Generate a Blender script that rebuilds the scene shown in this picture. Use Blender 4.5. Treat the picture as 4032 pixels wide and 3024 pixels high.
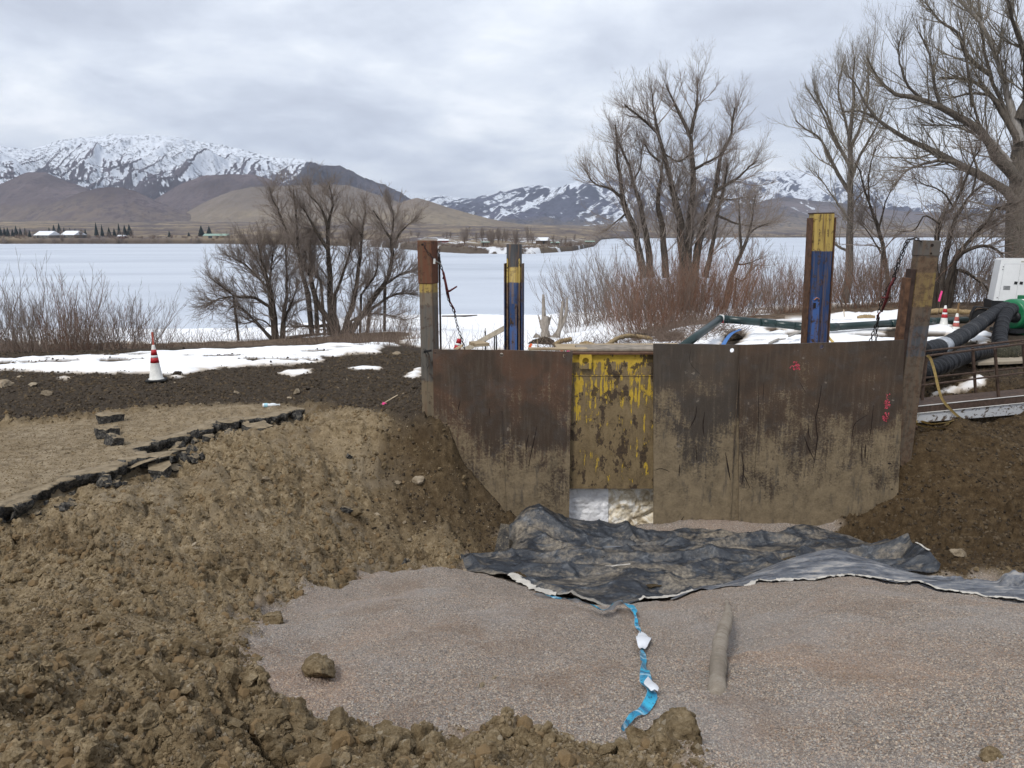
import bpy, bmesh, math, random
import numpy as np
from mathutils import Vector, Matrix, Euler
from mathutils.geometry import tessellate_polygon

for _o in list(bpy.data.objects):
    bpy.data.objects.remove(_o)
SC = bpy.context.scene
COL = SC.collection
R = math.radians

# ------------------------------------------------------------------ camera
F_PX, CX, CY, HORIZON = 3029.0, 2016.0, 1512.0, 920.0      # full-size pixels of a 4032 x 3024 frame
PITCH = math.atan((CY - HORIZON) / F_PX)
EYE = 2.9                                                  # metres above the flat bank
cam_d = bpy.data.cameras.new('camera')
cam_d.sensor_width = 36.0
cam_d.lens = 36.0 * F_PX / 4032.0
cam_d.clip_start = 0.05
cam_d.clip_end = 60000
cam = bpy.data.objects.new('camera', cam_d)
cam.location = (0, 0, EYE)
cam.rotation_euler = (math.pi / 2 - PITCH, 0, 0)
COL.objects.link(cam)
SC.camera = cam

# ------------------------------------------------------------------ sky, sun, exposure
SUN_EL, SUN_AZ = R(50), R(-150)          # sun behind the clouds, high, behind the left shoulder
w = bpy.data.worlds.new('World'); SC.world = w; w.use_nodes = True
nt = w.node_tree; nt.nodes.clear()
def wn(t): return nt.nodes.new(t)
out = wn('ShaderNodeOutputWorld')
sky = wn('ShaderNodeTexSky'); sky.sky_type = 'NISHITA'; sky.sun_disc = False
sky.sun_elevation = SUN_EL; sky.sun_rotation = SUN_AZ
bg1 = wn('ShaderNodeBackground'); bg1.inputs['Strength'].default_value = 0.1
nt.links.new(sky.outputs[0], bg1.inputs['Color'])
tc = wn('ShaderNodeTexCoord'); sx = wn('ShaderNodeSeparateXYZ')
nt.links.new(tc.outputs['Generated'], sx.inputs[0])
def wm(op, a, b=None, c=None):
    n = wn('ShaderNodeMath'); n.operation = op
    for i, v in enumerate((a, b, c)):
        if v is None: continue
        if isinstance(v, (int, float)): n.inputs[i].default_value = v
        else: nt.links.new(v, n.inputs[i])
    return n.outputs[0]
zz = wm('ADD', wm('MAXIMUM', sx.outputs[2], 0.0), 0.26)
cx_ = wm('DIVIDE', sx.outputs[0], zz); cy_ = wm('DIVIDE', sx.outputs[1], zz)
cb = wn('ShaderNodeCombineXYZ'); nt.links.new(cx_, cb.inputs[0]); nt.links.new(cy_, cb.inputs[1])
def wnoise(scale, detail, rough, off, dist=0.0):
    mp = wn('ShaderNodeMapping'); mp.inputs['Location'].default_value = off
    nt.links.new(cb.outputs[0], mp.inputs[0])
    n = wn('ShaderNodeTexNoise'); n.inputs['Scale'].default_value = scale
    n.inputs['Detail'].default_value = detail; n.inputs['Roughness'].default_value = rough
    n.inputs['Distortion'].default_value = dist
    nt.links.new(mp.outputs[0], n.inputs['Vector']); return n.outputs[0]
def wramp(fac, stops):
    n = wn('ShaderNodeValToRGB'); r = n.color_ramp
    while len(r.elements) < len(stops): r.elements.new(0.5)
    for e, (p, c) in zip(r.elements, stops): e.position = p; e.color = (*c, 1)
    nt.links.new(fac, n.inputs[0]); return n.outputs[0]
n1 = wnoise(1.25, 8, 0.55, (3.1, 1.7, 0.4), 0.35)
n2 = wnoise(3.4, 8, 0.58, (7.7, -2.2, 1.9), 0.25)
nn = wm('ADD', wm('MULTIPLY', n1, 0.68), wm('MULTIPLY', n2, 0.32))
ccol = wramp(nn, [(0.38, (0.44, 0.475, 0.55)), (0.455, (0.52, 0.56, 0.635)), (0.51, (0.61, 0.65, 0.72)), (0.56, (0.70, 0.735, 0.785)), (0.63, (0.87, 0.885, 0.91))])
bg2 = wn('ShaderNodeBackground'); bg2.inputs['Strength'].default_value = 1.0
nt.links.new(ccol, bg2.inputs['Color'])
thin = wramp(nn, [(0.42, (0.99,) * 3), (0.7, (0.9,) * 3)])
mx = wn('ShaderNodeMixShader'); nt.links.new(thin, mx.inputs[0])
nt.links.new(bg1.outputs[0], mx.inputs[1]); nt.links.new(bg2.outputs[0], mx.inputs[2])
nt.links.new(mx.outputs[0], out.inputs['Surface'])

sun_d = bpy.data.lights.new('sun', 'SUN'); sun_d.energy = 1.5; sun_d.angle = R(14); sun_d.color = (1.0, 0.96, 0.9)
sun = bpy.data.objects.new('sun', sun_d); COL.objects.link(sun)
_sd = Vector((math.sin(SUN_AZ) * math.cos(SUN_EL), math.cos(SUN_AZ) * math.cos(SUN_EL), math.sin(SUN_EL)))
sun.rotation_euler = (-_sd).to_track_quat('-Z', 'Y').to_euler()
sun.location = (0, 0, 40)
vs = SC.view_settings
vs.view_transform = 'Standard'; vs.look = 'None'; vs.exposure = 0.58; vs.gamma = 1.0; vs.use_curve_mapping = False
SC.cycles.use_denoising = True
SC.cycles.max_bounces = 5; SC.cycles.diffuse_bounces = 2; SC.cycles.glossy_bounces = 2
SC.cycles.transparent_max_bounces = 8; SC.cycles.volume_bounces = 0
SC.cycles.use_adaptive_sampling = True; SC.cycles.adaptive_threshold = 0.02

# ------------------------------------------------------------------ pixel -> place helpers
CP, SP = math.cos(PITCH), math.sin(PITCH)
def ray(px, py):
    u = (px - CX) / F_PX; v = (CY - py) / F_PX
    return np.array((u, CP + v * SP, -SP + v * CP))
def atY(px, py, Y):
    d = ray(px, py); t = Y / d[1]
    return np.array((d[0] * t, Y, EYE + d[2] * t))
def atZ(px, py, z):
    d = ray(px, py); t = (z - EYE) / d[2]
    return np.array((d[0] * t, d[1] * t, z))
def mpp(Y): return Y / F_PX                      # metres per full-size pixel at depth Y

# ------------------------------------------------------------------ noise (numpy)
def _h(ix, iy, s):
    n = (ix.astype(np.int64) * 374761393 + iy.astype(np.int64) * 668265263 + s * 1442695041) & 0xffffffff
    n = ((n ^ (n >> 13)) * 1274126177) & 0xffffffff
    n = ((n ^ (n >> 16)) * 2246822519) & 0xffffffff
    n = n ^ (n >> 15)
    return (n & 0xffffff) / float(0x1000000)
def vnoise(x, y, s=0):
    ix = np.floor(x); iy = np.floor(y); fx = x - ix; fy = y - iy
    fx = fx * fx * fx * (fx * (fx * 6 - 15) + 10); fy = fy * fy * fy * (fy * (fy * 6 - 15) + 10)
    ix = ix.astype(np.int64); iy = iy.astype(np.int64)
    a = _h(ix, iy, s); b = _h(ix + 1, iy, s); c = _h(ix, iy + 1, s); d = _h(ix + 1, iy + 1, s)
    return ((a + (b - a) * fx) * (1 - fy) + (c + (d - c) * fx) * fy) * 2 - 1
def fbm(x, y, o=4, s=0, g=0.5, lac=2.07):
    r = 0; a = 1.0; t = 0
    for i in range(o):
        r = r + a * vnoise(x, y, s + i * 17); t += a; a *= g; x = x * lac + 11.3; y = y * lac - 7.1
    return r / t
def ridged(x, y, o=5, s=0, g=0.55):
    r = 0; a = 1.0; t = 0
    for i in range(o):
        r = r + a * (1 - np.abs(vnoise(x, y, s + i * 31))) ** 2; t += a; a *= g; x = x * 2.1 + 3.7; y = y * 2.1 - 5.2
    return r / t
def clods(x, y, cell, s, dens=0.7, r0=0.3, r1=0.62):
    """height of half-buried irregular lumps, one try per jittered cell"""
    X = x / cell + 0.28 * vnoise(x / cell * 2.3, y / cell * 2.3, s + 5); Y = y / cell + 0.28 * vnoise(x / cell * 2.3 + 9, y / cell * 2.3, s + 6)
    ix = np.floor(X).astype(np.int64); iy = np.floor(Y).astype(np.int64); best = np.zeros_like(X)
    for dx in (-1, 0, 1):
        for dy in (-1, 0, 1):
            jx = ix + dx; jy = iy + dy
            px = jx + 0.15 + 0.7 * _h(jx, jy, s); py = jy + 0.15 + 0.7 * _h(jx, jy, s + 1)
            rr = (r0 + (r1 - r0) * _h(jx, jy, s + 2) ** 2) * (_h(jx, jy, s + 3) < dens)
            th = _h(jx, jy, s + 4) * 3.14159; c = np.cos(th); n = np.sin(th)
            ax = (X - px) * c + (Y - py) * n; ay = (-(X - px) * n + (Y - py) * c) * 1.35
            q = 1 - (ax * ax + ay * ay) / np.maximum(rr * rr, 1e-6)
            best = np.maximum(best, rr * np.sqrt(np.maximum(q, 0)))
    return best * cell
def sstep(a, b, x):
    t = np.clip((x - a) / (b - a), 0, 1); return t * t * (3 - 2 * t)
def nrm(v):
    return v / np.maximum(np.linalg.norm(v, axis=-1, keepdims=True), 1e-9)

# ------------------------------------------------------------------ mesh helpers
def mesh_np(name, V, F, smooth=True):
    """V (N,3), F (M,k) all faces of one size"""
    V = np.asarray(V, dtype=np.float32); F = np.asarray(F, dtype=np.int32)
    me = bpy.data.meshes.new(name)
    me.vertices.add(len(V)); me.vertices.foreach_set('co', V.ravel())
    k = F.shape[1]; me.loops.add(F.size); me.loops.foreach_set('vertex_index', F.ravel())
    me.polygons.add(len(F)); me.polygons.foreach_set('loop_start', np.arange(0, F.size, k, dtype=np.int32))
    if smooth: me.polygons.foreach_set('use_smooth', np.ones(len(F), dtype=bool))
    me.update(calc_edges=True)
    return me
def grid_faces(nr, nc):
    i = np.arange(nr - 1)[:, None] * nc + np.arange(nc - 1)[None, :]
    return np.stack([i, i + 1, i + 1 + nc, i + nc], -1).reshape(-1, 4)
def obj(name, me, mat=None, parent=None):
    o = bpy.data.objects.new(name, me); COL.objects.link(o)
    if mat is not None and me is not None:
        me.materials.clear()
        for m in (mat if isinstance(mat, (list, tuple)) else [mat]): me.materials.append(m)
    if parent is not None: o.parent = parent
    return o
def tag(o, label=None, cat=None, group=None, kind=None):
    if label: o['label'] = label
    if cat: o['category'] = cat
    if group: o['group'] = group
    if kind: o['kind'] = kind
    return o
def thing(name, label, cat, loc=(0, 0, 0), rot=(0, 0, 0), group=None):
    o = bpy.data.objects.new(name, None); o.empty_display_size = 0.1; COL.objects.link(o)
    o.location = loc; o.rotation_euler = rot
    return tag(o, label, cat, group)
def copy_tree(o, parent=None):
    c = o.copy(); COL.objects.link(c); c.parent = parent
    for ch in list(o.children): copy_tree(ch, c)
    return c
class MB:
    """collects shapes in a bmesh"""
    def __init__(s): s.bm = bmesh.new()
    def box(s, c, d, rot=(0, 0, 0), bev=0.0):
        r = bmesh.ops.create_cube(s.bm, size=1.0); vs = r['verts']
        bmesh.ops.scale(s.bm, vec=d, verts=vs)
        if bev > 0:
            es = list({e for v in vs for e in v.link_edges})
            rr = bmesh.ops.bevel(s.bm, geom=es, offset=bev, segments=2, affect='EDGES', profile=0.5); vs = list({v for f in rr['faces'] for v in f.verts} | {v for v in vs if v.is_valid})
        M = Matrix.Translation(c) @ Euler(rot).to_matrix().to_4x4()
        bmesh.ops.transform(s.bm, matrix=M, verts=vs); return s
    def tube(s, pts, rad, n=8, caps=True):
        pts = [Vector(p) for p in pts]; rad = [rad] * len(pts) if isinstance(rad, (int, float)) else rad
        rings = []; up = None
        for i, p in enumerate(pts):
            t = (pts[min(i + 1, len(pts) - 1)] - pts[max(i - 1, 0)]).normalized()
            if up is None: up = t.orthogonal().normalized()
            else: up = (up - t * up.dot(t)); up = up.normalized() if up.length > 1e-6 else t.orthogonal().normalized()
            b = t.cross(up)
            rings.append([s.bm.verts.new(p + (up * math.cos(a) + b * math.sin(a)) * rad[i]) for a in [2 * math.pi * k / n for k in range(n)]])
        for a, b in zip(rings, rings[1:]):
            for k in range(n): s.bm.faces.new((a[k], a[(k + 1) % n], b[(k + 1) % n], b[k]))
        if caps: s.bm.faces.new(list(reversed(rings[0]))); s.bm.faces.new(rings[-1])
        return s
    def lathe(s, prof, n=24, c=(0, 0, 0)):
        rings = [[s.bm.verts.new((c[0] + r * math.cos(a), c[1] + r * math.sin(a), c[2] + z)) for a in [2 * math.pi * k / n for k in range(n)]] for r, z in prof]
        for a, b in zip(rings, rings[1:]):
            for k in range(n): s.bm.faces.new((a[k], a[(k + 1) % n], b[(k + 1) % n], b[k]))
        s.bm.faces.new(list(reversed(rings[0]))); s.bm.faces.new(rings[-1]); return s
    def prism(s, outline, holes, y0, y1):
        """outline/holes as (x,z) loops, extruded from y0 to y1"""
        loops = [outline] + list(holes)
        tris = tessellate_polygon([[Vector((a, b, 0)) for a, b in l] for l in loops])
        flat = [p for l in loops for p in l]
        A = [s.bm.verts.new((a, y0, b)) for a, b in flat]; B = [s.bm.verts.new((a, y1, b)) for a, b in flat]
        for t in tris:
            s.bm.faces.new([A[i] for i in t]); s.bm.faces.new([B[i] for i in reversed(t)])
        k = 0
        for l in loops:
            for i in range(len(l)):
                j = (i + 1) % len(l); s.bm.faces.new((A[k + i], A[k + j], B[k + j], B[k + i]))
            k += len(l)
        bmesh.ops.recalc_face_normals(s.bm, faces=s.bm.faces[:]); return s
    def faces(s, V, F):
        v = [s.bm.verts.new(p) for p in V]
        for f in F: s.bm.faces.new([v[i] for i in f])
        return s
    def build(s, name, mat=None, parent=None, smooth=False, loc=None):
        bmesh.ops.recalc_face_normals(s.bm, faces=s.bm.faces[:])
        me = bpy.data.meshes.new(name); s.bm.to_mesh(me); s.bm.free()
        if smooth: me.polygons.foreach_set('use_smooth', np.ones(len(me.polygons), dtype=bool))
        o = obj(name, me, mat, parent)
        if loc is not None: o.location = loc
        return o
def circ(cx, cz, r, n=16): return [(cx + r * math.cos(2 * math.pi * k / n), cz + r * math.sin(2 * math.pi * k / n)) for k in range(n)]
def crom(P, n):
    """Catmull-Rom resample of a polyline to n points"""
    P = np.asarray(P, float)
    if len(P) == 2: return P[0] + (P[1] - P[0]) * np.linspace(0, 1, n)[:, None]
    d = np.r_[0, np.cumsum(np.linalg.norm(np.diff(P, axis=0), axis=1))]; t = np.linspace(0, d[-1], n)
    Q = np.vstack([2 * P[0] - P[1], P, 2 * P[-1] - P[-2]]); outp = []
    for tt in t:
        i = min(max(np.searchsorted(d, tt) - 1, 0), len(P) - 2); f = (tt - d[i]) / max(d[i + 1] - d[i], 1e-9)
        a, b, c, e = Q[i], Q[i + 1], Q[i + 2], Q[i + 3]
        outp.append(0.5 * (2 * b + (c - a) * f + (2 * a - 5 * b + 4 * c - e) * f * f + (3 * b - a - 3 * c + e) * f ** 3))
    return np.array(outp)

# ------------------------------------------------------------------ material helpers
class G:
    def __init__(s, name, rough=0.8, metal=0.0, spec=0.3):
        s.m = bpy.data.materials.new(name); s.m.use_nodes = True; s.t = s.m.node_tree
        s.b = s.t.nodes['Principled BSDF']; s.b.inputs['Roughness'].default_value = rough; s.b.inputs['Metallic'].default_value = metal
        s.b.inputs['Specular IOR Level'].default_value = spec
    def n(s, t): return s.t.nodes.new(t)
    def put(s, sock, v):
        if isinstance(v, bpy.types.NodeSocket): s.t.links.new(v, sock)
        elif isinstance(v, (tuple, list)) and len(v) == 3 and sock.type == 'RGBA': sock.default_value = (*v, 1)
        else: sock.default_value = v
    def coord(s, which='Object', scale=(1, 1, 1), loc=(0, 0, 0), rot=(0, 0, 0)):
        if which == 'Position': src = s.n('ShaderNodeNewGeometry').outputs['Position']
        else: src = s.n('ShaderNodeTexCoord').outputs[which]
        mp = s.n('ShaderNodeMapping'); mp.inputs['Scale'].default_value = scale; mp.inputs['Location'].default_value = loc; mp.inputs['Rotation'].default_value = rot
        s.t.links.new(src, mp.inputs[0]); return mp.outputs[0]
    def noise(s, vec, scale=5, detail=4, rough=0.55, dist=0.0):
        x = s.n('ShaderNodeTexNoise'); s.put(x.inputs['Vector'], vec); x.inputs['Scale'].default_value = scale
        x.inputs['Detail'].default_value = detail; x.inputs['Roughness'].default_value = rough; x.inputs['Distortion'].default_value = dist
        return x.outputs[0]
    def vor(s, vec, scale=5, feature='F1', out='Distance', rnd=1.0):
        x = s.n('ShaderNodeTexVoronoi'); x.feature = feature; s.put(x.inputs['Vector'], vec); x.inputs['Scale'].default_value = scale
        x.inputs['Randomness'].default_value = rnd
        return x.outputs[out]
    def ramp(s, fac, stops, interp='LINEAR'):
        x = s.n('ShaderNodeValToRGB'); r = x.color_ramp; r.interpolation = interp
        while len(r.elements) < len(stops): r.elements.new(0.5)
        for e, (p, c) in zip(r.elements, stops):
            e.position = p; c = (c, c, c) if isinstance(c, (int, float)) else c; e.color = (*c, 1)
        s.put(x.inputs[0], fac); return x.outputs[0]
    def mix(s, fac, a, b, mode='MIX'):
        x = s.n('ShaderNodeMix'); x.data_type = 'RGBA'; x.blend_type = mode
        s.put(x.inputs[0], fac); s.put(x.inputs[6], a); s.put(x.inputs[7], b); return x.outputs[2]
    def math(s, op, a, b=0.0, clamp=False):
        x = s.n('ShaderNodeMath'); x.operation = op; x.use_clamp = clamp; s.put(x.inputs[0], a); s.put(x.inputs[1], b); return x.outputs[0]
    def sep(s, vec):
        x = s.n('ShaderNodeSeparateXYZ'); s.put(x.inputs[0], vec); return x.outputs
    def attr(s, name):
        x = s.n('ShaderNodeAttribute'); x.attribute_name = name; return x.outputs
    def sepc(s, col):
        x = s.n('ShaderNodeSeparateColor'); s.put(x.inputs[0], col); return x.outputs
    def normal(s): return s.n('ShaderNodeNewGeometry').outputs['Normal']
    def rand(s): return s.n('ShaderNodeObjectInfo').outputs['Random']
    def bump(s, h, strength=0.5, dist=0.02):
        x = s.n('ShaderNodeBump'); x.inputs['Strength'].default_value = strength; x.inputs['Distance'].default_value = dist
        s.put(x.inputs['Height'], h); s.t.links.new(x.outputs[0], s.b.inputs['Normal'])
    def col(s, c): s.put(s.b.inputs['Base Color'], c)
    def rough(s, r): s.put(s.b.inputs['Roughness'], r)
def simple(name, c, rough=0.7, metal=0.0, var=0.25, scale=12.0, bump=0.15, spec=0.3, bd=0.01):
    g = G(name, rough, metal, spec); v = g.coord('Object'); f = g.noise(v, scale, 5, 0.6)
    dk = tuple(x * (1 - var) for x in c); lt = tuple(min(1, x * (1 + var)) for x in c)
    g.col(g.ramp(f, [(0.3, dk), (0.7, lt)]))
    if bump: g.bump(g.noise(v, scale * 4, 4, 0.6), bump, bd)
    return g.m
# ================================================================== LAND
LAKE_Z = -10.1
def ramp_z(Y): return 1.9625 - 0.375 * Y
CT = []                                           # terrain control points
def cY(*L):
    for px, py, Y in L: CT.append(atY(px, py, Y))
def cZ(z, *L):
    for px, py in L: CT.append(atZ(px, py, z))
cZ(0.0, (0, 1800), (0, 1677), (300, 1650), (650, 1600), (1000, 1590), (0, 1480), (500, 1500), (1000, 1480), (1400, 1450), (1650, 1450),
   (0, 2018), (140, 1961), (284, 1907), (546, 1830), (676, 1812), (840, 1700), (1107, 1645), (1199, 1618), (-400, 2018), (-400, 1700), (-400, 1480),
   (1500, 1580), (1400, 1560), (300, 1800), (600, 1700))
cY((1600, 1640, 11.7), (1690, 1650, 11.4), (1760, 1740, 11.35), (1850, 1900, 11.35), (1950, 2000, 11.35), (1990, 2045, 11.3), (2000, 2110, 10.9),
   (800, 2000, 8.5), (1200, 2000, 9.6), (1500, 1900, 10.8), (1300, 1800, 10.9), (1300, 2200, 8.4), (1600, 2150, 9.9), (500, 2100, 7.5), (500, 2300, 6.2),
   (1000, 1800, 10.0), (1650, 1800, 11.2), (1450, 1720, 11.4), (1100, 2200, 7.75), (900, 1950, 8.95),
   (0, 2250, 6.7), (0, 2480, 5.2), (500, 2480, 5.2), (0, 2700, 3.6), (0, 2950, 2.45), (-400, 2480, 5.2), (-400, 2800, 3.1), (-400, 2250, 6.7))
cZ(-0.5, (1000, 2400)); cZ(-0.85, (1290, 2320)); cZ(-1.1, (1450, 2285)); cZ(-1.45, (1780, 2235))
cY((1700, 2262, 8.6), (1400, 2400, 7.2), (1900, 2310, 8.2), (2100, 2350, 8.1), (2420, 2395, 8.1), (2560, 2385, 8.25), (2900, 2320, 8.4), (3300, 2280, 8.5), (3700, 2330, 8.3), (4032, 2380, 7.9))
for x, y in ((-1.4, 4.4), (0, 4.4), (2.2, 4.4), (3.6, 4.4), (-1, 3), (1, 3), (2.6, 3), (-1, 1.8), (1, 1.8), (0, 0.8), (-3, 1.8), (-3, 0.8), (3, 1.8), (3, 0.8), (-0.8, 6), (0.4, 6), (3.5, 6), (5, 6), (5, 4.4), (5, 3), (5, 1.5)):
    CT.append(np.array((x, y, ramp_z(y) + (0.06 if x > 2 else 0.0))))
for x, y in ((1.15, 6.0), (1.0, 5.0), (1.1, 7.0)): CT.append(np.array((x, y, ramp_z(y) - 0.12)))
for x, y, z in ((-0.2, 10.2, -1.62), (1.5, 10.3, -1.66), (3.2, 10.3, -1.62), (0.4, 11.3, -1.65), (2, 11.4, -1.62), (4, 11.3, -1.6), (4.4, 10.2, -1.5), (1.0, 9.2, -1.6), (3, 9.3, -1.5), (4.6, 9.2, -1.4)):
    CT.append(np.array((x, y, z)))
cY((3540, 1990, 11.3), (3400, 2085, 11.2), (3700, 2000, 10.9), (4032, 2000, 10.4), (4032, 1820, 11.2), (3700, 1790, 11.6), (4032, 1715, 11.85), (3600, 1740, 11.75), (4032, 2290, 8.6), (3700, 2230, 9.2), (4400, 2250, 8.6), (4400, 1700, 12), (4400, 1950, 10.4), (3560, 1720, 11.75))
for x, y, z in ((6.3, 12.5, -0.3), (8.5, 13.0, -0.28), (11, 13.4, -0.25), (6.6, 14.2, 0.0), (9, 14.6, 0.05), (12, 14.8, 0.1), (7, 16, 0.1), (11, 17, 0.15), (7, 20, 0.2), (12, 21, 0.25), (4, 17.5, 0.1), (2, 18, -0.05), (0, 18, -0.05), (-2.6, 13.5, 0), (-2, 16, 0),
                (-4, 19, 0), (-9, 18, 0), (-14, 18, 0), (-14, 12, 0), (-14, 6, 0.1), (0, 13.2, 0.0), (2, 13.2, 0.0), (4.5, 13.2, 0.0), (2, 15, 0), (-9, 3, 0.6), (9, 3, 0.9), (9, 6.5, -0.3), (12, 9, -0.8)):
    CT.append(np.array((x, y, z)))
CT = np.array(CT)
def _phi(d2): return 0.5 * d2 * np.log(d2 + 1e-9)
def fit_tps(P, lam=0.02):
    n = len(P); D = ((P[:, None, :2] - P[None, :, :2]) ** 2).sum(-1)
    K = _phi(D) + lam * np.eye(n); Q = np.c_[np.ones(n), P[:, :2]]
    A = np.zeros((n + 3, n + 3)); A[:n, :n] = K; A[:n, n:] = Q; A[n:, :n] = Q.T
    s = np.linalg.solve(A, np.r_[P[:, 2], 0, 0, 0]); return P[:, :2].copy(), s
def ev_tps(T, x, y):
    C, s = T; x = np.asarray(x, float); y = np.asarray(y, float); r = s[-3] + s[-2] * x + s[-1] * y
    for (a, b), wgt in zip(C, s[:-3]): r = r + wgt * _phi((x - a) ** 2 + (y - b) ** 2)
    return r
TPS = fit_tps(CT)
EDGE_X = [-40, -12, -5, -3, -1.5, 2.2, 3.6, 5, 10, 16, 40]; EDGE_Y = [18, 18.6, 20, 19.6, 18.1, 18.2, 20.5, 22.8, 26, 30, 34]
def bank_edge(x): return np.interp(x, EDGE_X, EDGE_Y)
def zbase(x, y):
    x = np.asarray(x, float); y = np.asarray(y, float)
    zp = 0.25 * sstep(3, 9, x); z = ev_tps(TPS, np.clip(x, -15, 14), np.clip(y, 0.5, 22))
    pit = sstep(-1.35, -1.15, x) * sstep(5.4, 5.2, x) * sstep(11.42, 11.5, y) * sstep(14.6, 14.4, y); z = z * (1 - pit) - 1.8 * pit
    k = sstep(14.5, 18, y); z = z * (1 - k) + zp * k
    e = bank_edge(x); ye = 109 + 20 * sstep(-0.40, -0.12, x / np.maximum(y, 1.0)); q = np.clip((y - e) / (ye - e), 0, 1.3)
    return z - 10.5 * q
def hit(px, py, off=0.0):
    d = ray(px, py); t = np.geomspace(1.5, 130, 1500); z = zbase(d[0] * t, d[1] * t) + off
    below = (EYE + d[2] * t) < z; i = int(np.argmax(below)) if below.any() else len(t) - 1
    return np.array((d[0] * t[i], d[1] * t[i], z[i]))
def hitpoly(L): return np.array([hit(a, b)[:2] for a, b in L])
def sdf(poly, x, y):
    """signed distance to a polygon, positive inside"""
    d = np.full(x.shape, 1e9); ins = np.zeros(x.shape, bool)
    for (ax, ay), (bx, by) in zip(poly, np.roll(poly, -1, 0)):
        ex, ey = bx - ax, by - ay; t = np.clip(((x - ax) * ex + (y - ay) * ey) / max(ex * ex + ey * ey, 1e-9), 0, 1)
        d = np.minimum(d, (x - ax - t * ex) ** 2 + (y - ay - t * ey) ** 2)
        if by != ay:
            ins ^= ((ay > y) != (by > y)) & (x < ex * (y - ay) / (by - ay) + ax)
    return np.sqrt(d) * np.where(ins, 1, -1)
P_GRAVEL = hitpoly([(1000, 2400), (1100, 2365), (1290, 2320), (1450, 2287), (1700, 2252)])
P_GRAVEL = np.vstack([P_GRAVEL, [(-0.75, 9.2), (-0.1, 10.6), (0.3, 11.6), (5.0, 11.6), (4.9, 10.7), (5.0, 9.5), (5.4, 8.9), (6.2, 8.5), (9, 8.3), (12, 4), (6, 0.5)],
                      hitpoly([(2840, 3200), (2770, 3060), (2660, 3010), (2400, 2975), (2200, 2965), (1900, 2940), (1500, 2945), (1180, 2890), (1000, 2790), (900, 2630), (960, 2480)])])
P_ASPH_PX = [(-400, 2040), (0, 2018), (77, 2007), (138, 1961), (200, 1935), (284, 1907), (338, 1880), (420, 1860), (546, 1830), (620, 1815), (676, 1812), (640, 1788), (584, 1765), (661, 1742), (760, 1715), (838, 1690), (900, 1672), (961, 1661), (1050, 1655), (1107, 1642), (1150, 1625), (1199, 1612)]
P_ASPH = np.vstack([hitpoly(P_ASPH_PX), hitpoly([(1000, 1592), (653, 1612), (307, 1660), (0, 1690), (-400, 1720)])])
P_DARK = np.vstack([hitpoly([(-700, 1720), (0, 1677), (307, 1650), (653, 1604), (961, 1596), (1250, 1600), (1420, 1625), (1600, 1690), (1690, 1690)]), [(-1.0, 12.6), (-1.0, 19), (-30, 19), (-30, 12)]])
P_SNOWL = np.vstack([hitpoly([(-500, 1490), (0, 1460), (300, 1466), (560, 1468), (700, 1472), (760, 1452), (900, 1446), (1100, 1440), (1240, 1424), (1130, 1404), (1230, 1416), (1440, 1388), (1570, 1364), (1500, 1356), (1300, 1368), (1000, 1376), (800, 1388), (560, 1396), (330, 1408), (0, 1418)]), [(-16, 18.3), (-20, 16)]])
P_SNOWR = hitpoly([(2420, 1372), (2470, 1340), (2560, 1325), (2650, 1300), (2830, 1268), (3050, 1262), (3300, 1238), (3560, 1232), (3720, 1290), (3880, 1320), (3860, 1348), (3760, 1352), (3640, 1372), (3560, 1385), (3000, 1385), (2600, 1385), (2520, 1362)])
P_SNOWS = [hitpoly(L) for L in (
    [(1085, 1476), (1130, 1462), (1230, 1455), (1225, 1475), (1150, 1490)], [(1370, 1452), (1430, 1444), (1515, 1450), (1490, 1462), (1400, 1460)], [(1590, 1490), (1625, 1455), (1665, 1450), (1665, 1480), (1630, 1500)],
    [(640, 1485), (700, 1478), (740, 1486), (690, 1496)], [(3655, 1560), (3760, 1530), (3850, 1482), (3890, 1500), (3870, 1540), (3760, 1560), (3660, 1580)], [(3640, 1440), (3680, 1420), (3700, 1470), (3650, 1490)],
    [(3780, 1395), (3860, 1350), (3900, 1355), (3840, 1385)], [(2100, 1388), (2140, 1378), (2180, 1386), (2130, 1396)], [(220, 1492), (260, 1486), (290, 1494), (250, 1500)])]
P_HOLES = [hitpoly(L) for L in ([(2840, 1372), (2850, 1330), (2880, 1305), (2945, 1316), (2910, 1350), (2870, 1372)], [(3020, 1300), (3060, 1294), (3080, 1304), (3040, 1310)], [(2570, 1320), (2690, 1318), (2690, 1345), (2600, 1350)], [(3480, 1310), (3530, 1292), (3530, 1330), (3490, 1340)], [(3640, 1320), (3720, 1315), (3730, 1330), (3650, 1335)], [(3100, 1312), (3180, 1305), (3180, 1320), (3110, 1325)])]

# --- terrain grid: rows packed towards the camera, columns fan out from a point behind it
NC = 780
rows = np.r_[np.geomspace(1.15, 20, 540, endpoint=False), np.geomspace(20, 150, 110)]
NR = len(rows)
uu = np.linspace(-0.86, 0.86, NC)
TX = uu[None, :] * (rows[:, None] + 1.6); TY = np.repeat(rows[:, None], NC, 1)
TZ = zbase(TX, TY)
j1 = 0.10 * fbm(TX * 3.1, TY * 3.1, 3, 3); j2 = 0.22 * fbm(TX * 1.3, TY * 0.9, 4, 9)
d_gr = sdf(P_GRAVEL, TX, TY) + j1 * 2.6 + 0.10 * fbm(TX * 14, TY * 14, 2, 14); d_as = sdf(P_ASPH, TX, TY) + j1 * 0.6; d_dk = sdf(P_DARK, TX, TY) + j2 * 1.4
m_gr = sstep(-0.10, 0.12, d_gr); m_as = sstep(-0.03, 0.03, d_as)
m_dk = np.maximum(sstep(-0.25, 0.25, d_dk), sstep(14.2, 15.5, TY + j2)); m_dk *= (1 - m_gr)
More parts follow.
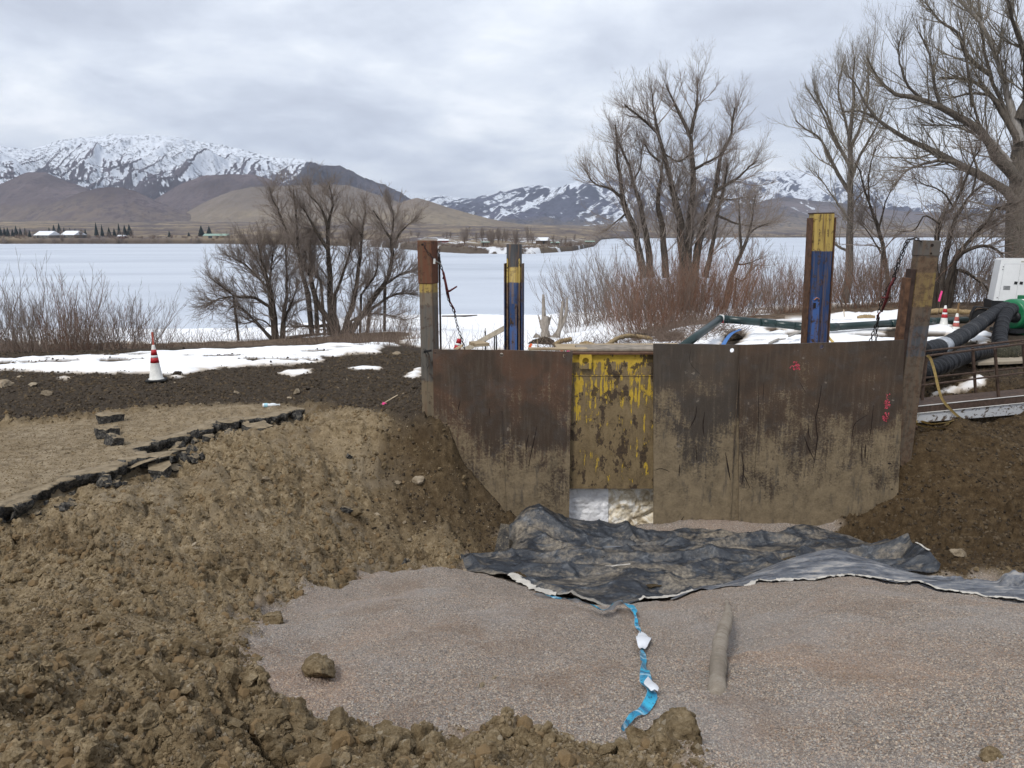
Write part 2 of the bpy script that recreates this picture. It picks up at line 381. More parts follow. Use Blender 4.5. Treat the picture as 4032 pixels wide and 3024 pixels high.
m_as_col = np.clip(sstep(-0.05, 0.1, d_as) * (0.75 + 0.5 * j2 / 0.22), 0, 1)
m_wt_shade = sstep(4.3, 5.2, TX + j2) * sstep(8.2, 8.9, TY + j2) * (1 - m_gr)
m_wt_shade = np.maximum(m_wt_shade, 0.85 * sstep(-2.4, -1.4, TX + j2 * 2) * sstep(9.6, 10.6, TY) * sstep(12.8, 12.2, TY) * (1 - m_gr))  # left slope by the plate: damp soil and shadow darkened together as colour
s_l = sdf(P_SNOWL, TX, TY) + 0.22 + 0.32 * fbm(TX * 1.2, TY * 1.6, 4, 21) + 0.06 * fbm(TX * 7, TY * 7, 2, 22)
s_r = sdf(P_SNOWR, TX, TY) + 0.18 + 0.38 * fbm(TX * 1.0, TY * 1.3, 4, 23) + 0.08 * fbm(TX * 7, TY * 7, 2, 24)
streak = fbm(TX * 0.55, TY * 3.2, 4, 41)                 # melted furrows in the snow
s_l = np.minimum(s_l, 0.55 - 1.5 * sstep(0.18, 0.5, streak))
s_r = np.minimum(s_r, 0.7 - 1.3 * sstep(0.40, 0.7, fbm(TX * 0.6, TY * 2.2, 4, 43)))
for p in P_HOLES: s_r = np.minimum(s_r, -(sdf(p, TX, TY) + 0.1 * fbm(TX * 3, TY * 3, 3, 25)))
s_a = np.maximum(s_l, s_r)
for p in P_SNOWS: s_a = np.maximum(s_a, sdf(p, TX, TY) + 0.08 * fbm(TX * 4, TY * 4, 3, 27))
beach = (TY - bank_edge(TX) - 4.0 + 3.6 * sstep(-3.2, -1.8, TX) * sstep(4.5, 3.2, TX)) * 0.12 + 0.6 * fbm(TX * 0.35, TY * 0.22, 4, 29)
beach = np.where((TX < -3) & (TY < 34), beach - 0.9 * sstep(-3, -5, TX), beach)
s_a = np.maximum(s_a, np.minimum(beach, 0.5))
m_sn = sstep(-0.02, 0.05, s_a)
# --- real relief
near = TY < 20
def onnear(f):
    r = np.zeros_like(TX); k = near; r[k] = f(TX[k], TY[k]); return r
big = onnear(lambda x, y: clods(x, y, 0.42, 101, 0.5)); mid = onnear(lambda x, y: clods(x, y, 0.17, 111, 0.75)); sml = onnear(lambda x, y: clods(x, y, 0.075, 121, 0.85)); tin = onnear(lambda x, y: clods(x, y, 0.036, 131, 0.9))
soil = (1 - m_gr) * (1 - m_as) * (1 - m_dk)
rgh = 0.35 + 0.9 * sstep(-0.28, 0.32, fbm(TX * 0.62 + 3, TY * 0.7, 3, 151)); rgh = rgh * (1 - 0.5 * sstep(0.7, 0.2, np.abs(TY - 5.1 + 0.3 * j2 / 0.22)))
fore = sstep(5.0, 3.6, TY + 0.4 * j2) * (1 - m_gr)
TZ += soil * (0.11 * fbm(TX * 1.1, TY * 1.1, 4, 51) + 0.05 * fbm(TX * 5, TY * 5, 3, 55) + 0.16 * np.abs(fbm(TX * 2.2 + 0.8 * TY, TY * 0.8, 4, 57)) - 0.10 * sstep(0.86, 0.97, ridged(TX * 0.9 + 0.5 * TY, TY * 0.9, 2, 59)) + rgh * ((0.30 + 0.30 * fore) * big * (0.6 + 0.8 * vnoise(TX * 11, TY * 11, 58)) + 0.85 * mid * (0.8 + 0.8 * vnoise(TX * 23, TY * 23, 56)) + 0.6 * sml + 0.5 * tin))
TZ += m_dk * (1 - m_sn) * near * (0.05 * fbm(TX * 1.3, TY * 1.6, 3, 61) + 0.10 * big + 0.28 * mid + 0.40 * sml + 0.35 * tin)
TZ += m_as * (1 - m_dk) * (0.02 + 0.02 * fbm(TX * 1.5, TY * 1.5, 3, 63) + 0.45 * mid * sstep(-0.05, 0.3, fbm(TX * 0.8, TY * 0.8, 3, 64)) + 0.35 * sml * sstep(-0.1, 0.2, fbm(TX * 0.8, TY * 0.8, 3, 64)) + 0.3 * tin)
TZ -= 0.19 * sstep(0.26, 0.14, d_as) * sstep(-0.9, -0.2, d_as) * sstep(0.0, 0.5, TX + 3.6 + (12.9 - TY) * 0.9) * (1 - m_dk) * (1 - m_gr)
TZ += m_gr * (0.10 * fbm(TX * 0.8, TY * 0.8, 3, 71) + 0.045 * fbm(TX * 3.3, TY * 3.3, 3, 73) + 0.012 * fbm(TX * 9, TY * 9, 2, 74) + 0.25 * tin * sstep(-0.2, 0.5, fbm(TX * 2, TY * 2, 2, 75)))
TZ += m_gr * (0.17 * np.exp(-((TX + 0.9) / 1.2) ** 2 - ((TY - 7.3) / 1.2) ** 2) + 0.14 * np.exp(-((TX - 3.0) / 1.3) ** 2 - ((TY - 6.6) / 1.3) ** 2))
TZ += m_sn * (0.055 + 0.06 * fbm(TX * 1.3, TY * 2.4, 4, 81)) * sstep(0.0, 0.28, s_a) + 0.025 * m_sn
TZ += (TY > 20) * (1 - m_sn) * 0.12 * fbm(TX * 0.8, TY * 0.8, 3, 83) * sstep(20, 24, TY)
TZ += (TY > 24) * m_sn * 0.25 * fbm(TX * 0.15, TY * 0.1, 3, 85)
gme = mesh_np('ground', np.stack([TX, TY, TZ], -1).reshape(-1, 3), grid_faces(NR, NC))
def put_attr(me, name, arrs):
    a = me.color_attributes.new(name, 'FLOAT_COLOR', 'POINT')
    a.data.foreach_set('color', np.stack([x.ravel() for x in arrs], -1).astype(np.float32).ravel())
put_attr(gme, 'mask', (m_gr, m_dk, m_sn, sstep(0.0, 0.2, s_a + 0.10 * fbm(TX * 3, TY * 5, 3, 95))))
put_attr(gme, 'mask2', (m_as_col * (1 - 0.6 * m_dk), m_wt_shade, sstep(20, 24, TY), np.ones_like(TX)))
def zground(x, y):
    """height of the finished surface"""
    r = np.clip(np.searchsorted(rows, y) - 1, 0, NR - 2); f = (y - rows[r]) / (rows[r + 1] - rows[r])
    c = np.clip((x / (y + 1.6) - uu[0]) / (uu[1] - uu[0]), 0, NC - 2.001); ci = int(c); g = c - ci
    return (TZ[r, ci] * (1 - g) + TZ[r, ci + 1] * g) * (1 - f) + (TZ[r + 1, ci] * (1 - g) + TZ[r + 1, ci + 1] * g) * f
def ghit(px, py):
    p = hit(px, py); return np.array((p[0], p[1], zground(p[0], p[1])))

g = G('earth', 0.95, 0, 0.15)
P = g.coord('Position')
mk = g.sepc(g.attr('mask')['Color']); mk2 = g.sepc(g.attr('mask2')['Color'])
nA = g.noise(P, 1.6, 6, 0.6); nB = g.noise(P, 9, 5, 0.6); nC = g.noise(P, 45, 4, 0.65); nD = g.noise(P, 160, 3, 0.6)
soilc = g.ramp(g.math('ADD', g.math('MULTIPLY', nB, 0.6), g.math('MULTIPLY', nC, 0.4)), [(0.33, (0.115, 0.080, 0.044)), (0.5, (0.240, 0.180, 0.104)), (0.66, (0.40, 0.318, 0.205))])
soilc = g.mix(g.math('MULTIPLY', g.ramp(nA, [(0.45, 0), (0.62, 1)]), 0.45), soilc, (0.29, 0.225, 0.142))
soilc = g.mix(g.math('MULTIPLY', g.ramp(g.noise(P, 0.9, 5, 0.62, 0.6), [(0.48, 0), (0.62, 1)]), 0.62), soilc, (0.105, 0.068, 0.034))
soilc = g.mix(g.math('MULTIPLY', g.ramp(g.noise(g.coord('Position', loc=(7, 2, 0)), 1.2, 5, 0.62, 0.6), [(0.53, 0), (0.66, 1)]), 0.55), soilc, (0.24, 0.205, 0.155))
spk = g.ramp(g.vor(P, 26, 'F1', 'Color'), [(0.86, 0), (0.9, 1)]); spk = g.math('MULTIPLY', spk, g.ramp(g.vor(P, 26), [(0.25, 1), (0.36, 0)]))
soilc = g.mix(g.math('MULTIPLY', spk, 0.7), soilc, (0.42, 0.36, 0.27))
darkc = g.ramp(g.math('ADD', g.math('MULTIPLY', nB, 0.5), g.math('MULTIPLY', nC, 0.5)), [(0.35, (0.027, 0.021, 0.015)), (0.55, (0.062, 0.047, 0.033)), (0.72, (0.135, 0.105, 0.075))])
darkc = g.mix(g.math('MULTIPLY', spk, 0.55), darkc, (0.30, 0.26, 0.2))
# gravel: small stones of mixed grey, pink and buff
vc = g.sepc(g.vor(P, 84, 'F1', 'Color')); vd = g.vor(P, 84)
gr = g.ramp(vc[0], [(0.0, (0.20, 0.18, 0.16)), (0.3, (0.36, 0.32, 0.285)), (0.55, (0.44, 0.37, 0.30)), (0.8, (0.36, 0.28, 0.225)), (0.95, (0.58, 0.52, 0.45))])
gr = g.mix(g.ramp(vd, [(0.2, 0), (0.62, 0.5)]), gr, (0.13, 0.10, 0.08))
pk = g.noise(P, 0.75, 5, 0.6, 0.4)
gr = g.mix(g.ramp(pk, [(0.54, 0.0), (0.70, 0.5)]), gr, g.mix(0.6, gr, (0.42, 0.275, 0.19)))
gr = g.mix(g.ramp(g.noise(P, 1.3, 5, 0.6), [(0.54, 0.0), (0.68, 0.7)]), gr, g.mix(0.6, gr, (0.22, 0.145, 0.095)))
gr = g.mix(g.ramp(g.noise(g.coord('Position', loc=(5, 3, 1)), 0.8, 4, 0.6), [(0.52, 0.0), (0.64, 0.55)]), gr, g.mix(0.5, gr, (0.38, 0.36, 0.345)))
asph = g.ramp(g.noise(P, 6, 6, 0.65), [(0.32, (0.13, 0.10, 0.066)), (0.5, (0.27, 0.21, 0.135)), (0.72, (0.38, 0.315, 0.22))])
snowc = g.ramp(g.noise(P, 1.1, 5, 0.6), [(0.3, (0.80, 0.79, 0.77)), (0.5, (0.9, 0.91, 0.93))])
wet_shade = g.ramp(g.math('ADD', g.math('MULTIPLY', nB, 0.6), g.math('MULTIPLY', nC, 0.4)), [(0.35, (0.036, 0.023, 0.011)), (0.52, (0.075, 0.05, 0.026)), (0.68, (0.14, 0.10, 0.056))])
weed = g.ramp(g.noise(P, 5, 5, 0.6), [(0.35, (0.07, 0.05, 0.035)), (0.6, (0.16, 0.115, 0.08))])
c = g.mix(mk2[1], soilc, wet_shade)
c = g.mix(mk2[0], c, asph)
c = g.mix(mk[1], c, darkc)
c = g.mix(mk2[2], c, weed)
c = g.mix(mk[0], c, gr)
c = g.mix(mk[2], c, g.mix(g.attr('mask')['Alpha'], (0.50, 0.43, 0.35), snowc))
g.col(c)
hgt = g.math('ADD', g.math('MULTIPLY', nC, 1.0), g.math('MULTIPLY', nD, 0.6))
hgt = g.math('ADD', hgt, g.math('MULTIPLY', g.math('MULTIPLY', g.math('SUBTRACT', 1.0, vd), mk[0]), 0.8))
hgt = g.math('MULTIPLY', hgt, g.math('SUBTRACT', 1.0, g.math('MULTIPLY', mk[2], 0.9)))
g.bump(hgt, 0.8, 0.02)
M_EARTH = g.m
ground = tag(obj('ground', gme, M_EARTH), 'bare earth bank and sloping pit floor', None, None, 'structure')

# --- lake ice
def quadsheet(name, V, mat, label, kind='structure'):
    me = mesh_np(name, V, np.array([[0, 1, 2, 3]]), False)
    return tag(obj(name, me, mat), label, None, None, kind)
g = G('lake_ice', 0.55, 0, 0.3)
P = g.coord('Position')
st = g.noise(g.coord('Position', scale=(0.006, 0.018, 0.0)), 1.0, 7, 0.66, 0.6)
c = g.ramp(st, [(0.30, (0.37, 0.41, 0.47)), (0.45, (0.465, 0.505, 0.57)), (0.62, (0.53, 0.57, 0.63))])
c = g.mix(g.ramp(g.noise(g.coord('Position', scale=(0.05, 0.3, 0.0)), 1.0, 2, 0.5), [(0.24, 0.8), (0.29, 0.0)]), c, (0.27, 0.32, 0.38))
c = g.mix(g.ramp(g.noise(g.coord('Position', scale=(0.004, 0.012, 0.0)), 1.0, 4, 0.6), [(0.5, 0), (0.7, 0.5)]), c, (0.60, 0.645, 0.70))
g.col(c)
quadsheet('lake', [(-9000, 40, LAKE_Z), (9000, 40, LAKE_Z), (9000, 9000, LAKE_Z), (-9000, 9000, LAKE_Z)], g.m, 'frozen lake covered with thin snow')
# --- wide ground under and around everything
quadsheet('ground', [(-20000, -3000, -14), (20000, -3000, -14), (20000, 20000, -14), (-20000, 20000, -14)], simple('deep_ground', (0.1, 0.08, 0.06)), 'low ground reaching to the horizon')
bx_ = np.array([(-90, -40), (90, -40)])
me = mesh_np('ground', [(-60, -30, 1.0), (60, -30, 1.0), (60, 1.2, 1.0), (2.36, 1.2, 1.4), (-2.36, 1.2, 1.4), (-60, 1.2, 1.0)], np.array([[0, 1, 2, 3], [0, 3, 4, 5]]), False)
tag(obj('ground', me, simple('ground_behind', (0.16, 0.12, 0.07), 0.95)), 'trodden earth behind the pit', None, None, 'structure')

# ================================================================== FAR SHORE AND MOUNTAINS
SH_PX = [-1200, 900, 1200, 1500, 1700, 1850, 2100, 2250, 2330, 2352, 2400, 2800, 5200]
SH_PY = [960, 960, 964, 972, 990, 999, 1000, 988, 970, 944, 939.5, 935.5, 934]
pxs = np.linspace(-1100, 5100, 620)
py_ = np.interp(pxs, SH_PX, SH_PY)
sh = np.array([atZ(a, b, LAKE_Z) for a, b in zip(pxs, py_)])
Ysh = sh[:, 1] * (1 + 0.012 * fbm(pxs / 30, pxs * 0, 3, 5)); U = (pxs - CX) / F_PX / (CP + 0)
def shore_h(px): return np.interp(px, [-1200, 1400, 1700, 2250, 2340, 2360, 5200], [7.5, 7.0, 4.5, 3.6, 2.5, 4.0, 6.0])
tt = np.r_[0, 0.004, 0.008, 0.014, 0.03, np.linspace(0.06, 1, 40)]
FX, FY, FZ = [], [], []
for t in tt:
    Y = Ysh + (np.maximum(4200, Ysh + 400) - Ysh) * t ** 1.35
    hb = shore_h(pxs)
    z = LAKE_Z - 0.3 + hb * sstep(0.0, 0.010, t) + t ** 1.4 * np.interp(pxs, [-1200, 1500, 2400, 5200], [95, 80, 48, 48]) + (2.5 * fbm(pxs / 40, Y / 160, 4, 7)) * sstep(0.01, 0.1, t) + 0.8 * fbm(pxs / 9, Y / 9, 3, 8) * (t > 0.003)
    FX.append(U * Y); FY.append(Y); FZ.append(z)
FX, FY, FZ = map(np.array, (FX, FY, FZ))
g = G('far_plain', 0.95, 0, 0.1); P = g.coord('Position')
c = g.ramp(g.noise(g.coord('Position', scale=(0.004, 0.0028, 0.0)), 1.0, 7, 0.6), [(0.40, (0.10, 0.082, 0.078)), (0.52, (0.21, 0.165, 0.115)), (0.64, (0.33, 0.26, 0.165))])
c = g.mix(g.ramp(g.noise(g.coord('Position', scale=(0.02, 0.009, 0.0)), 1.0, 5, 0.65), [(0.5, 0), (0.58, 0.85)]), c, (0.075, 0.062, 0.068))
zz_ = g.sep(P)[2]
c = g.mix(g.ramp(g.math('DIVIDE', g.math('ADD', zz_, 10.1), 10.0), [(0.30, 0.8), (0.62, 0.0)]), c, (0.085, 0.066, 0.05))
sn = g.math('MULTIPLY', g.ramp(g.noise(g.coord('Position', scale=(0.03, 0.03, 0)), 1.0, 5, 0.6), [(0.56, 0), (0.6, 1)]), g.ramp(g.math('DIVIDE', g.sep(P)[1], 1000.0), [(0.75, 0.75), (0.95, 0.0)]))
c = g.mix(sn, c, (0.8, 0.82, 0.85)); g.col(c)
me = mesh_np('far_shore', np.stack([FX, FY, FZ], -1).reshape(-1, 3), grid_faces(len(tt), len(pxs)))
tag(obj('terrain', me, g.m), 'brown brushy plain on the far side of the lake', None, None, 'structure')
def zfar(px, Y):
    i = int(np.clip(np.searchsorted(pxs, px), 1, len(pxs) - 1)); return float(np.interp(Y, FY[:, i], FZ[:, i]))

def mountain_mat(name, zmid, zwid, rock, grass, grassz, bias=0.0, tree=(0.035, 0.035, 0.042), rw=2.4):
    g = G(name, 0.95, 0, 0.1); P = g.coord('Position'); z = g.sep(P)[2]
    nb = g.noise(P, 0.0022, 6, 0.62); ns = g.noise(P, 0.011, 6, 0.7); nf = g.noise(P, 0.035, 4, 0.7)
    base = g.ramp(nb, [(0.36, tuple(x * 0.6 for x in rock)), (0.64, tuple(x * 1.35 for x in rock))])
    gz = g.math('ADD', g.math('DIVIDE', z, grassz), g.math('MULTIPLY', g.math('SUBTRACT', nb, 0.5), 2.2))
    base = g.mix(g.ramp(gz, [(0.55, 0.9), (1.05, 0.0)]), base, g.mix(g.ramp(ns, [(0.45, 0.0), (0.6, 0.75)]), grass, rock))
    hn = g.math('DIVIDE', g.math('SUBTRACT', z, zmid), zwid)
    nx = g.sep(g.normal())
    sl = g.math('ADD', g.math('MULTIPLY', nx[0], bias), g.math('MULTIPLY', nx[2], 0.5))
    rl_ = g.math('MULTIPLY', g.math('SUBTRACT', g.attr('relief')['Fac'], 0.5), rw)
    f = g.math('ADD', g.math('ADD', hn, g.math('MULTIPLY', g.math('SUBTRACT', ns, 0.5), 1.1)), g.math('ADD', rl_, g.math('MULTIPLY', g.math('SUBTRACT', nb, 0.5), 1.2)))
    snow = g.ramp(f, [(0.50, 0), (0.68, 1)])
    tr = g.math('MULTIPLY', g.ramp(nf, [(0.50, 0), (0.58, 0.85)]), g.ramp(g.noise(P, 0.0045, 5, 0.6), [(0.40, 0.15), (0.55, 0.95)]))
    c = g.mix(snow, base, (0.70, 0.735, 0.79)); c = g.mix(tr, c, tree); g.col(c)  # snow tint pulled towards blue, carrying shadow in its colour
    return g.m
def mountain(name, label, skyl, Yr, Yb, zb, mat, seed, prof=1.25, gul=0.10, gfreq=1 / 260.0, jag=3.0, nrow=90, ncol=420, lean=0.0, back=0.25, side=1.0, streak=0.0):
    zb = zb - 75.0
    sk = np.array(skyl, float); px = np.linspace(sk[0, 0], sk[-1, 0], ncol)
    py = np.interp(px, sk[:, 0], sk[:, 1]); k = np.ones(5) / 5; py = np.convolve(np.pad(py, 2, mode='edge'), k, 'valid')
    py = py - jag * 2.2 * fbm(px / 55, px * 0, 4, seed) - jag * 0.9 * fbm(px / 7, px * 0, 3, seed + 3)
    Z = EYE + Yr * (-SP + (CY - py) / F_PX * CP) / (CP + (CY - py) / F_PX * SP)
    u = (px - CX) / F_PX / CP
    t = np.r_[np.linspace(0, 1, nrow), 1 + back * 0.25, 1 + back]
    XX, YY, ZZ = [], [], []
    for q in t:
        Y = Yb + (Yr - Yb) * q
        if q <= 1: z = zb + (Z - zb) * q ** prof
        else: z = zb + (Z - zb) * (1 - (q - 1) / back * 0.9)
        XX.append(u * Y + lean * (Yr - Yb) * (min(q, 1) - 1)); YY.append(np.full(ncol, Y)); ZZ.append(z)
    XX, YY, ZZ = map(np.array, (XX, YY, ZZ)); q = np.clip(t, 0, 1)[:, None]
    amp = gul * np.maximum(Z - zb, 0)[None, :]
    wv = 0.5 * fbm(XX * gfreq * 0.6, YY * gfreq * 0.5, 3, seed + 11)
    ZZ = ZZ + amp * (ridged(XX * gfreq + wv, YY * gfreq * 0.35, 5, seed + 20) - 0.62) * 2.2 * (q * (1 - q) * 4) ** 0.6
    ZZ = ZZ + amp * 0.45 * fbm(XX * gfreq * 4, YY * gfreq * 2.5, 4, seed + 30) * (q * (1 - q) * 4) ** 0.5
    gx = np.gradient(ZZ, axis=1) / np.maximum(np.abs(np.gradient(XX, axis=1)), 1e-3)
    k5 = np.ones(7) / 7; sm_ = np.apply_along_axis(lambda v: np.convolve(np.pad(v, 3, mode='edge'), k5, 'valid'), 1, ZZ)
    hol = (sm_ - ZZ) / (np.std(sm_ - ZZ) + 1e-6); asp = -side * gx / (np.std(gx) + 1e-6)
    rel_ = np.clip(0.5 + (0.20 - 0.1 * abs(streak)) * asp + 0.12 * hol + abs(streak) * 0.55 * fbm((XX - np.sign(streak) * 1.9 * ZZ) / 150.0 + 0.25 * wv, ZZ / 1500.0, 3, seed + 44, 0.6), 0, 1)
    me = mesh_np(name, np.stack([XX, YY, ZZ], -1).reshape(-1, 3), grid_faces(len(t), ncol))
    a_ = me.attributes.new('relief', 'FLOAT', 'POINT'); a_.data.foreach_set('value', rel_.astype(np.float32).ravel())
    return tag(obj(name, me, mat), label, None, None, 'structure')
k_ = 4032 / 2212.0
def S(L): return [(a * k_, b * k_) for a, b in L]
m_far = mountain_mat('far_range_cover', 40, 560, (0.085, 0.085, 0.115), (0.15, 0.125, 0.10), 150, -0.9)  # bluish rock: the haze of distance is partly put into the colour
m_mid = mountain_mat('snow_range_cover', 290, 340, (0.10, 0.085, 0.095), (0.19, 0.15, 0.105), 120, -0.15)
m_hil = mountain_mat('foothill_cover', 900, 300, (0.115, 0.092, 0.092), (0.17, 0.135, 0.11), 150, 0.0, (0.075, 0.062, 0.07))
m_tan = mountain_mat('tan_hill_cover', 600, 300, (0.165, 0.135, 0.11), (0.25, 0.205, 0.145), 130, 0.0, (0.16, 0.13, 0.10))
m_drk = mountain_mat('crag_cover', 640, 330, (0.075, 0.068, 0.078), (0.24, 0.185, 0.12), 190, -0.3)
mountain('mountain', 'distant blue snow streaked range beyond the lake', S([(700, 440), (900, 436), (930, 430), (960, 421), (1010, 428), (1050, 430), (1100, 411), (1150, 399), (1200, 404), (1260, 398), (1330, 386), (1400, 378), (1500, 376), (1600, 372), (1660, 368), (1700, 367), (1760, 378), (1830, 390), (1900, 415), (1950, 432), (2020, 438), (2080, 425), (2150, 418), (2300, 410), (2700, 400)]), 9000, 4600, 30, m_far, 300, 1.05, 0.17, 1 / 620.0, 1.6, 130, 700, 0.45, streak=1.0)
mountain('mountain', 'pale far peak seen in the valley gap', S([(2000, 440), (2100, 424), (2200, 412), (2320, 405), (2500, 390), (2800, 400)]), 12000, 9000, 40, m_far, 330, 1.1, 0.2, 1 / 600.0, 2.0, 60, 240)
mountain('mountain', 'broad snowy mountain with dark rocky ridge line', S([(-700, 300), (-350, 270), (-100, 275), (0, 300), (45, 316), (125, 322), (190, 303), (300, 289), (370, 293), (440, 300), (490, 308), (560, 322), (620, 339), (680, 346), (720, 357), (760, 375), (800, 400), (840, 440), (880, 470)]), 6600, 3900, 60, m_mid, 340, 1.0, 0.17, 1 / 480.0, 2.2, 150, 760, -0.12, streak=-0.35)
mountain('mountain', 'dark craggy shoulder running down to the valley', S([(560, 470), (620, 420), (660, 385), (690, 352), (720, 355), (755, 357), (775, 368), (800, 385), (850, 400), (880, 418), (905, 437), (960, 470)]), 4700, 3500, 60, m_drk, 360, 1.0, 0.20, 1 / 200.0, 3.0, 80, 300)
mountain('mountain', 'snow dusted spur at the edge of the range', S([(-500, 310), (-200, 285), (0, 297), (45, 314), (90, 345), (130, 385), (200, 430), (300, 470)]), 4900, 3400, 50, m_mid, 380, 1.0, 0.16, 1 / 240.0, 2.0, 80, 260)
mountain('foothill', 'smooth brown foothill below the snow spur', S([(-300, 420), (-60, 400), (20, 415), (60, 395), (110, 372), (150, 372), (190, 390), (235, 408), (300, 445), (360, 470)]), 3900, 3000, 45, m_hil, 390, 1.0, 0.06, 1 / 200.0, 1.0, 60, 260)
mountain('foothill', 'rounded brown hill with brushy foot', S([(100, 465), (160, 438), (210, 418), (250, 406), (300, 404), (330, 413), (380, 438), (440, 462)]), 3300, 2700, 38, m_hil, 400, 1.0, 0.05, 1 / 180.0, 1.0, 50, 200)
mountain('foothill', 'purple brown hill under the snowfields', S([(330, 455), (380, 424), (430, 395), (470, 380), (520, 376), (570, 376), (610, 386), (650, 410), (720, 450)]), 4100, 3200, 45, m_hil, 410, 1.0, 0.06, 1 / 200.0, 1.0, 60, 220)
mountain('foothill', 'long tan foothill above the shore', S([(420, 465), (480, 432), (530, 412), (570, 404), (640, 401), (720, 398), (770, 400), (820, 418), (880, 440), (960, 462), (1040, 480)]), 3500, 2500, 36, m_tan, 420, 1.0, 0.05, 1 / 190.0, 1.0, 60, 300)
mountain('foothill', 'smooth tan grass hill in the valley mouth', S([(820, 462), (860, 446), (885, 434), (910, 427), (940, 436), (980, 450), (1030, 465), (1080, 477), (1150, 488), (1240, 494)]), 2900, 2100, 20, m_tan, 430, 1.05, 0.05, 1 / 150.0, 0.6, 60, 260)
mountain('foothill', 'low brown bench below the far range', S([(1240, 492), (1400, 470), (1500, 455), (1600, 440), (1660, 425), (1720, 432), (1800, 440), (1900, 455), (2050, 462), (2200, 458), (2600, 450)]), 5200, 3600, 35, mountain_mat('bench_cover', 330, 260, (0.13, 0.11, 0.11), (0.20, 0.165, 0.125), 120, -0.3), 440, 1.1, 0.06, 1 / 260.0, 1.2, 60, 300)
# ================================================================== TREES AND BRUSH
def tubes_np(name, batches, mat, parent=None):
    Vs, Fs, off = [], [], 0
    for pts, rad, k in batches:
        M, n, _ = pts.shape
        t = np.empty_like(pts); t[:, 1:-1] = pts[:, 2:] - pts[:, :-2]; t[:, 0] = pts[:, 1] - pts[:, 0]; t[:, -1] = pts[:, -1] - pts[:, -2]; t = nrm(t)
        ref = np.where(np.abs(t[:, :1, 2:3]) < 0.8, np.array((0, 0, 1.0)), np.array((1.0, 0.3, 0))); ref = np.broadcast_to(ref, t.shape)
        a = nrm(np.cross(t, ref)); b = np.cross(t, a)
        ang = np.arange(k) * 2 * np.pi / k
        V = pts[:, :, None, :] + rad[:, :, None, None] * (a[:, :, None, :] * np.cos(ang)[None, None, :, None] + b[:, :, None, :] * np.sin(ang)[None, None, :, None])
        base = off + (np.arange(M)[:, None, None] * n + np.arange(n - 1)[None, :, None]) * k
        j = np.arange(k)[None, None, :]; jn = (j + 1) % k
        F = np.stack([base + j, base + jn, base + k + jn, base + k + j], -1).reshape(-1, 4)
        Vs.append(V.reshape(-1, 3)); Fs.append(F); off += M * n * k
    return obj(name, mesh_np(name, np.concatenate(Vs), np.concatenate(Fs)), mat, parent)
def growb(rng, st, d, L, r, n, wander, up, taper):
    M = len(st); pts = np.zeros((M, n, 3)); pts[:, 0] = st; d = nrm(d)
    upv = np.array((0, 0, 1.0))
    for i in range(1, n):
        d = nrm(d + wander * rng.normal(size=(M, 3)) + up * upv); pts[:, i] = pts[:, i - 1] + d * (L / (n - 1))[:, None]
    rad = r[:, None] * (1 - (1 - taper) * np.linspace(0, 1, n))[None, :]
    return pts, rad
def spawn(rng, pts, rad, per, tmin, tmax, lf, ang, n, wander, up, rf, rmin, taper=0.35, lmin=0.0, absl=False):
    M, n0, _ = pts.shape; idx = np.repeat(np.arange(M), per); K = len(idx)
    t = tmin + (tmax - tmin) * rng.random(K); f = t * (n0 - 1); i = np.minimum(f.astype(int), n0 - 2); fr = (f - i)[:, None]
    p0 = pts[idx, i]; p1 = pts[idx, i + 1]; pos = p0 + (p1 - p0) * fr; tan = nrm(p1 - p0)
    rp = rad[idx, i] * (1 - fr[:, 0]) + rad[idx, i + 1] * fr[:, 0]
    pl = np.linalg.norm(np.diff(pts, axis=1), axis=2).sum(1)[idx]
    q = nrm(np.cross(tan, rng.normal(size=(K, 3)))); a = ang[0] + (ang[1] - ang[0]) * rng.random(K)
    d = tan * np.cos(a)[:, None] + q * np.sin(a)[:, None]
    if absl: L = (lf[0] + (lf[1] - lf[0]) * rng.random(K)) * (1.1 - 0.45 * t)
    else: L = np.maximum(pl * (lf[0] + (lf[1] - lf[0]) * rng.random(K)) * (1.15 - 0.55 * t), lmin)
    r = np.clip(rp * rf, rmin, L * 0.011 + rmin)
    return growb(rng, pos, d, L, r, n, wander, up, taper)
def bark(name, c1, c2, scale=3.0):
    g = G(name, 0.95, 0, 0.1); P = g.coord('Position')
    f = g.noise(g.coord('Position', scale=(6, 6, 1.2)), scale, 5, 0.65); g.col(g.ramp(f, [(0.3, c1), (0.7, c2)])); g.bump(f, 0.6, 0.03); return g.m
B_DARK = bark('dark_bark', (0.026, 0.021, 0.018), (0.09, 0.074, 0.06)); B_TWIG = bark('twig_bark', (0.15, 0.122, 0.102), (0.30, 0.25, 0.215))
B_GREY = bark('grey_bark', (0.065, 0.056, 0.048), (0.18, 0.155, 0.13)); B_PALE = bark('pale_dead_bark', (0.22, 0.2, 0.18), (0.42, 0.39, 0.36))
B_TWIG2 = bark('olive_twig_bark', (0.16, 0.138, 0.108), (0.31, 0.27, 0.215)); B_RED = bark('red_brush', (0.15, 0.082, 0.056), (0.30, 0.175, 0.12)); B_BRUSH = bark('brown_brush', (0.12, 0.088, 0.07), (0.26, 0.195, 0.155))
def skel(rng, L, ox, oy, sc, Y, n, depth=0.12):
    """limb polyline given in enlarged picture pixels -> world points at depth Y, wandering in depth"""
    px = [(ox + a / sc, oy + b / sc) for a, b in L]
    p = np.array([atY(a, b, Y) for a, b in px]); ln = np.linalg.norm(np.diff(p, axis=0), axis=1).sum()
    sl = rng.normal() * depth * 2; dd = np.linspace(0, 1, len(p)) * ln * sl
    for i in range(len(p)): p[i] = atY(px[i][0], px[i][1], Y + dd[i])
    q = crom(p, n); q[1:-1] += rng.normal(size=(n - 2, 3)) * ln * 0.0035
    return q
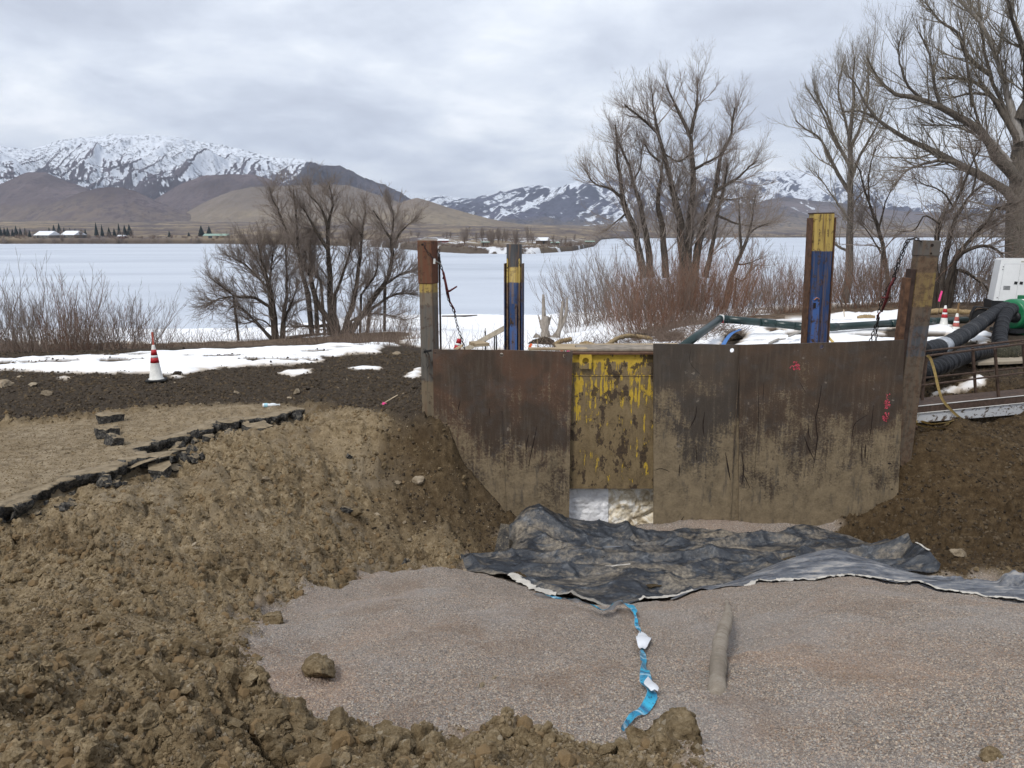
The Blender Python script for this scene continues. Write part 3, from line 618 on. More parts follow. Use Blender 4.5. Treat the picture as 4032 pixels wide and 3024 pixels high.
def tree(name, label, limbs, ox, oy, sc, Y, seed, mats, per=(14, 7, 5), lf=((0.16, 0.34), (0.25, 0.5), (0.25, 0.5)), up=(0.10, 0.10, 0.08), ang=(0.4, 1.0), wander=0.13, rmin=0.006, group=None, tmin=0.28, depth=0.12, ground_z=None, cat='tree', pale=(), extra=1.0, size=1.0):
    rng = np.random.default_rng(seed); n = 14; P_, R_ = [], []
    s = Y / F_PX
    for L, r0, r1 in limbs:
        P_.append(skel(rng, L, ox, oy, sc, Y, n, depth)); R_.append(np.linspace(r0, r1, n) * s * (1 + 0.06 * rng.normal(size=n)))
    P_ = np.array(P_); R_ = np.maximum(np.array(R_), rmin * 1.3)
    b0 = P_[0, 0].copy()
    if ground_z is None: ground_z = float(zbase(b0[0], b0[1])) - 0.15
    for i in range(len(P_)):                                  # stems that start low go on into the ground
        if P_[i, 0, 2] - ground_z < 2.4 and abs(P_[i, 0, 0] - b0[0]) < 3.5 and P_[i, 0, 2] > ground_z: P_[i, 0, 2] = ground_z
    T = thing(name, label, cat, tuple(float(v) for v in (b0[0], b0[1], ground_z)), group=group)
    def loc(o): o.location = tuple(-v for v in T.location); return o
    ki = [i for i in range(len(limbs)) if i not in pale]
    loc(tubes_np('trunk', [(P_[ki], R_[ki], 8)], mats[0], T))
    if pale: loc(tubes_np('dead_limb', [(P_[list(pale)], R_[list(pale)], 7)], B_PALE, T))
    batches = []; cur = [(P_, R_)]
    lens = np.linalg.norm(np.diff(P_, axis=1), axis=2).sum(1); w_ = np.maximum(np.round(per[0] * lens / lens.mean() * extra), 3).astype(int)
    A, B = [], []; h = size
    for i in range(len(P_)):
        a, b = spawn(rng, P_[i:i + 1], R_[i:i + 1], int(w_[i]), tmin, 0.98, (0.9 * h, 3.0 * h), ang, 9, wander * 0.8, up[0] * 0.7, 0.42, rmin * 1.5, 0.25, absl=True)
        A.append(a); B.append(b)
    a1, b1 = np.concatenate(A), np.concatenate(B); batches.append((a1, b1, 4))
    a2, b2 = spawn(rng, a1, b1, per[1], 0.12, 1.0, (0.4 * h, 1.4 * h), (0.3, 0.8), 6, wander, up[1], 0.6, rmin, 0.4, absl=True); batches.append((a2, b2, 3))
    a3, b3 = spawn(rng, a2, b2, per[2], 0.1, 1.0, (0.2 * h, 0.6 * h), (0.25, 0.8), 4, wander, up[2], 0.75, rmin * 0.75, 0.5, absl=True); batches.append((a3, b3, 3))
    a4, b4 = spawn(rng, P_, R_, int(per[0] * 0.6), 0.72, 1.0, (0.6 * h, 2.0 * h), (0.15, 0.7), 6, wander, up[0], 0.6, rmin, 0.3, absl=True); batches.append((a4, b4, 3))
    a5, b5 = spawn(rng, a4, b4, 5, 0.1, 1.0, (0.25 * h, 0.7 * h), (0.25, 0.8), 4, wander, up[1], 0.75, rmin * 0.75, 0.5, absl=True); batches.append((a5, b5, 3))
    loc(tubes_np('crown', batches, mats[1], T))
    return T
# --- great bare tree clump in the middle
o4 = (2200, 250, 1.659)
L = [([(820, 1420), (790, 1050), (740, 820), (700, 640), (650, 450), (560, 380), (430, 270)], 19, 3), ([(650, 450), (620, 300), (610, 180)], 6, 2),
     ([(560, 1400), (500, 1100), (440, 950), (410, 820), (385, 600), (370, 400)], 17, 3), ([(605, 1400), (560, 1050), (500, 820), (440, 620), (380, 480)], 15, 3),
     ([(700, 1400), (680, 1100), (650, 900), (670, 750), (690, 560)], 16, 3), ([(830, 1420), (850, 1050), (880, 780), (865, 560), (850, 460), (780, 320), (700, 140)], 19, 3),
     ([(860, 460), (900, 280), (905, 110)], 8, 2), ([(870, 1420), (930, 1100), (1020, 850), (1060, 600), (1130, 470), (1150, 290)], 17, 3), ([(960, 1400), (1030, 1050), (1080, 800), (1100, 650)], 11, 2.5),
     ([(415, 880), (340, 820), (230, 780), (170, 690)], 6, 2), ([(890, 690), (960, 650), (1050, 600), (1090, 520)], 6, 2), ([(1030, 830), (1150, 760), (1230, 690), (1290, 640)], 7, 2), ([(1020, 870), (1120, 890), (1230, 870)], 5, 2),
     ([(440, 980), (380, 1030), (310, 1090)], 4, 1.5), ([(730, 800), (790, 890), (830, 830)], 4, 1.5), ([(1030, 990), (1150, 1040), (1260, 1060), (1370, 1060)], 5, 1.5), ([(660, 640), (600, 590), (560, 520)], 5, 2), ([(690, 590), (780, 640), (850, 600)], 4, 2), ([(470, 800), (530, 680), (540, 560)], 4, 2)]
tree('cottonwood_tree', 'tall many-stemmed bare cottonwood clump with dark trunks rising above red brush', L, *o4, 56.0, 11, (B_DARK, B_TWIG), size=1.35, per=(22, 8, 6), lf=((0.10, 0.22), (0.3, 0.6), (0.3, 0.55)), up=(0.12, 0.12, 0.08), rmin=0.005, tmin=0.12, depth=0.06)
L = [([(1085, 1560), (1160, 1310), (1240, 1120), (1270, 950), (1285, 860)], 12, 2), ([(1190, 1210), (1180, 1000), (1178, 890)], 6, 2), ([(1245, 1110), (1300, 1070), (1390, 1040)], 4, 1.5), ([(1150, 1310), (1220, 1310), (1330, 1270)], 4, 1.5), ([(1150, 1390), (1200, 1420), (1260, 1340)], 4, 1.5)]
tree('cottonwood_tree', 'slim leaning bare tree to the side of the tall cottonwood clump', L, *o4, 50.0, 12, (B_DARK, B_TWIG), size=0.9, per=(12, 6, 4), lf=((0.12, 0.26), (0.3, 0.6), (0.3, 0.55)), rmin=0.009, depth=0.06)
# --- big tree on the right
o5 = (3000, 0, 1.3275)
L = [([(1350, 1560), (1350, 1150), (1345, 950), (1350, 780), (1385, 600), (1420, 420)], 58, 20), ([(1325, 1060), (1220, 960), (1050, 870), (920, 800), (800, 750), (700, 690), (600, 620), (500, 580), (430, 585)], 19, 3), ([(600, 620), (540, 540), (490, 440), (450, 395)], 6, 2),
     ([(1335, 940), (1230, 830), (1150, 690), (1050, 620), (930, 560), (830, 515), (700, 495), (650, 465), (600, 400), (550, 300)], 22, 3), ([(1340, 740), (1250, 570), (1150, 450), (1050, 410), (930, 405)], 14, 3), ([(1240, 550), (1190, 500), (1080, 490), (940, 525)], 7, 2),
     ([(1350, 740), (1300, 560), (1270, 430), (1210, 260), (1150, 130), (1060, 30), (1000, -30)], 15, 5), ([(1345, 720), (1240, 500), (1180, 350), (1150, 180), (1130, -30)], 9, 3), ([(1385, 600), (1370, 300), (1310, 100), (1275, -40)], 12, 4), ([(1190, 390), (1080, 300), (1020, 170), (930, 110), (850, 10)], 8, 2.5),
     ([(1060, 870), (960, 840), (880, 850), (760, 890), (690, 970)], 8, 2), ([(1300, 850), (1220, 750), (1140, 700), (1000, 660), (830, 650)], 7, 2), ([(830, 515), (760, 440), (720, 330), (715, 220)], 6, 2), ([(930, 555), (900, 430), (880, 300), (830, 180)], 6, 2), ([(1100, 560), (1080, 400), (1060, 250), (1040, 120)], 6, 2), ([(1150, 690), (1110, 560), (1090, 420)], 6, 2), ([(1340, 620), (1400, 500), (1450, 400)], 20, 6), ([(1330, 1100), (1220, 1090), (1190, 1150), (1120, 1230)], 8, 3)]
tree('cottonwood_tree', 'huge grey-barked bare cottonwood with sweeping limbs behind the white generator', L, *o5, 31.0, 21, (B_GREY, B_TWIG2), size=1.05, per=(17, 6, 3), lf=((0.10, 0.26), (0.3, 0.6), (0.25, 0.5)), up=(0.16, 0.13, 0.08), rmin=0.0045, tmin=0.15, depth=0.10, pale=(6, 11))
L = [([(435, 1640), (455, 1300), (465, 1050), (462, 820), (470, 650), (490, 480), (485, 300)], 17, 2.5), ([(455, 1000), (380, 870), (300, 720), (230, 680), (175, 630)], 8, 2), ([(460, 870), (400, 760), (340, 600), (270, 470)], 7, 2), ([(465, 930), (520, 800), (600, 660), (640, 560)], 7, 2), ([(470, 800), (440, 640), (400, 480), (430, 320)], 6, 2),
     ([(470, 760), (530, 620), (560, 450), (545, 290)], 6, 2), ([(400, 780), (300, 560), (245, 480)], 5, 1.5), ([(455, 1150), (360, 1010), (280, 900)], 5, 1.5), ([(450, 1310), (400, 1290), (350, 1240)], 6, 2), ([(460, 1100), (520, 1010), (600, 960)], 4, 1.5)]
tree('cottonwood_tree', 'upright bare tree with spreading fan of branches behind the blue and yellow post', L, *o5, 38.0, 22, (B_GREY, B_TWIG2), size=0.95, per=(13, 6, 3), lf=((0.12, 0.27), (0.3, 0.6), (0.25, 0.5)), up=(0.2, 0.15, 0.1), rmin=0.005, tmin=0.25, depth=0.08)
L = [([(665, 1560), (640, 1350), (610, 1200), (560, 1050), (520, 930), (485, 850)], 11, 2), ([(610, 1200), (650, 1050), (700, 950)], 4, 1.5), ([(560, 1050), (560, 900), (600, 760)], 4, 1.5), ([(640, 1350), (560, 1220), (500, 1150)], 4, 1.5)]
tree('cottonwood_tree', 'thin dark bare tree leaning towards the upright fan-shaped tree', L, *o5, 34.0, 23, (B_DARK, B_TWIG), size=0.75, per=(12, 6, 4), lf=((0.12, 0.3), (0.3, 0.6), (0.25, 0.5)), rmin=0.007)
L = [([(895, 1560), (915, 1300), (930, 1150), (1000, 1080), (1040, 1000), (1045, 900)], 15, 2.5), ([(920, 1560), (1000, 1180), (1100, 1010), (1180, 960)], 14, 2.5), ([(950, 1560), (1010, 1360), (1120, 1290), (1200, 1290), (1260, 1330)], 14, 4), ([(990, 1370), (1100, 1240), (1180, 1150), (1220, 1090), (1290, 1075)], 10, 2.5), ([(1000, 1400), (1080, 1430), (1160, 1490), (1190, 1530)], 8, 3), ([(930, 1170), (850, 1130), (800, 1200), (720, 1210)], 4, 1.5), ([(1000, 1080), (940, 1000), (840, 960), (800, 930)], 4, 1.5), ([(1040, 1000), (1100, 850), (1140, 780)], 5, 2), ([(1100, 1010), (1120, 900), (1100, 800)], 4, 1.5)]
tree('willow_tree', 'low dark twisting bare tree with arching limbs behind the striped cones', L, *o5, 28.0, 24, (B_DARK, B_TWIG), size=0.75, per=(16, 7, 4), lf=((0.14, 0.32), (0.3, 0.6), (0.25, 0.5)), up=(0.05, 0.06, 0.05), rmin=0.006, wander=0.17)
# --- the two bushy trees on the left of the steel box
o6 = (700, 700, 2.1067)
L = [([(830, 1450), (800, 1150), (770, 900), (700, 700), (660, 540)], 12, 2), ([(850, 1450), (880, 1150), (905, 900), (900, 700), (890, 540)], 10, 2), ([(825, 1400), (700, 1250), (600, 1150), (490, 1060), (420, 1100)], 9, 2), ([(800, 1100), (640, 1000), (480, 980), (340, 880), (270, 830)], 8, 1.5), ([(780, 950), (640, 800), (530, 700), (400, 640)], 6, 1.5), ([(800, 1150), (730, 850), (620, 620), (560, 520)], 6, 1.5), ([(870, 1200), (960, 1000), (1000, 850)], 6, 1.5), ([(480, 980), (330, 1010), (270, 1050)], 5, 1.5), ([(760, 880), (780, 700), (800, 560)], 5, 1.5), ([(840, 1300), (700, 1180), (560, 1210), (480, 1190)], 4, 1.5)]
tree('willow_tree', 'low wide bare willow spreading sideways over the lake ice', L, *o6, 30.0, 31, (B_DARK, B_TWIG), size=0.6, per=(24, 9, 5), lf=((0.16, 0.36), (0.3, 0.6), (0.25, 0.5)), up=(0.10, 0.08, 0.04), rmin=0.0045, tmin=0.15)
L = [([(1330, 1330), (1270, 1050), (1265, 850), (1250, 600), (1245, 420), (1285, 200), (1250, 40)], 17, 2), ([(1245, 420), (1190, 250), (1100, 150), (1070, 70)], 6, 1.5), ([(1250, 600), (1150, 450), (1060, 280), (1020, 240)], 8, 2), ([(1310, 1280), (1150, 1020), (1090, 800), (1000, 640), (900, 430), (800, 200), (760, 80)], 12, 2), ([(1100, 1040), (1010, 700), (990, 400), (960, 100)], 10, 2),
     ([(1360, 1330), (1480, 950), (1510, 650), (1530, 480), (1560, 220)], 13, 2), ([(1530, 480), (1440, 380), (1400, 320)], 5, 1.5), ([(1400, 1330), (1620, 1000), (1730, 850), (1780, 620), (1760, 500), (1690, 380), (1620, 270)], 15, 2), ([(1785, 570), (1850, 450), (1960, 350)], 6, 1.5), ([(1770, 520), (1790, 330), (1760, 190)], 6, 1.5), ([(1700, 900), (1850, 800), (1980, 760)], 6, 1.5), ([(1560, 1120), (1800, 970), (1990, 965)], 7, 1.5),
     ([(1290, 1000), (1370, 800), (1430, 600), (1440, 480)], 7, 1.5), ([(1150, 1040), (1100, 760), (1100, 470)], 8, 1.5), ([(1400, 1200), (1600, 1130), (1800, 1150), (1900, 1180)], 6, 1.5), ([(1200, 880), (1120, 760), (1080, 600)], 6, 1.5), ([(1500, 1000), (1640, 800), (1660, 650)], 5, 1.5), ([(1260, 1200), (1180, 1230), (1060, 1230), (960, 1240)], 8, 3)]
tree('willow_tree', 'dense dark bare willow clump crowding against the rust-capped steel post', L, *o6, 34.0, 32, (B_DARK, B_TWIG), size=0.65, per=(25, 9, 5), lf=((0.12, 0.30), (0.3, 0.6), (0.25, 0.5)), up=(0.12, 0.08, 0.04), rmin=0.005, tmin=0.1, wander=0.15)
# --- brush
def shrub_proto(seed, mats, H, stems=46, per=5, spread=0.55, lean=0.35, r=0.008):
    rng = np.random.default_rng(seed)
    st = np.c_[rng.normal(size=(stems, 2)) * spread * 0.5, np.full(stems, -0.15)]
    d = np.c_[st[:, :2] * lean / spread * 2 + rng.normal(size=(stems, 2)) * 0.16, np.ones(stems)]
    L_ = H * (0.55 + 0.5 * rng.random(stems)); a, b = growb(rng, st, d, L_, r * (0.7 + 0.6 * rng.random(stems)), 8, 0.07, 0.06, 0.35)
    c_, d_ = spawn(rng, a, b, per, 0.2, 0.95, (0.22, 0.5), (0.2, 0.65), 5, 0.10, 0.16, 0.6, r * 0.45, 0.5)
    e_, f_ = spawn(rng, c_, d_, 2, 0.2, 0.95, (0.3, 0.6), (0.2, 0.6), 4, 0.10, 0.14, 0.8, r * 0.4, 0.6)
    k = stems // 2; mid = [(a[:k], b[:k], 4), (c_[: k * per], d_[: k * per], 3), (e_, f_, 3)]; oth = [(a[k:], b[k:], 4), (c_[k * per:], d_[k * per:], 3)]
    o1 = tubes_np('stems', oth, mats[0]); o2 = tubes_np('twigs', mid, mats[1]); COL.objects.unlink(o1); COL.objects.unlink(o2)
    return o1.data, o2.data
PROT = {'red': [shrub_proto(50 + i, (B_RED, B_RED if i else B_BRUSH), 2.2, 64, 5, 0.9, 0.34) for i in range(2)], 'brown': [shrub_proto(60 + i, (B_BRUSH, B_TWIG), 2.2, 46, 5, 0.7, 0.45) for i in range(3)], 'low': [shrub_proto(70, (B_BRUSH, B_TWIG2), 0.9, 60, 3, 1.6, 0.5, 0.006)]}
prng = random.Random(5)
def shrub(name, label, kind, px, Y, s, group, sz=None, rot=None):
    x = (px - CX) / F_PX / CP * Y; z = float(zbase(x, Y)); T = thing(name, label, 'shrub', (x, Y, z), (0, 0, prng.uniform(0, 6.3)), group)
    a, b = prng.choice(PROT[kind]); obj('stems', a, None, T); obj('twigs', b, None, T)['kind'] = 'stuff'
    T.scale = (s, s, s * (sz or 1) * prng.uniform(0.92, 1.1)); return T
for px, Y, s in ((-60, 20.5, 1.1), (50, 21.5, 0.95), (150, 20.6, 0.7), (235, 22, 1.2), (330, 20.8, 0.7), (420, 22.5, 0.8), (520, 22, 0.95), (610, 22.5, 0.6), (110, 24, 0.95), (390, 20.6, 0.5), (290, 20.4, 0.45)):
    shrub('willow_brush', 'reddish bare willow brush along the snowy bank edge beside the lone cone', 'red' if prng.random() < 0.2 else 'brown', px, Y, s * 0.92, 'brush along the bank by the cone')
for px, Y, s in ((2520, 27, 1.0), (2590, 25, 1.05), (2650, 28, 1.25), (2720, 25.5, 1.1), (2780, 27.5, 1.15), (2840, 26, 1.0), (2470, 24.6, 0.75), (2610, 30, 1.4), (2700, 31, 1.45), (2570, 23.9, 0.6)):
    shrub('red_brush', 'dense red-brown brush at the foot of the tall cottonwood clump', 'red', px, Y, s, 'red brush under the cottonwoods')
for px, Y, s in ((2900, 27, 0.8), (2960, 29, 0.95), (3020, 27.5, 0.75), (3080, 30, 1.0), (3140, 28, 0.85), (3290, 29, 0.9), (3340, 30, 1.1), (3390, 28.6, 1.0), (3440, 30, 1.1), (3500, 29, 1.0), (3650, 29, 1.2), (3720, 30, 1.2), (3790, 29.5, 1.1), (3850, 31, 1.25), (3910, 32, 1.2), (3040, 33, 1.2), (3230, 34, 1.3), (3470, 33, 1.3)):
    shrub('brown_brush', 'grey-brown bare brush beyond the dark green pipe line', 'brown' if prng.random() < 0.7 else 'red', px, Y, s, 'brush beyond the pipe line')
for px, Y, s in ((2290, 38, 1.5), (2340, 36, 1.35), (2400, 37, 1.6), (2450, 34, 1.5), (2260, 33, 0.8), (2480, 40, 2.0)):
    shrub('grey_brush', 'arching grey brush behind the weathered stumps', 'brown', px, Y, s, 'brush behind the stumps')
for px, Y, s in ((1480, 30, 0.7), (1330, 31, 0.7), (1580, 30, 0.6), (1420, 27, 0.6)):
    shrub('dry_brush', 'low dry brush tangle under the dense willow clump', 'brown', px, Y, s, 'low brush under the willow clump')
# dry weeds on the beach: nobody could count them
rng = np.random.default_rng(77); n = 5200
wx = rng.uniform(-16, 9, n); wy = bank_edge(wx) + rng.exponential(4.5, n) + 0.2; keep = (fbm(wx * 0.5, wy * 0.3, 3, 91) > -0.1) & ((wx < -2.5) | (rng.random(n) < 0.3)); wx, wy = wx[keep], wy[keep]
st = np.c_[wx, wy, zbase(wx, wy) - 0.05]; d = np.c_[rng.normal(size=(len(wx), 2)) * 0.35, np.ones(len(wx))]
a, b = growb(rng, st, d, rng.uniform(0.2, 0.75, len(wx)), np.full(len(wx), 0.006), 4, 0.15, 0, 0.5)
tag(tubes_np('dry_weeds', [(a, b, 3)], B_BRUSH), 'thin dry weed stalks on the snowy beach', None, None, 'stuff')
n = 2600; wx = rng.uniform(1.0, 6.5, n); wy = bank_edge(wx) + rng.uniform(-2.6, 1.5, n); st = np.c_[wx, wy, zbase(wx, wy)]
d = np.c_[rng.normal(size=(n, 2)) * 0.9, np.full(n, 0.5)]; a, b = growb(rng, st, d, rng.uniform(0.3, 0.9, n), np.full(n, 0.006), 4, 0.25, -0.05, 0.5)
tag(tubes_np('brushwood', [(a, b, 3)], B_BRUSH), 'tangle of cut twigs lying along the bank', None, None, 'stuff')

# ------------------------------------------------------------------ far shore trees and buildings
def conifer_mesh(seed):
    rng = np.random.default_rng(seed); V, F = [], []
    for k in range(520):
        t = rng.random() ** 0.8; z = 0.08 + 0.92 * t; r = (1 - t) * 0.26 * (0.6 + 0.4 * rng.random()) + 0.02; a = rng.random() * 6.283
        p = np.array((math.cos(a) * r, math.sin(a) * r, z - 0.03)); q = np.array((math.cos(a) * r * 0.3, math.sin(a) * r * 0.3, z + 0.07)); s = np.array((-math.sin(a), math.cos(a), 0)) * (0.075 * (1.25 - t))
        i = len(V); V += [p - s, p + s, q]; F.append((i, i + 1, i + 2))
    return mesh_np('needles', V, np.array(F), False)
CON = [conifer_mesh(i) for i in range(3)]; M_CON = simple('conifer_needles', (0.022, 0.032, 0.030), 0.95); M_BRK = simple('far_trunk', (0.06, 0.05, 0.045), 0.95)
TRK = MB().tube([(0, 0, -0.05), (0, 0, 0.9)], [0.02, 0.004], 5).build('trunk', M_BRK).data; bpy.data.objects.remove(bpy.data.objects['trunk'] if 'trunk' in [o.name for o in COL.objects if o.parent is None and o.type == 'MESH'] else [o for o in COL.objects if o.data == TRK][0])
for m in CON: m.materials.append(M_CON)
def bare_mesh(seed):
    rng = np.random.default_rng(seed); a, b = growb(rng, np.tile([[0, 0, -0.03]], (7, 1)), np.c_[rng.normal(size=(7, 2)) * 0.25, np.ones(7)], np.full(7, 0.85), np.full(7, 0.014), 6, 0.1, 0.05, 0.3)
    c_, d_ = spawn(rng, a, b, 12, 0.2, 1, (0.2, 0.4), (0.3, 0.9), 4, 0.12, 0.12, 0.5, 0.005, 0.5); e_, f_ = spawn(rng, c_, d_, 5, 0.2, 1, (0.3, 0.6), (0.3, 0.9), 3, 0.12, 0.1, 0.7, 0.004, 0.6)
    o1 = tubes_np('trunk', [(a, b, 4)], B_BRUSH); o2 = tubes_np('crown', [(c_, d_, 3), (e_, f_, 3)], B_TWIG); COL.objects.unlink(o1); COL.objects.unlink(o2); return o1.data, o2.data
BARE = [bare_mesh(i) for i in range(3)]
def far_at(px, Y): return ((px - CX) / F_PX / CP * Y, Y, zfar(px, Y) - 0.2)
def far_tree(kind, px, Y, h, label, group, w_=1.0):
    T = thing('pine_tree' if kind == 'con' else 'bare_tree', label, 'tree', far_at(px, Y), (0, 0, prng.uniform(0, 6)), group); T.scale = (h * w_, h * w_, h)
    if kind == 'con': obj('crown', prng.choice(CON), None, T); obj('trunk', TRK, None, T)
    else: a, b = prng.choice(BARE); obj('trunk', a, None, T); obj('crown', b, None, T)
for px, h in ((-40, 13), (4, 11), (22, 17), (42, 12), (58, 13), (76, 14), (92, 12), (104, 13), (122, 11), (136, 14), (152, 12), (170, 11), (186, 10), (-15, 12)):
    far_tree('con', px, 1080 + prng.uniform(-30, 60), h, 'dark pine in the row along the far shore beside the white-roofed barns', 'pines beside the barns')
for px, h in ((262, 12), (280, 15), (300, 17), (318, 11), (340, 12), (360, 11), (398, 10)):
    far_tree('con', px, 1130 + prng.uniform(-10, 40), h, 'dark pine standing behind the white-roofed barns', 'pines behind the barns')
for px, h, w_ in ((440, 19, 0.7), (462, 17, 0.7), (526, 18, 0.7), (548, 15, 1.1), (566, 16, 1.2), (488, 13, 1.2), (508, 12, 1.1)):
    far_tree('con', px, 1120, h, 'dark pine in the tall group past the white-roofed barns', 'tall pines past the barns', w_)
for px, h, w_ in ((838, 15, 1.5), (868, 15, 1.5), (716, 9, 1.2), (790, 6, 1.6)): far_tree('con', px, 1110, h, 'dark round evergreen near the green-roofed shed', 'evergreens by the green-roofed shed', w_)
for i in range(26):
    px = prng.uniform(0, 640); far_tree('bare', px, 1030 + prng.uniform(-20, 70), prng.uniform(6, 13), 'leafless brown tree on the far shore around the barns', 'leafless trees around the barns', 1.1)
for i in range(34):
    px = prng.choice([prng.uniform(1830, 2120), prng.uniform(1930, 2090), prng.uniform(2150, 2330)]); Y = 560 + prng.uniform(0, 120) if px < 2240 else prng.uniform(760, 850)
    far_tree('bare', px, Y, prng.uniform(9, 15) if px < 2120 else prng.uniform(6, 9), 'leafless tree in the grove on the low point across the ice', 'grove on the low point', 0.9)
for i in range(22):
    px = prng.uniform(1200, 1830); far_tree('bare', px, 760 + prng.uniform(0, 120) + (1800 - px) * 0.3, prng.uniform(5, 9), 'leafless tree on the far shore behind the willow clumps', 'leafless trees behind the willows', 1.2)
rng = np.random.default_rng(5); A, B = [], []
for i in range(1500):
    px = rng.uniform(-900, 2330) if i < 700 else rng.uniform(2300, 4900); i_ = int(np.clip(np.searchsorted(pxs, px), 1, len(pxs) - 1)); Y = Ysh[i_] * (1 + abs(rng.normal()) * 0.03 + 0.004); x, y, z = far_at(px, Y); h = rng.uniform(2, 5) * (Y / 1000) ** 0.5
    k = 12; st = np.tile([[x, y, z]], (k, 1)); a, b = growb(rng, st, np.c_[rng.normal(size=(k, 2)) * 0.6, np.ones(k)], np.full(k, h), np.full(k, h * 0.03), 3, 0.2, 0, 0.4); A.append(a); B.append(b)
tag(tubes_np('far_brush', [(np.concatenate(A), np.concatenate(B), 3)], B_BRUSH), 'dark band of brush along the far shoreline', None, None, 'stuff')
M_ROOFW = simple('snowy_roof', (0.75, 0.77, 0.80), 0.8, var=0.05); M_ROOFG = simple('green_roof', (0.24, 0.34, 0.28), 0.6, var=0.1); M_WALLB = simple('brown_wall', (0.12, 0.085, 0.06), 0.9); M_WALLG = simple('grey_wall', (0.16, 0.15, 0.13), 0.9); M_WALLT = simple('tan_wall', (0.30, 0.24, 0.17), 0.9); M_WALLR = simple('red_wall', (0.2, 0.05, 0.04), 0.9); M_DKWIN = simple('dark_opening', (0.02, 0.022, 0.025), 0.3)
def barn(name, label, px, Y, w_, d_, hw, hr, mr, mw, rot=0.0, cat='building', ends='x'):
    T = thing(name, label, cat, far_at(px, Y), (0, 0, rot))
    MB().box((0, 0, hw / 2 - 0.3), (w_, d_, hw + 0.6)).build('wall', mw, T)
    o = 0.5; V = [(-w_ / 2 - o, -d_ / 2 - o, hw), (w_ / 2 + o, -d_ / 2 - o, hw), (w_ / 2 + o, d_ / 2 + o, hw), (-w_ / 2 - o, d_ / 2 + o, hw), (-w_ / 2 - o, 0, hw + hr), (w_ / 2 + o, 0, hw + hr)]
    MB().faces(V, [(0, 1, 5, 4), (2, 3, 4, 5), (0, 4, 3), (1, 2, 5), (3, 2, 1, 0)]).build('roof', mr, T)
    MB().box((-w_ * 0.2, -d_ / 2 - 0.04, hw * 0.45), (w_ * 0.16, 0.08, hw * 0.8)).build('door', M_DKWIN, T)
    for q in (0.12, 0.34): MB().box((w_ * q, -d_ / 2 - 0.04, hw * 0.6), (w_ * 0.08, 0.08, hw * 0.35)).build('window', M_DKWIN, T)
    return T
barn('barn', 'long barn with white snowy roof nearest the row of pines', 254, 1045, 26, 20, 3.5, 5.5, M_ROOFW, M_WALLG, R(-18)); barn('barn', 'white snow-roofed barn beside its twin and the tall pines', 352, 1045, 24, 20, 3.5, 5.5, M_ROOFW, M_WALLG, R(-18))
barn('cabin', 'small dark red cabin with snowy roof past the twin barns', 536, 1035, 9, 7, 2.6, 1.8, M_ROOFW, M_WALLR); barn('shed', 'long low shed with pale green roof by two round evergreens', 895, 1035, 31, 12, 3.4, 2.6, M_ROOFG, M_WALLT)
barn('cabin', 'low snow-roofed cabin behind the rust-capped post', 1755, 640, 8, 6, 1.6, 1.1, M_ROOFW, M_WALLR); barn('shed', 'brown boxy shed in the grove on the point', 1914, 545, 5.2, 4, 3.0, 0.5, M_ROOFG, M_WALLB)
barn('house', 'dark house with snowy green-edged gable roof on the point', 2134, 640, 8.6, 9, 2.8, 2.6, M_ROOFW, M_WALLB, R(25)); barn('shed', 'low green-roofed shed near the tip of the point', 2180, 610, 6, 4, 2.0, 0.7, M_ROOFG, M_WALLB); barn('cabin', 'small dark shed at the very tip of the point', 2312, 790, 9, 5, 2.4, 1.0, M_ROOFG, M_WALLB)
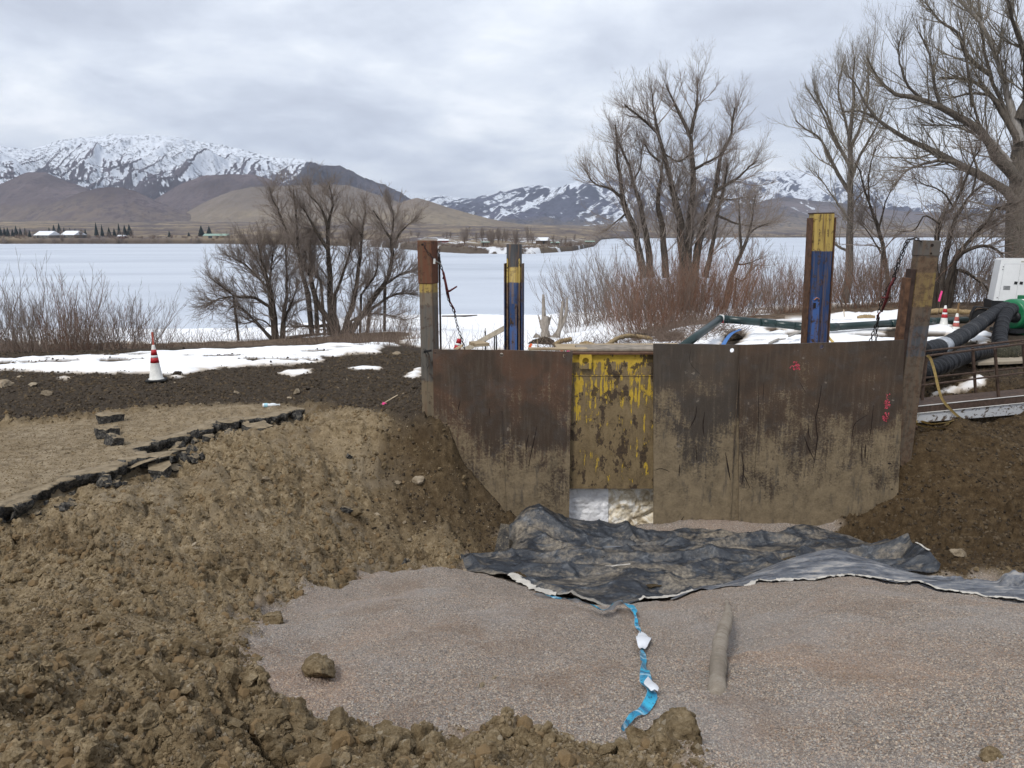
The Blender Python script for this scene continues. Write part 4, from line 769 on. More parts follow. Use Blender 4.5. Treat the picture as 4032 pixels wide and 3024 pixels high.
# ================================================================== STEEL SHORING BOX
def plate_mat(name, seed, top=(0.055, 0.037, 0.025), rust=(0.125, 0.060, 0.032), mud=(0.205, 0.158, 0.098), z0=0.0, zw=0.55, grey=0.3, flip=False):
    g = G(name, 0.72, 0.0, 0.35); V = g.coord('Object', loc=(seed * 3.7, seed * 1.9, 0)); P = g.coord('Position'); z = g.sep(P)[2]
    big = g.noise(V, 1.5, 5, 0.6, 0.4); med = g.noise(V, 5, 6, 0.65); fine = g.noise(V, 34, 4, 0.65)
    strk = g.noise(g.coord('Object', scale=(11, 11, 0.9), loc=(seed, 0, 0)), 1.6, 5, 0.65)
    c = g.mix(g.ramp(big, [(0.44, 0), (0.64, 0.85)]), top, rust)
    c = g.mix(g.ramp(med, [(0.5, 0), (0.72, 0.55)]), c, (0.075, 0.07, 0.066))
    c = g.mix(g.ramp(strk, [(0.5, 0.0), (0.75, 0.5)]), c, (0.13, 0.105, 0.078))
    zz = g.math('DIVIDE', g.math('SUBTRACT', z0, z), zw)
    f = g.math('ADD', zz, g.math('ADD', g.math('MULTIPLY', g.math('SUBTRACT', big, 0.5), 5.0), g.math('ADD', g.math('MULTIPLY', g.math('SUBTRACT', strk, 0.5), 2.6), g.math('MULTIPLY', g.math('SUBTRACT', fine, 0.5), 2.0))))
    mudf = g.ramp(f, [(0.1, 0.0), (0.9, 0.94)])
    mc = g.ramp(g.math('ADD', g.math('MULTIPLY', med, 0.6), g.math('MULTIPLY', fine, 0.4)), [(0.34, tuple(v * 0.55 for v in mud)), (0.5, mud), (0.66, tuple(v * 1.32 for v in mud))])
    mc = g.mix(g.ramp(g.noise(g.coord('Object', scale=(7, 7, 1.4), loc=(seed * 2, 3, 0)), 1.5, 5, 0.62), [(0.56, 0.0), (0.70, 0.75)]), mc, (0.062, 0.056, 0.048))
    c = g.mix(mudf, c, mc)
    flk = g.math('MULTIPLY', g.ramp(g.vor(V, 22, 'F1', 'Color'), [(0.9, 0), (0.93, 1)]), g.ramp(med, [(0.55, 0), (0.62, 0.8)]))
    c = g.mix(flk, c, (0.22, 0.185, 0.145))
    g.col(c); g.rough(g.ramp(mudf, [(0, 0.55), (1, 0.95)]))
    g.bump(g.math('ADD', g.math('MULTIPLY', fine, 0.5), g.math('MULTIPLY', g.math('MULTIPLY', med, mudf), 1.4)), 0.6, 0.02)
    return g.m
M_GOUGE = simple('gouge_dark', (0.018, 0.011, 0.008), 0.8); M_PINK = simple('pink_marking_paint', (0.62, 0.09, 0.13), 0.6)
def sheet(name, label, pts, holes, Y, th, mat, gouges=(), oy=0.0):
    c0 = atY(*pts[0], Y); T = thing(name, label, 'steel plate', (float(c0[0]), Y, -1.7))
    def pz(px, py): p = atY(px, py, Y); return (float(p[0] - c0[0]), float(p[2] + 1.7))
    outl = [pz(*p) for p in pts]
    dens = []
    for (a, b), (c, d) in zip(outl, outl[1:] + outl[:1]):
        n = max(1, int(math.hypot(c - a, d - b) / 0.12))
        for i in range(n):
            f = i / n; jx, jz = (prng.uniform(-1, 1) * 0.003, prng.uniform(-1, 1) * 0.003) if i else (0, 0); dens.append((a + (c - a) * f + jx, b + (d - b) * f + jz))
    hl = [circ(*pz(hx, hy), r * mpp(Y)) for hx, hy, r in holes]
    MB().prism(dens, [list(reversed(h)) for h in hl], 0.0, th).build('face', mat, T)
    for k, G_ in enumerate(gouges):
        P_ = crom([(*pz(a, b),) for a, b in G_['p']], 9); w_ = G_.get('w', 6) * 0.72 * mpp(Y); V, F = [], []
        for i, (a, b) in enumerate(P_):
            d = P_[min(i + 1, 8)] - P_[max(i - 1, 0)]; d = d / (np.linalg.norm(d) + 1e-9); h = w_ * 0.5 * math.sin(math.pi * (0.12 + 0.76 * i / 8)) * prng.uniform(0.7, 1.2)
            V += [(a + d[1] * h, -0.003, b - d[0] * h), (a - d[1] * h, -0.003, b + d[0] * h), (a, 0.004, b)]
        for i in range(8): F += [(3 * i, 3 * i + 1, 3 * i + 4, 3 * i + 3)]
        MB().faces(V, F).build('gouge', M_GOUGE, T)
    return T, pz
Z3 = lambda L: [(2500 + a / 1.746, 1200 + b / 1.746) for a, b in L]
Z2 = lambda L: [(1600 + a / 1.952, 1300 + b / 1.952) for a, b in L]
ml = plate_mat('rusty_plate_left', 1.0, rust=(0.115, 0.060, 0.036), z0=0.12, zw=1.0); mm = plate_mat('dark_plate_middle', 2.3, top=(0.055, 0.043, 0.033), rust=(0.092, 0.066, 0.046), z0=0.42, zw=0.95); mr = plate_mat('dark_plate_right', 4.1, top=(0.052, 0.036, 0.025), rust=(0.088, 0.055, 0.034), z0=0.16, zw=1.0)
YS = 11.40
T, pz = sheet('steel_sheet', 'rust-red and mud-caked steel plate beside the rust-capped post', [(1705, 1376), (2030, 1379), (2255, 1386), (2246, 1700), (2238, 2260), (1712, 2260)], [(1975, 1397, 8), (2222, 1401, 7.5), (1713, 1390, 4)], YS, 0.03, ml,
              [dict(p=Z2([(1003, 740), (985, 830), (955, 960), (940, 1045)]), w=6), dict(p=Z2([(942, 800), (925, 870), (918, 960)]), w=5), dict(p=Z2([(415, 540), (400, 600), (392, 650)]), w=4), dict(p=Z2([(640, 600), (636, 660)]), w=4)])
a = pz(1974, 1615); b = pz(1996, 2100)
MB().prism([(a[0], a[1]), (a[0] + 0.010, a[1]), (b[0] + 0.010, b[1] - 0.1), (b[0] - 0.004, b[1] - 0.1)], [], -0.010, 0.001).build('seam_lip', ml, T)
T, pz = sheet('steel_sheet', 'narrow dark muddy steel plate butting against the yellow panel', [(2573, 1354), (2745, 1355), (2912, 1358), (2908, 2260), (2574, 2260)], [(2883, 1380, 9), (2878, 1627, 5), (2877, 1636, 5)], YS, 0.03, mm,
              [dict(p=Z3([(425, 695), (415, 770), (375, 850)]), w=6), dict(p=Z3([(480, 735), (468, 830), (478, 915)]), w=6), dict(p=Z3([(420, 960), (423, 1065)]), w=6), dict(p=Z3([(622, 1015), (640, 1120), (656, 1205)]), w=8), dict(p=Z3([(308, 1098), (304, 1178)]), w=6), dict(p=Z3([(130, 1140), (180, 1126), (238, 1146)]), w=4), dict(p=Z3([(335, 1455), (310, 1500), (303, 1522)]), w=7), dict(p=Z3([(388, 300), (380, 400), (480, 510)]), w=2)])
T, pz = sheet('steel_sheet', 'wide dark steel plate with pink paint marks and a buried cut corner', [(2912, 1358), (3240, 1350), (3562, 1338), (3550, 1650), (3537, 1960), (3524, 2000), (3430, 2072), (3385, 2100), (3380, 2260), (2908, 2260)], [(3236, 1366, 8)], YS - 0.034, 0.03, mr,
              [dict(p=Z3([(1283, 555), (1265, 680), (1240, 790), (1255, 900), (1240, 1030), (1225, 1125)]), w=6), dict(p=Z3([(1165, 905), (1190, 980), (1230, 1060)]), w=7), dict(p=Z3([(1190, 815), (1195, 890), (1208, 925)]), w=5), dict(p=Z3([(1583, 962), (1581, 1055)]), w=9), dict(p=Z3([(1560, 965), (1557, 1060)]), w=5), dict(p=Z3([(1640, 690), (1625, 830), (1607, 950)]), w=4), dict(p=Z3([(1600, 755), (1510, 820), (1493, 925)]), w=4), dict(p=Z3([(735, 1010), (745, 1120), (740, 1220)]), w=7), dict(p=Z3([(745, 1160), (790, 1260)]), w=4), dict(p=Z3([(850, 560), (848, 850), (832, 1010), (820, 1190)]), w=3), dict(p=Z3([(885, 540), (880, 655)]), w=3), dict(p=Z3([(1130, 530), (1175, 605)]), w=3), dict(p=Z3([(1738, 1090), (1760, 1092)]), w=9), dict(p=Z3([(1757, 1267), (1777, 1267)]), w=7)])
def daub(T, pz, cx, cy, w_, h_, n, seed):
    rg = random.Random(seed); mb = MB()
    V, F = [], []
    for i in range(n):
        x, y = pz(cx + rg.gauss(0, w_ * 0.35), cy + rg.uniform(-0.5, 0.5) * h_); s = rg.uniform(0.004, 0.013); i0 = len(V)
        V += [(x - s, -0.004, y - s * 0.6), (x + s * 0.7, -0.004, y - s), (x + s, -0.004, y + s * 1.4), (x - s * 0.6, -0.004, y + s)]; F.append((i0, i0 + 1, i0 + 2, i0 + 3))
    o = mb.faces(V, F).build('paint_mark', M_PINK, T); tag(o, kind='stuff')
daub(T, pz, 3135, 1440, 24, 30, 40, 1); daub(T, pz, 3492, 1580, 14, 60, 34, 2); daub(T, pz, 3488, 1642, 16, 34, 34, 3)
# lapped joint between the two dark plates
a = pz(2912, 1362); MB().box((a[0] + 0.006, -0.002, a[1] - 1.35), (0.012, 0.012, 2.7)).build('edge_bead', mr, T)
# --- yellow panel
g = G('chipped_yellow_paint', 0.6, 0, 0.35); V = g.coord('Object'); P = g.coord('Position'); z = g.sep(P)[2]
fine = g.noise(V, 30, 5, 0.7); med = g.noise(g.coord('Object', scale=(1, 1, 0.45)), 6.5, 7, 0.68, 0.3); big = g.noise(V, 1.6, 3, 0.5)
strk = g.noise(g.coord('Object', scale=(13, 13, 1.0)), 1.3, 6, 0.68)
yel = g.ramp(g.noise(V, 14, 4, 0.6), [(0.3, (0.40, 0.26, 0.025)), (0.7, (0.54, 0.37, 0.045))])
mud = g.ramp(g.math('ADD', g.math('MULTIPLY', med, 0.6), g.math('MULTIPLY', fine, 0.4)), [(0.36, (0.085, 0.06, 0.032)), (0.55, (0.20, 0.145, 0.075)), (0.7, (0.25, 0.19, 0.11))])
lo = g.ramp(g.math('MULTIPLY', g.math('SUBTRACT', 1.02, z), 0.42), [(0.0, 0.05), (0.02, 0.54), (0.45, 0.70), (1.0, 0.90)])
f = g.math('ADD', lo, g.math('ADD', g.math('MULTIPLY', g.math('SUBTRACT', strk, 0.5), 1.5), g.math('MULTIPLY', g.math('SUBTRACT', med, 0.5), 1.5)))
c = g.mix(g.ramp(f, [(0.50, 0), (0.56, 1)]), yel, mud)
chip = g.ramp(g.noise(g.coord('Object', scale=(1.0, 1, 0.6), loc=(3, 1, 2)), 7.5, 7, 0.62), [(0.565, 0), (0.585, 1)])
c = g.mix(g.math('MULTIPLY', chip, 0.9), c, g.ramp(fine, [(0.4, (0.028, 0.02, 0.014)), (0.7, (0.085, 0.052, 0.03))])); g.col(c)
g.bump(g.math('ADD', g.math('MULTIPLY', f, 0.5), g.math('MULTIPLY', fine, 0.3)), 0.6, 0.015); M_YEL = g.m
YP = 11.52
c0 = atY(2250, 1400, YP); T = thing('yellow_trench_panel', 'chipped yellow shoring panel between the two muddy plates', 'panel', (float(c0[0]), YP, float(atY(2400, 1925, YP)[2])))
zb_ = T.location.z; wpan = float(atY(2590, 1400, YP)[0] - c0[0]); zt_ = float(atY(2400, 1396, YP)[2] - zb_); zr_ = float(atY(2400, 1479, YP)[2] - zb_)
MB().box((wpan / 2, 0.06, zr_ / 2), (wpan, 0.12, zr_), bev=0.006).build('face', M_YEL, T)
MB().box((wpan / 2, 0.07, (zr_ + zt_) / 2 + 0.004), (wpan, 0.10, zt_ - zr_ - 0.012), bev=0.004).build('upper_face', M_YEL, T)
MB().box((wpan / 2, 0.055, zr_ + 0.002), (wpan, 0.135, 0.014), bev=0.003).build('rib', M_YEL, T)
M_RUST = simple('brown_rust', (0.10, 0.052, 0.03), 0.85, var=0.5, scale=9); M_RUSTD = simple('dark_rust', (0.045, 0.028, 0.022), 0.8, var=0.5, scale=7)
MB().box((wpan / 2, 0.05, zt_ + 0.018), (wpan, 0.19, 0.03), bev=0.004).build('top_rail', M_RUST, T)
lx = float(atY(2305, 1400, YP)[0] - c0[0]); lz = float(atY(2305, 1425, YP)[2] - zb_)
MB().prism([(lx - 0.085, lz - 0.10), (lx + 0.085, lz - 0.10), (lx + 0.10, lz + 0.05), (lx + 0.085, lz + 0.12), (lx - 0.085, lz + 0.12), (lx - 0.10, lz + 0.05)], [list(reversed(circ(lx, lz + 0.02, 0.05)))], -0.045, -0.002).build('lifting_lug', M_YEL, T)
# --- timber decking lying on the box
g = G('weathered_ply', 0.9, 0, 0.2); f = g.noise(g.coord('Object', scale=(1.0, 14, 14)), 2.5, 5, 0.65); g.col(g.ramp(f, [(0.3, (0.16, 0.115, 0.07)), (0.55, (0.40, 0.31, 0.20)), (0.75, (0.55, 0.45, 0.31))])); g.bump(f, 0.3, 0.01); M_PLY = g.m
M_PLYG = simple('muddy_ply', (0.24, 0.205, 0.165), 0.95, var=0.45, scale=6)
def plank(label, p0, p1, Y0, wd, th, mat, name='plank', cat='plank', rz=0.0):
    a = np.array(p0); b = np.array(p1); L_ = float(np.linalg.norm(b - a)); T = MB().box((0, 0, 0), (L_, wd, th), bev=min(th * 0.2, 0.004)).build(name, mat)
    T.location = tuple((a + b) / 2); d = Vector(b - a); T.rotation_euler = (0, -math.atan2(d.z, math.hypot(d.x, d.y)), math.atan2(d.y, d.x)); return tag(T, label, cat)
ztop = zb_ + zt_
plank('grey muddy plywood sheet laid along the top of the yellow panel', (1.0, 11.86, ztop + 0.052), (2.75, 11.86, ztop + 0.054), 0, 0.5, 0.03, M_PLYG, 'plywood_sheet', 'plywood'); plank('bright yellow-edged board lying behind the muddy plywood', (0.7, 12.2, ztop + 0.02), (2.7, 12.25, ztop + 0.025), 0, 0.42, 0.036, M_PLY, 'plywood_sheet', 'plywood')
plank('splintered board on top of the rusty plate by the lifting lug', (0.25, 11.66, ztop + 0.066), (1.15, 11.7, ztop + 0.06), 0, 0.14, 0.03, M_PLY); plank('short pale board end beside the foot of the blue rear post', (-0.62, 12.0, ztop + 0.09), (-0.42, 12.1, ztop + 0.09), 0, 0.3, 0.05, M_PLY)
# --- wraps behind the opening
g = G('white_plastic_wrap', 0.4, 0, 0.5); V = g.coord('Object'); f = g.noise(g.coord('Object', scale=(1, 1, 2.2)), 3.5, 6, 0.6, 1.0); g.col(g.ramp(f, [(0.3, (0.70, 0.70, 0.72)), (0.6, (0.9, 0.9, 0.91))])); g.bump(g.noise(V, 7, 6, 0.6, 1.5), 0.7, 0.05); M_WRAP = g.m
g = G('soiled_tarp', 0.45, 0, 0.5); V = g.coord('Object'); f = g.noise(V, 5, 6, 0.6, 1.2); g.col(g.ramp(f, [(0.33, (0.26, 0.195, 0.115)), (0.48, (0.62, 0.53, 0.38)), (0.62, (0.9, 0.87, 0.8))])); M_TARP = g.m
def cloth(name, label, cat, p00, p10, p01, p11, nx, nz, disp, mat):
    s = np.linspace(0, 1, nx)[None, :, None]; t = np.linspace(0, 1, nz)[:, None, None]
    P_ = (np.array(p00) * (1 - s) + np.array(p10) * s) * (1 - t) + (np.array(p01) * (1 - s) + np.array(p11) * s) * t
    P_[..., 1] += disp(P_[..., 0], P_[..., 2]); o = obj(name, mesh_np(name, P_.reshape(-1, 3), grid_faces(nz, nx)), mat); return tag(o, label, cat)
q = lambda px, py, Y: atY(px, py, Y)
cloth('plastic_wrap', 'smooth white plastic sheet hanging in the gap below the yellow panel', 'plastic sheet', q(2225, 2062, 11.68), q(2396, 2058, 11.68), q(2225, 1900, 11.68), q(2396, 1900, 11.68), 60, 60, lambda x, z: 0.05 * ridged(x * 2.2, z * 1.1, 4, 3) + 0.02 * fbm(x * 9, z * 9, 3, 4), M_WRAP)
cloth('crumpled_tarp', 'crumpled soiled white tarp hanging in the gap beside the smooth plastic sheet', 'tarp', q(2388, 2180, 11.78), q(2600, 2180, 11.78), q(2392, 1890, 11.78), q(2600, 1890, 11.78), 90, 100, lambda x, z: 0.16 * ridged(x * 1.5 + z * 0.9, z * 1.7 - x * 0.8, 3, 13, 0.45) + 0.03 * fbm(x * 14, z * 14, 3, 14) - 0.1, M_TARP)
plank('brown beam lying under the white plastic sheet', q(2200, 2085, 11.9), q(2420, 2085, 11.9), 0, 0.25, 0.16, simple('wet_beam', (0.13, 0.09, 0.06), 0.9), 'beam', 'beam')
cloth('black_plastic_scrap', 'torn black plastic scrap below the crumpled tarp', 'plastic scrap', q(2490, 2160, 11.62), q(2600, 2160, 11.62), q(2530, 2080, 11.62), q(2600, 2045, 11.62), 20, 20, lambda x, z: 0.04 * fbm(x * 6, z * 6, 3, 8), simple('black_plastic', (0.012, 0.012, 0.013), 0.5))

# ------------------------------------------------------------------ posts
def band_mat(name, bands, rustf=0.35, seed=0.0, rough=0.6, chip=(0.545, 0.60), streak=0.75):
    """paint bands by height: bands = [(top_z, colour), ...] from the top down"""
    g = G(name, rough, 0, 0.4); V = g.coord('Object', loc=(seed, 0, seed)); z = g.sep(g.coord('Position'))[2]
    f1 = g.noise(V, 9, 6, 0.65); st = g.noise(g.coord('Object', scale=(12, 12, 0.8), loc=(seed, seed, 0)), 1.5, 6, 0.65)
    c = bands[0][1]
    for zt, col in bands[1:]:
        e = g.math('ADD', g.math('MULTIPLY', g.math('SUBTRACT', zt, z), 40.0), g.math('MULTIPLY', g.math('SUBTRACT', f1, 0.5), 2.5), True)
        v = g.mix(g.ramp(st, [(0.35, 0), (0.7, 1)]), tuple(x * 0.7 for x in col), tuple(min(1, x * 1.25) for x in col)); c = g.mix(e, c, v)
    c = g.mix(g.ramp(st, [(chip[0] - 0.06, 0), (chip[1], streak)]), c, (0.12, 0.075, 0.045))
    c = g.mix(g.ramp(f1, [(chip[0], 0), (chip[1], min(1.0, rustf * 2))]), c, g.ramp(g.noise(V, 30, 4, 0.6), [(0.4, (0.025, 0.017, 0.012)), (0.65, (0.11, 0.055, 0.03))]))
    g.col(c); g.bump(f1, 0.25, 0.006); return g.m
BLUE = (0.022, 0.055, 0.15); YEL = (0.44, 0.315, 0.085); RUS = (0.13, 0.052, 0.028); MUD = (0.185, 0.145, 0.095); GRB = (0.125, 0.115, 0.10)
def zpx(py, Y, px=2016): return float(atY(px, py, Y)[2])
# front left
Yf = 11.55; p = atY(1680, 1600, Yf); b0 = -1.2
T = thing('shoring_post', 'steel corner post with rust-brown sleeve cap and yellow band, chained near the top', 'post', (float(p[0]) + 0.02, Yf + 0.05, b0), (0, 0, R(-19)))
m = band_mat('post_front_left', [(9, RUS), (zpx(1108, Yf), YEL), (zpx(1150, Yf), (0.19, 0.16, 0.12)), (zpx(1200, Yf), GRB), (zpx(1500, Yf), MUD)], 0.3, 1.0)
H = zpx(1108, Yf) - b0; Ht = zpx(947, Yf) - b0
MB().box((0, 0.10, H / 2), (0.215, 0.22, H), bev=0.012).build('body', m, T)
m2 = band_mat('post_sleeve_rust', [(9, RUS), (-9, RUS)], 0.3, 2.0, 0.85)
MB().box((0.0, 0.095, (H + Ht) / 2 - 0.02), (0.235, 0.24, Ht - H + 0.04), bev=0.014).build('sleeve_cap', m2, T)
MB().box((0.122, 0.235, H / 2 + 0.1), (0.02, 0.03, H + 0.6)).build('flange', M_RUSTD, T)
MB().prism(circ(-0.03, Ht - 0.06, 0.017, 10), [], -0.030, -0.0245).build('chain_slot', M_GOUGE, T)
POST_FL = (T, Ht + b0, H)
# rear left
Yr_ = 15.0; p = atY(2018, 1400, Yr_); b0 = -0.1; H = zpx(962, Yr_) - b0; Hc = zpx(1050, Yr_) - b0
T = thing('shoring_post', 'round-backed rear post with dark cap, yellow ring and blue paint beside the leaning board', 'post', (float(p[0]), Yr_, b0), (0, 0, R(-12)))
m = band_mat('post_rear_left', [(9, (0.03, 0.032, 0.036)), (zpx(1050, Yr_), YEL), (zpx(1110, Yr_), BLUE), (zpx(1290, Yr_), (0.045, 0.10, 0.26))], 0.2, 3.0)
MB().tube([(0, 0.16, 0), (0, 0.16, H)], 0.15, 20).build('body', m, T, True)
for x, hh in ((-0.105, Hc + 0.17), (0.13, Hc + 0.16)): MB().prism([(x - 0.016, 0), (x + 0.016, 0), (x + 0.016, hh - 0.05), (x + 0.008, hh), (x - 0.012, hh - 0.02)], [], 0.0, 0.03).build('guide_rail', band_mat('rail_rust', [(9, YEL), (zpx(1110, Yr_), (0.16, 0.10, 0.06))], 0.6, x * 9), T)
for x in (-0.165, 0.178): MB().box((x, 0.12, Hc / 2 + 0.03), (0.02, 0.2, Hc + 0.06)).build('flange', band_mat('flange_paint', [(9, (0.12, 0.08, 0.05)), (zpx(1110, Yr_), BLUE)], 0.5, x * 7), T)
MB().box((0.02, -0.005, Hc * 0.35), (0.14, 0.012, Hc * 0.7)).build('slide_plate', band_mat('slide_plate_paint', [(9, BLUE), (zpx(1280, Yr_), (0.06, 0.13, 0.33))], 0.5, 4.4), T)
# rear right
p = atY(3214, 1400, Yr_); H = zpx(842, Yr_, 3214) - b0
T = thing('shoring_post', 'tallest steel post, yellow-topped with deep blue grooved faces below', 'post', (float(p[0]), Yr_, b0), (0, R(-1.2), R(4)))
m = band_mat('post_rear_right', [(9, YEL), (zpx(986, Yr_), BLUE), (zpx(1180, Yr_), (0.022, 0.055, 0.16))], 0.35, 5.0)
n_ = 10; prof = [(0.22, 0.0), (0.22, 0.2), (-0.19, 0.2), (-0.19, 0.0), (-0.17, -0.03), (-0.10, -0.05), (-0.085, -0.02), (0.04, -0.02), (0.05, -0.05), (0.105, -0.05), (0.115, -0.02), (0.2, -0.02)]
mb = MB(); A = [mb.bm.verts.new((x, y, 0)) for x, y in prof]; B = [mb.bm.verts.new((x, y, H)) for x, y in prof]
for i in range(len(prof)): j = (i + 1) % len(prof); mb.bm.faces.new((A[i], A[j], B[j], B[i]))
mb.bm.faces.new(A); mb.bm.faces.new(list(reversed(B))); mb.build('body', m, T)
for x in (-0.215, 0.235): MB().box((x, 0.09, H / 2 - 0.03), (0.022, 0.24, H - 0.08), bev=0.004).build('flange', M_RUST, T)
MB().box((0.0, 0.1, H + 0.012), (0.43, 0.22, 0.025), bev=0.006).build('cap_plate', M_RUSTD, T)
hh = zpx(1168, Yr_) - b0; MB().prism([(-0.16, 0), (-0.02, 0), (-0.02, hh - 0.1), (-0.05, hh), (-0.13, hh), (-0.16, hh - 0.1)], [], -0.085, -0.052).build('slide_plate', band_mat('slide_plate_blue', [(9, (0.05, 0.11, 0.3)), (-9, (0.06, 0.13, 0.33))], 0.6, 6.1), T)
MB().tube([(-0.14, -0.1, hh - 0.05), (-0.09, -0.11, hh - 0.01), (-0.04, -0.1, hh - 0.04)], 0.012, 6).build('lifting_hook', simple('copper_rust', (0.35, 0.16, 0.09), 0.5), T)
MB().box((-0.12, -0.09, hh - 0.16), (0.05, 0.012, 0.1)).build('slot', M_GOUGE, T)
# front right
p = atY(3600, 1600, Yf); p_top = atY(3618, 945, Yf); b0 = -1.2; H = zpx(945, Yf, 3618) - b0
T = thing('shoring_post', 'leaning grey-brown corner post with worn yellow band beside the gangway rails', 'post', (float(atY(3560, 1700, Yf)[0]) - 0.115, Yf - 0.02, b0), (0, R(1.7), 0))
m = band_mat('post_front_right', [(9, (0.085, 0.072, 0.06)), (zpx(1010, Yf), (0.14, 0.10, 0.06)), (zpx(1070, Yf), (0.26, 0.185, 0.06)), (zpx(1205, Yf), (0.105, 0.085, 0.065)), (zpx(1280, Yf), (0.080, 0.084, 0.092)), (zpx(1400, Yf), (0.12, 0.095, 0.068))], 0.3, 7.0, 0.7, (0.48, 0.57))
MB().box((0.10, 0.11, H / 2), (0.29, 0.22, H), bev=0.014).build('body', m, T)
MB().box((0.10, 0.11, H - 0.115), (0.305, 0.232, 0.23), bev=0.012).build('top_collar', band_mat('collar_steel', [(9, (0.10, 0.088, 0.075)), (-9, (0.1, 0.1, 0.1))], 0.25, 8.0), T)
for i, dz in enumerate((0.05, 0.17)): MB().prism(circ(0.12, H - dz - 0.02, 0.024 if i == 0 else 0.016, 10), [], -0.0105, -0.004).build('chain_slot', M_GOUGE, T)
z1 = zpx(1060, Yf, 3560) - b0; z2 = zpx(1095, Yf, 3560) - b0
MB().box((-0.085, 0.10, z1 / 2), (0.08, 0.16, z1), bev=0.006).build('slide_rail', M_RUSTD, T); MB().box((-0.16, 0.06, z2 / 2), (0.075, 0.14, z2), bev=0.006).build('slide_rail', M_RUST, T)

# ------------------------------------------------------------------ chains
M_CHAIN = simple('chain_steel', (0.035, 0.028, 0.026), 0.55, 0.6, var=0.5, scale=40); M_CHRED = simple('binder_red', (0.115, 0.026, 0.026), 0.55, 0.2, var=0.4, scale=30)
def link_mesh():
    mb = MB(); P_ = []
    for k in range(10):
        a = 2 * math.pi * k / 10; P_.append((0.011 * math.cos(a), 0, 0.0095 * (1 if math.sin(a) > 0 else -1) * (abs(math.sin(a)) > 0.01) + 0.011 * math.sin(a)))
    rings = []
    for i, p in enumerate(P_):
        t = (Vector(P_[(i + 1) % 10]) - Vector(P_[i - 1])).normalized(); u = Vector((0, 1, 0)); b = t.cross(u)
        rings.append([mb.bm.verts.new(Vector(p) + (u * math.cos(q) + b * math.sin(q)) * 0.0042) for q in (0, 1.571, 3.142, 4.712)])
    for i in range(10):
        A, B = rings[i], rings[(i + 1) % 10]
        for k in range(4): mb.bm.faces.new((A[k], A[(k + 1) % 4], B[(k + 1) % 4], B[k]))
    o = mb.build('link', M_CHAIN, None, True); me = o.data; bpy.data.objects.remove(o); return me
LINK = link_mesh()
def chain_run(T, pts, sc=1.0):
    P_ = np.array(pts); ln = np.linalg.norm(np.diff(P_, axis=0), axis=1).sum(); n = max(2, int(ln / (0.034 * sc))); Q = crom(P_, n)
    for i in range(n):
        t = Vector(Q[min(i + 1, n - 1)] - Q[max(i - 1, 0)]).normalized(); o = obj('link', LINK, None, T); qn = t.to_track_quat('Z', 'Y') @ Euler((0, 0, math.pi / 2 * (i % 2) + 0.4)).to_quaternion()
        o.rotation_mode = 'QUATERNION'; o.rotation_quaternion = qn; o.location = Vector(Q[i]) - T.location; o.scale = (sc, sc, sc)
def Z1(a, b, Y): return atY(1600 + a / 2.011, 750 + b / 2.011, Y)
T = thing('chain', 'dark lashing chain with red lever binder hanging from the rust-capped post', 'chain', tuple(float(v) for v in Z1(460, 1250, 12.2)))
chain_run(T, [Z1(145, 425, 11.44), Z1(150, 460, 11.42), Z1(185, 510, 11.42), Z1(230, 555, 11.45), Z1(262, 580, 11.5)], 1.35)
chain_run(T, [Z1(255, 480, 11.7), Z1(262, 560, 11.65), Z1(278, 610, 11.7), Z1(295, 660, 11.75), Z1(310, 740, 11.8), Z1(330, 850, 11.9), Z1(365, 930, 12.0), Z1(385, 985, 12.0), Z1(400, 1060, 12.1), Z1(430, 1150, 12.15), Z1(462, 1255, 12.2)], 1.5)
def rel(p, T): return tuple(float(v) for v in (np.array(p) - np.array(T.location)))
o = MB().tube([rel(Z1(295, 650, 11.73), T), rel(Z1(322, 790, 11.83), T), rel(Z1(345, 880, 11.92), T)], [0.014, 0.022, 0.012], 8).build('binder_barrel', M_CHRED, T, True)
MB().tube([rel(Z1(318, 800, 11.82), T), rel(Z1(345, 795, 11.78), T), rel(Z1(400, 760, 11.75), T)], [0.02, 0.016, 0.012], 8).build('binder_handle', M_CHRED, T, True)
MB().tube([rel(Z1(285, 630, 11.7), T), rel(Z1(300, 670, 11.74), T), rel(Z1(290, 700, 11.76), T)], 0.012, 6).build('hook', M_CHRED, T, True); MB().tube([rel(Z1(345, 880, 11.92), T), rel(Z1(375, 930, 11.98), T), rel(Z1(388, 965, 12.0), T)], 0.012, 6).build('hook', M_CHRED, T, True)
MB().box(rel(Z1(222, 560, 11.40), T), (0.03, 0.01, 0.075), (0, 0.1, 0)).build('tag', simple('pale_tag', (0.6, 0.6, 0.58), 0.5), T); MB().tube([rel(Z1(225, 555, 11.43), T), rel(Z1(275, 585, 11.5), T)], 0.011, 6).build('shackle_pin', simple('pin_steel', (0.3, 0.28, 0.26), 0.4, 0.7), T)
def Z4(a, b, Y): return atY(3300 + a / 1.952, 900 + b / 1.952, Y)
T = thing('chain', 'rust-red doubled chain with binder draped over the leaning corner post', 'chain', tuple(float(v) for v in Z4(270, 858, 12.2)))
chain_run(T, [Z4(630, 95, 11.5), Z4(600, 80, 11.55), Z4(560, 82, 11.6), Z4(530, 100, 11.6), Z4(505, 150, 11.65), Z4(475, 220, 11.7), Z4(445, 300, 11.75), Z4(430, 370, 11.8), Z4(410, 430, 11.85), Z4(385, 480, 11.9)], 1.75)
chain_run(T, [Z4(540, 100, 11.75), Z4(515, 150, 11.78), Z4(485, 230, 11.8), Z4(455, 310, 11.85), Z4(425, 400, 11.85), Z4(390, 440, 11.9), Z4(355, 520, 11.95), Z4(325, 590, 12.0), Z4(312, 660, 12.05), Z4(300, 720, 12.1), Z4(270, 800, 12.15), Z4(250, 860, 12.2)], 1.75)
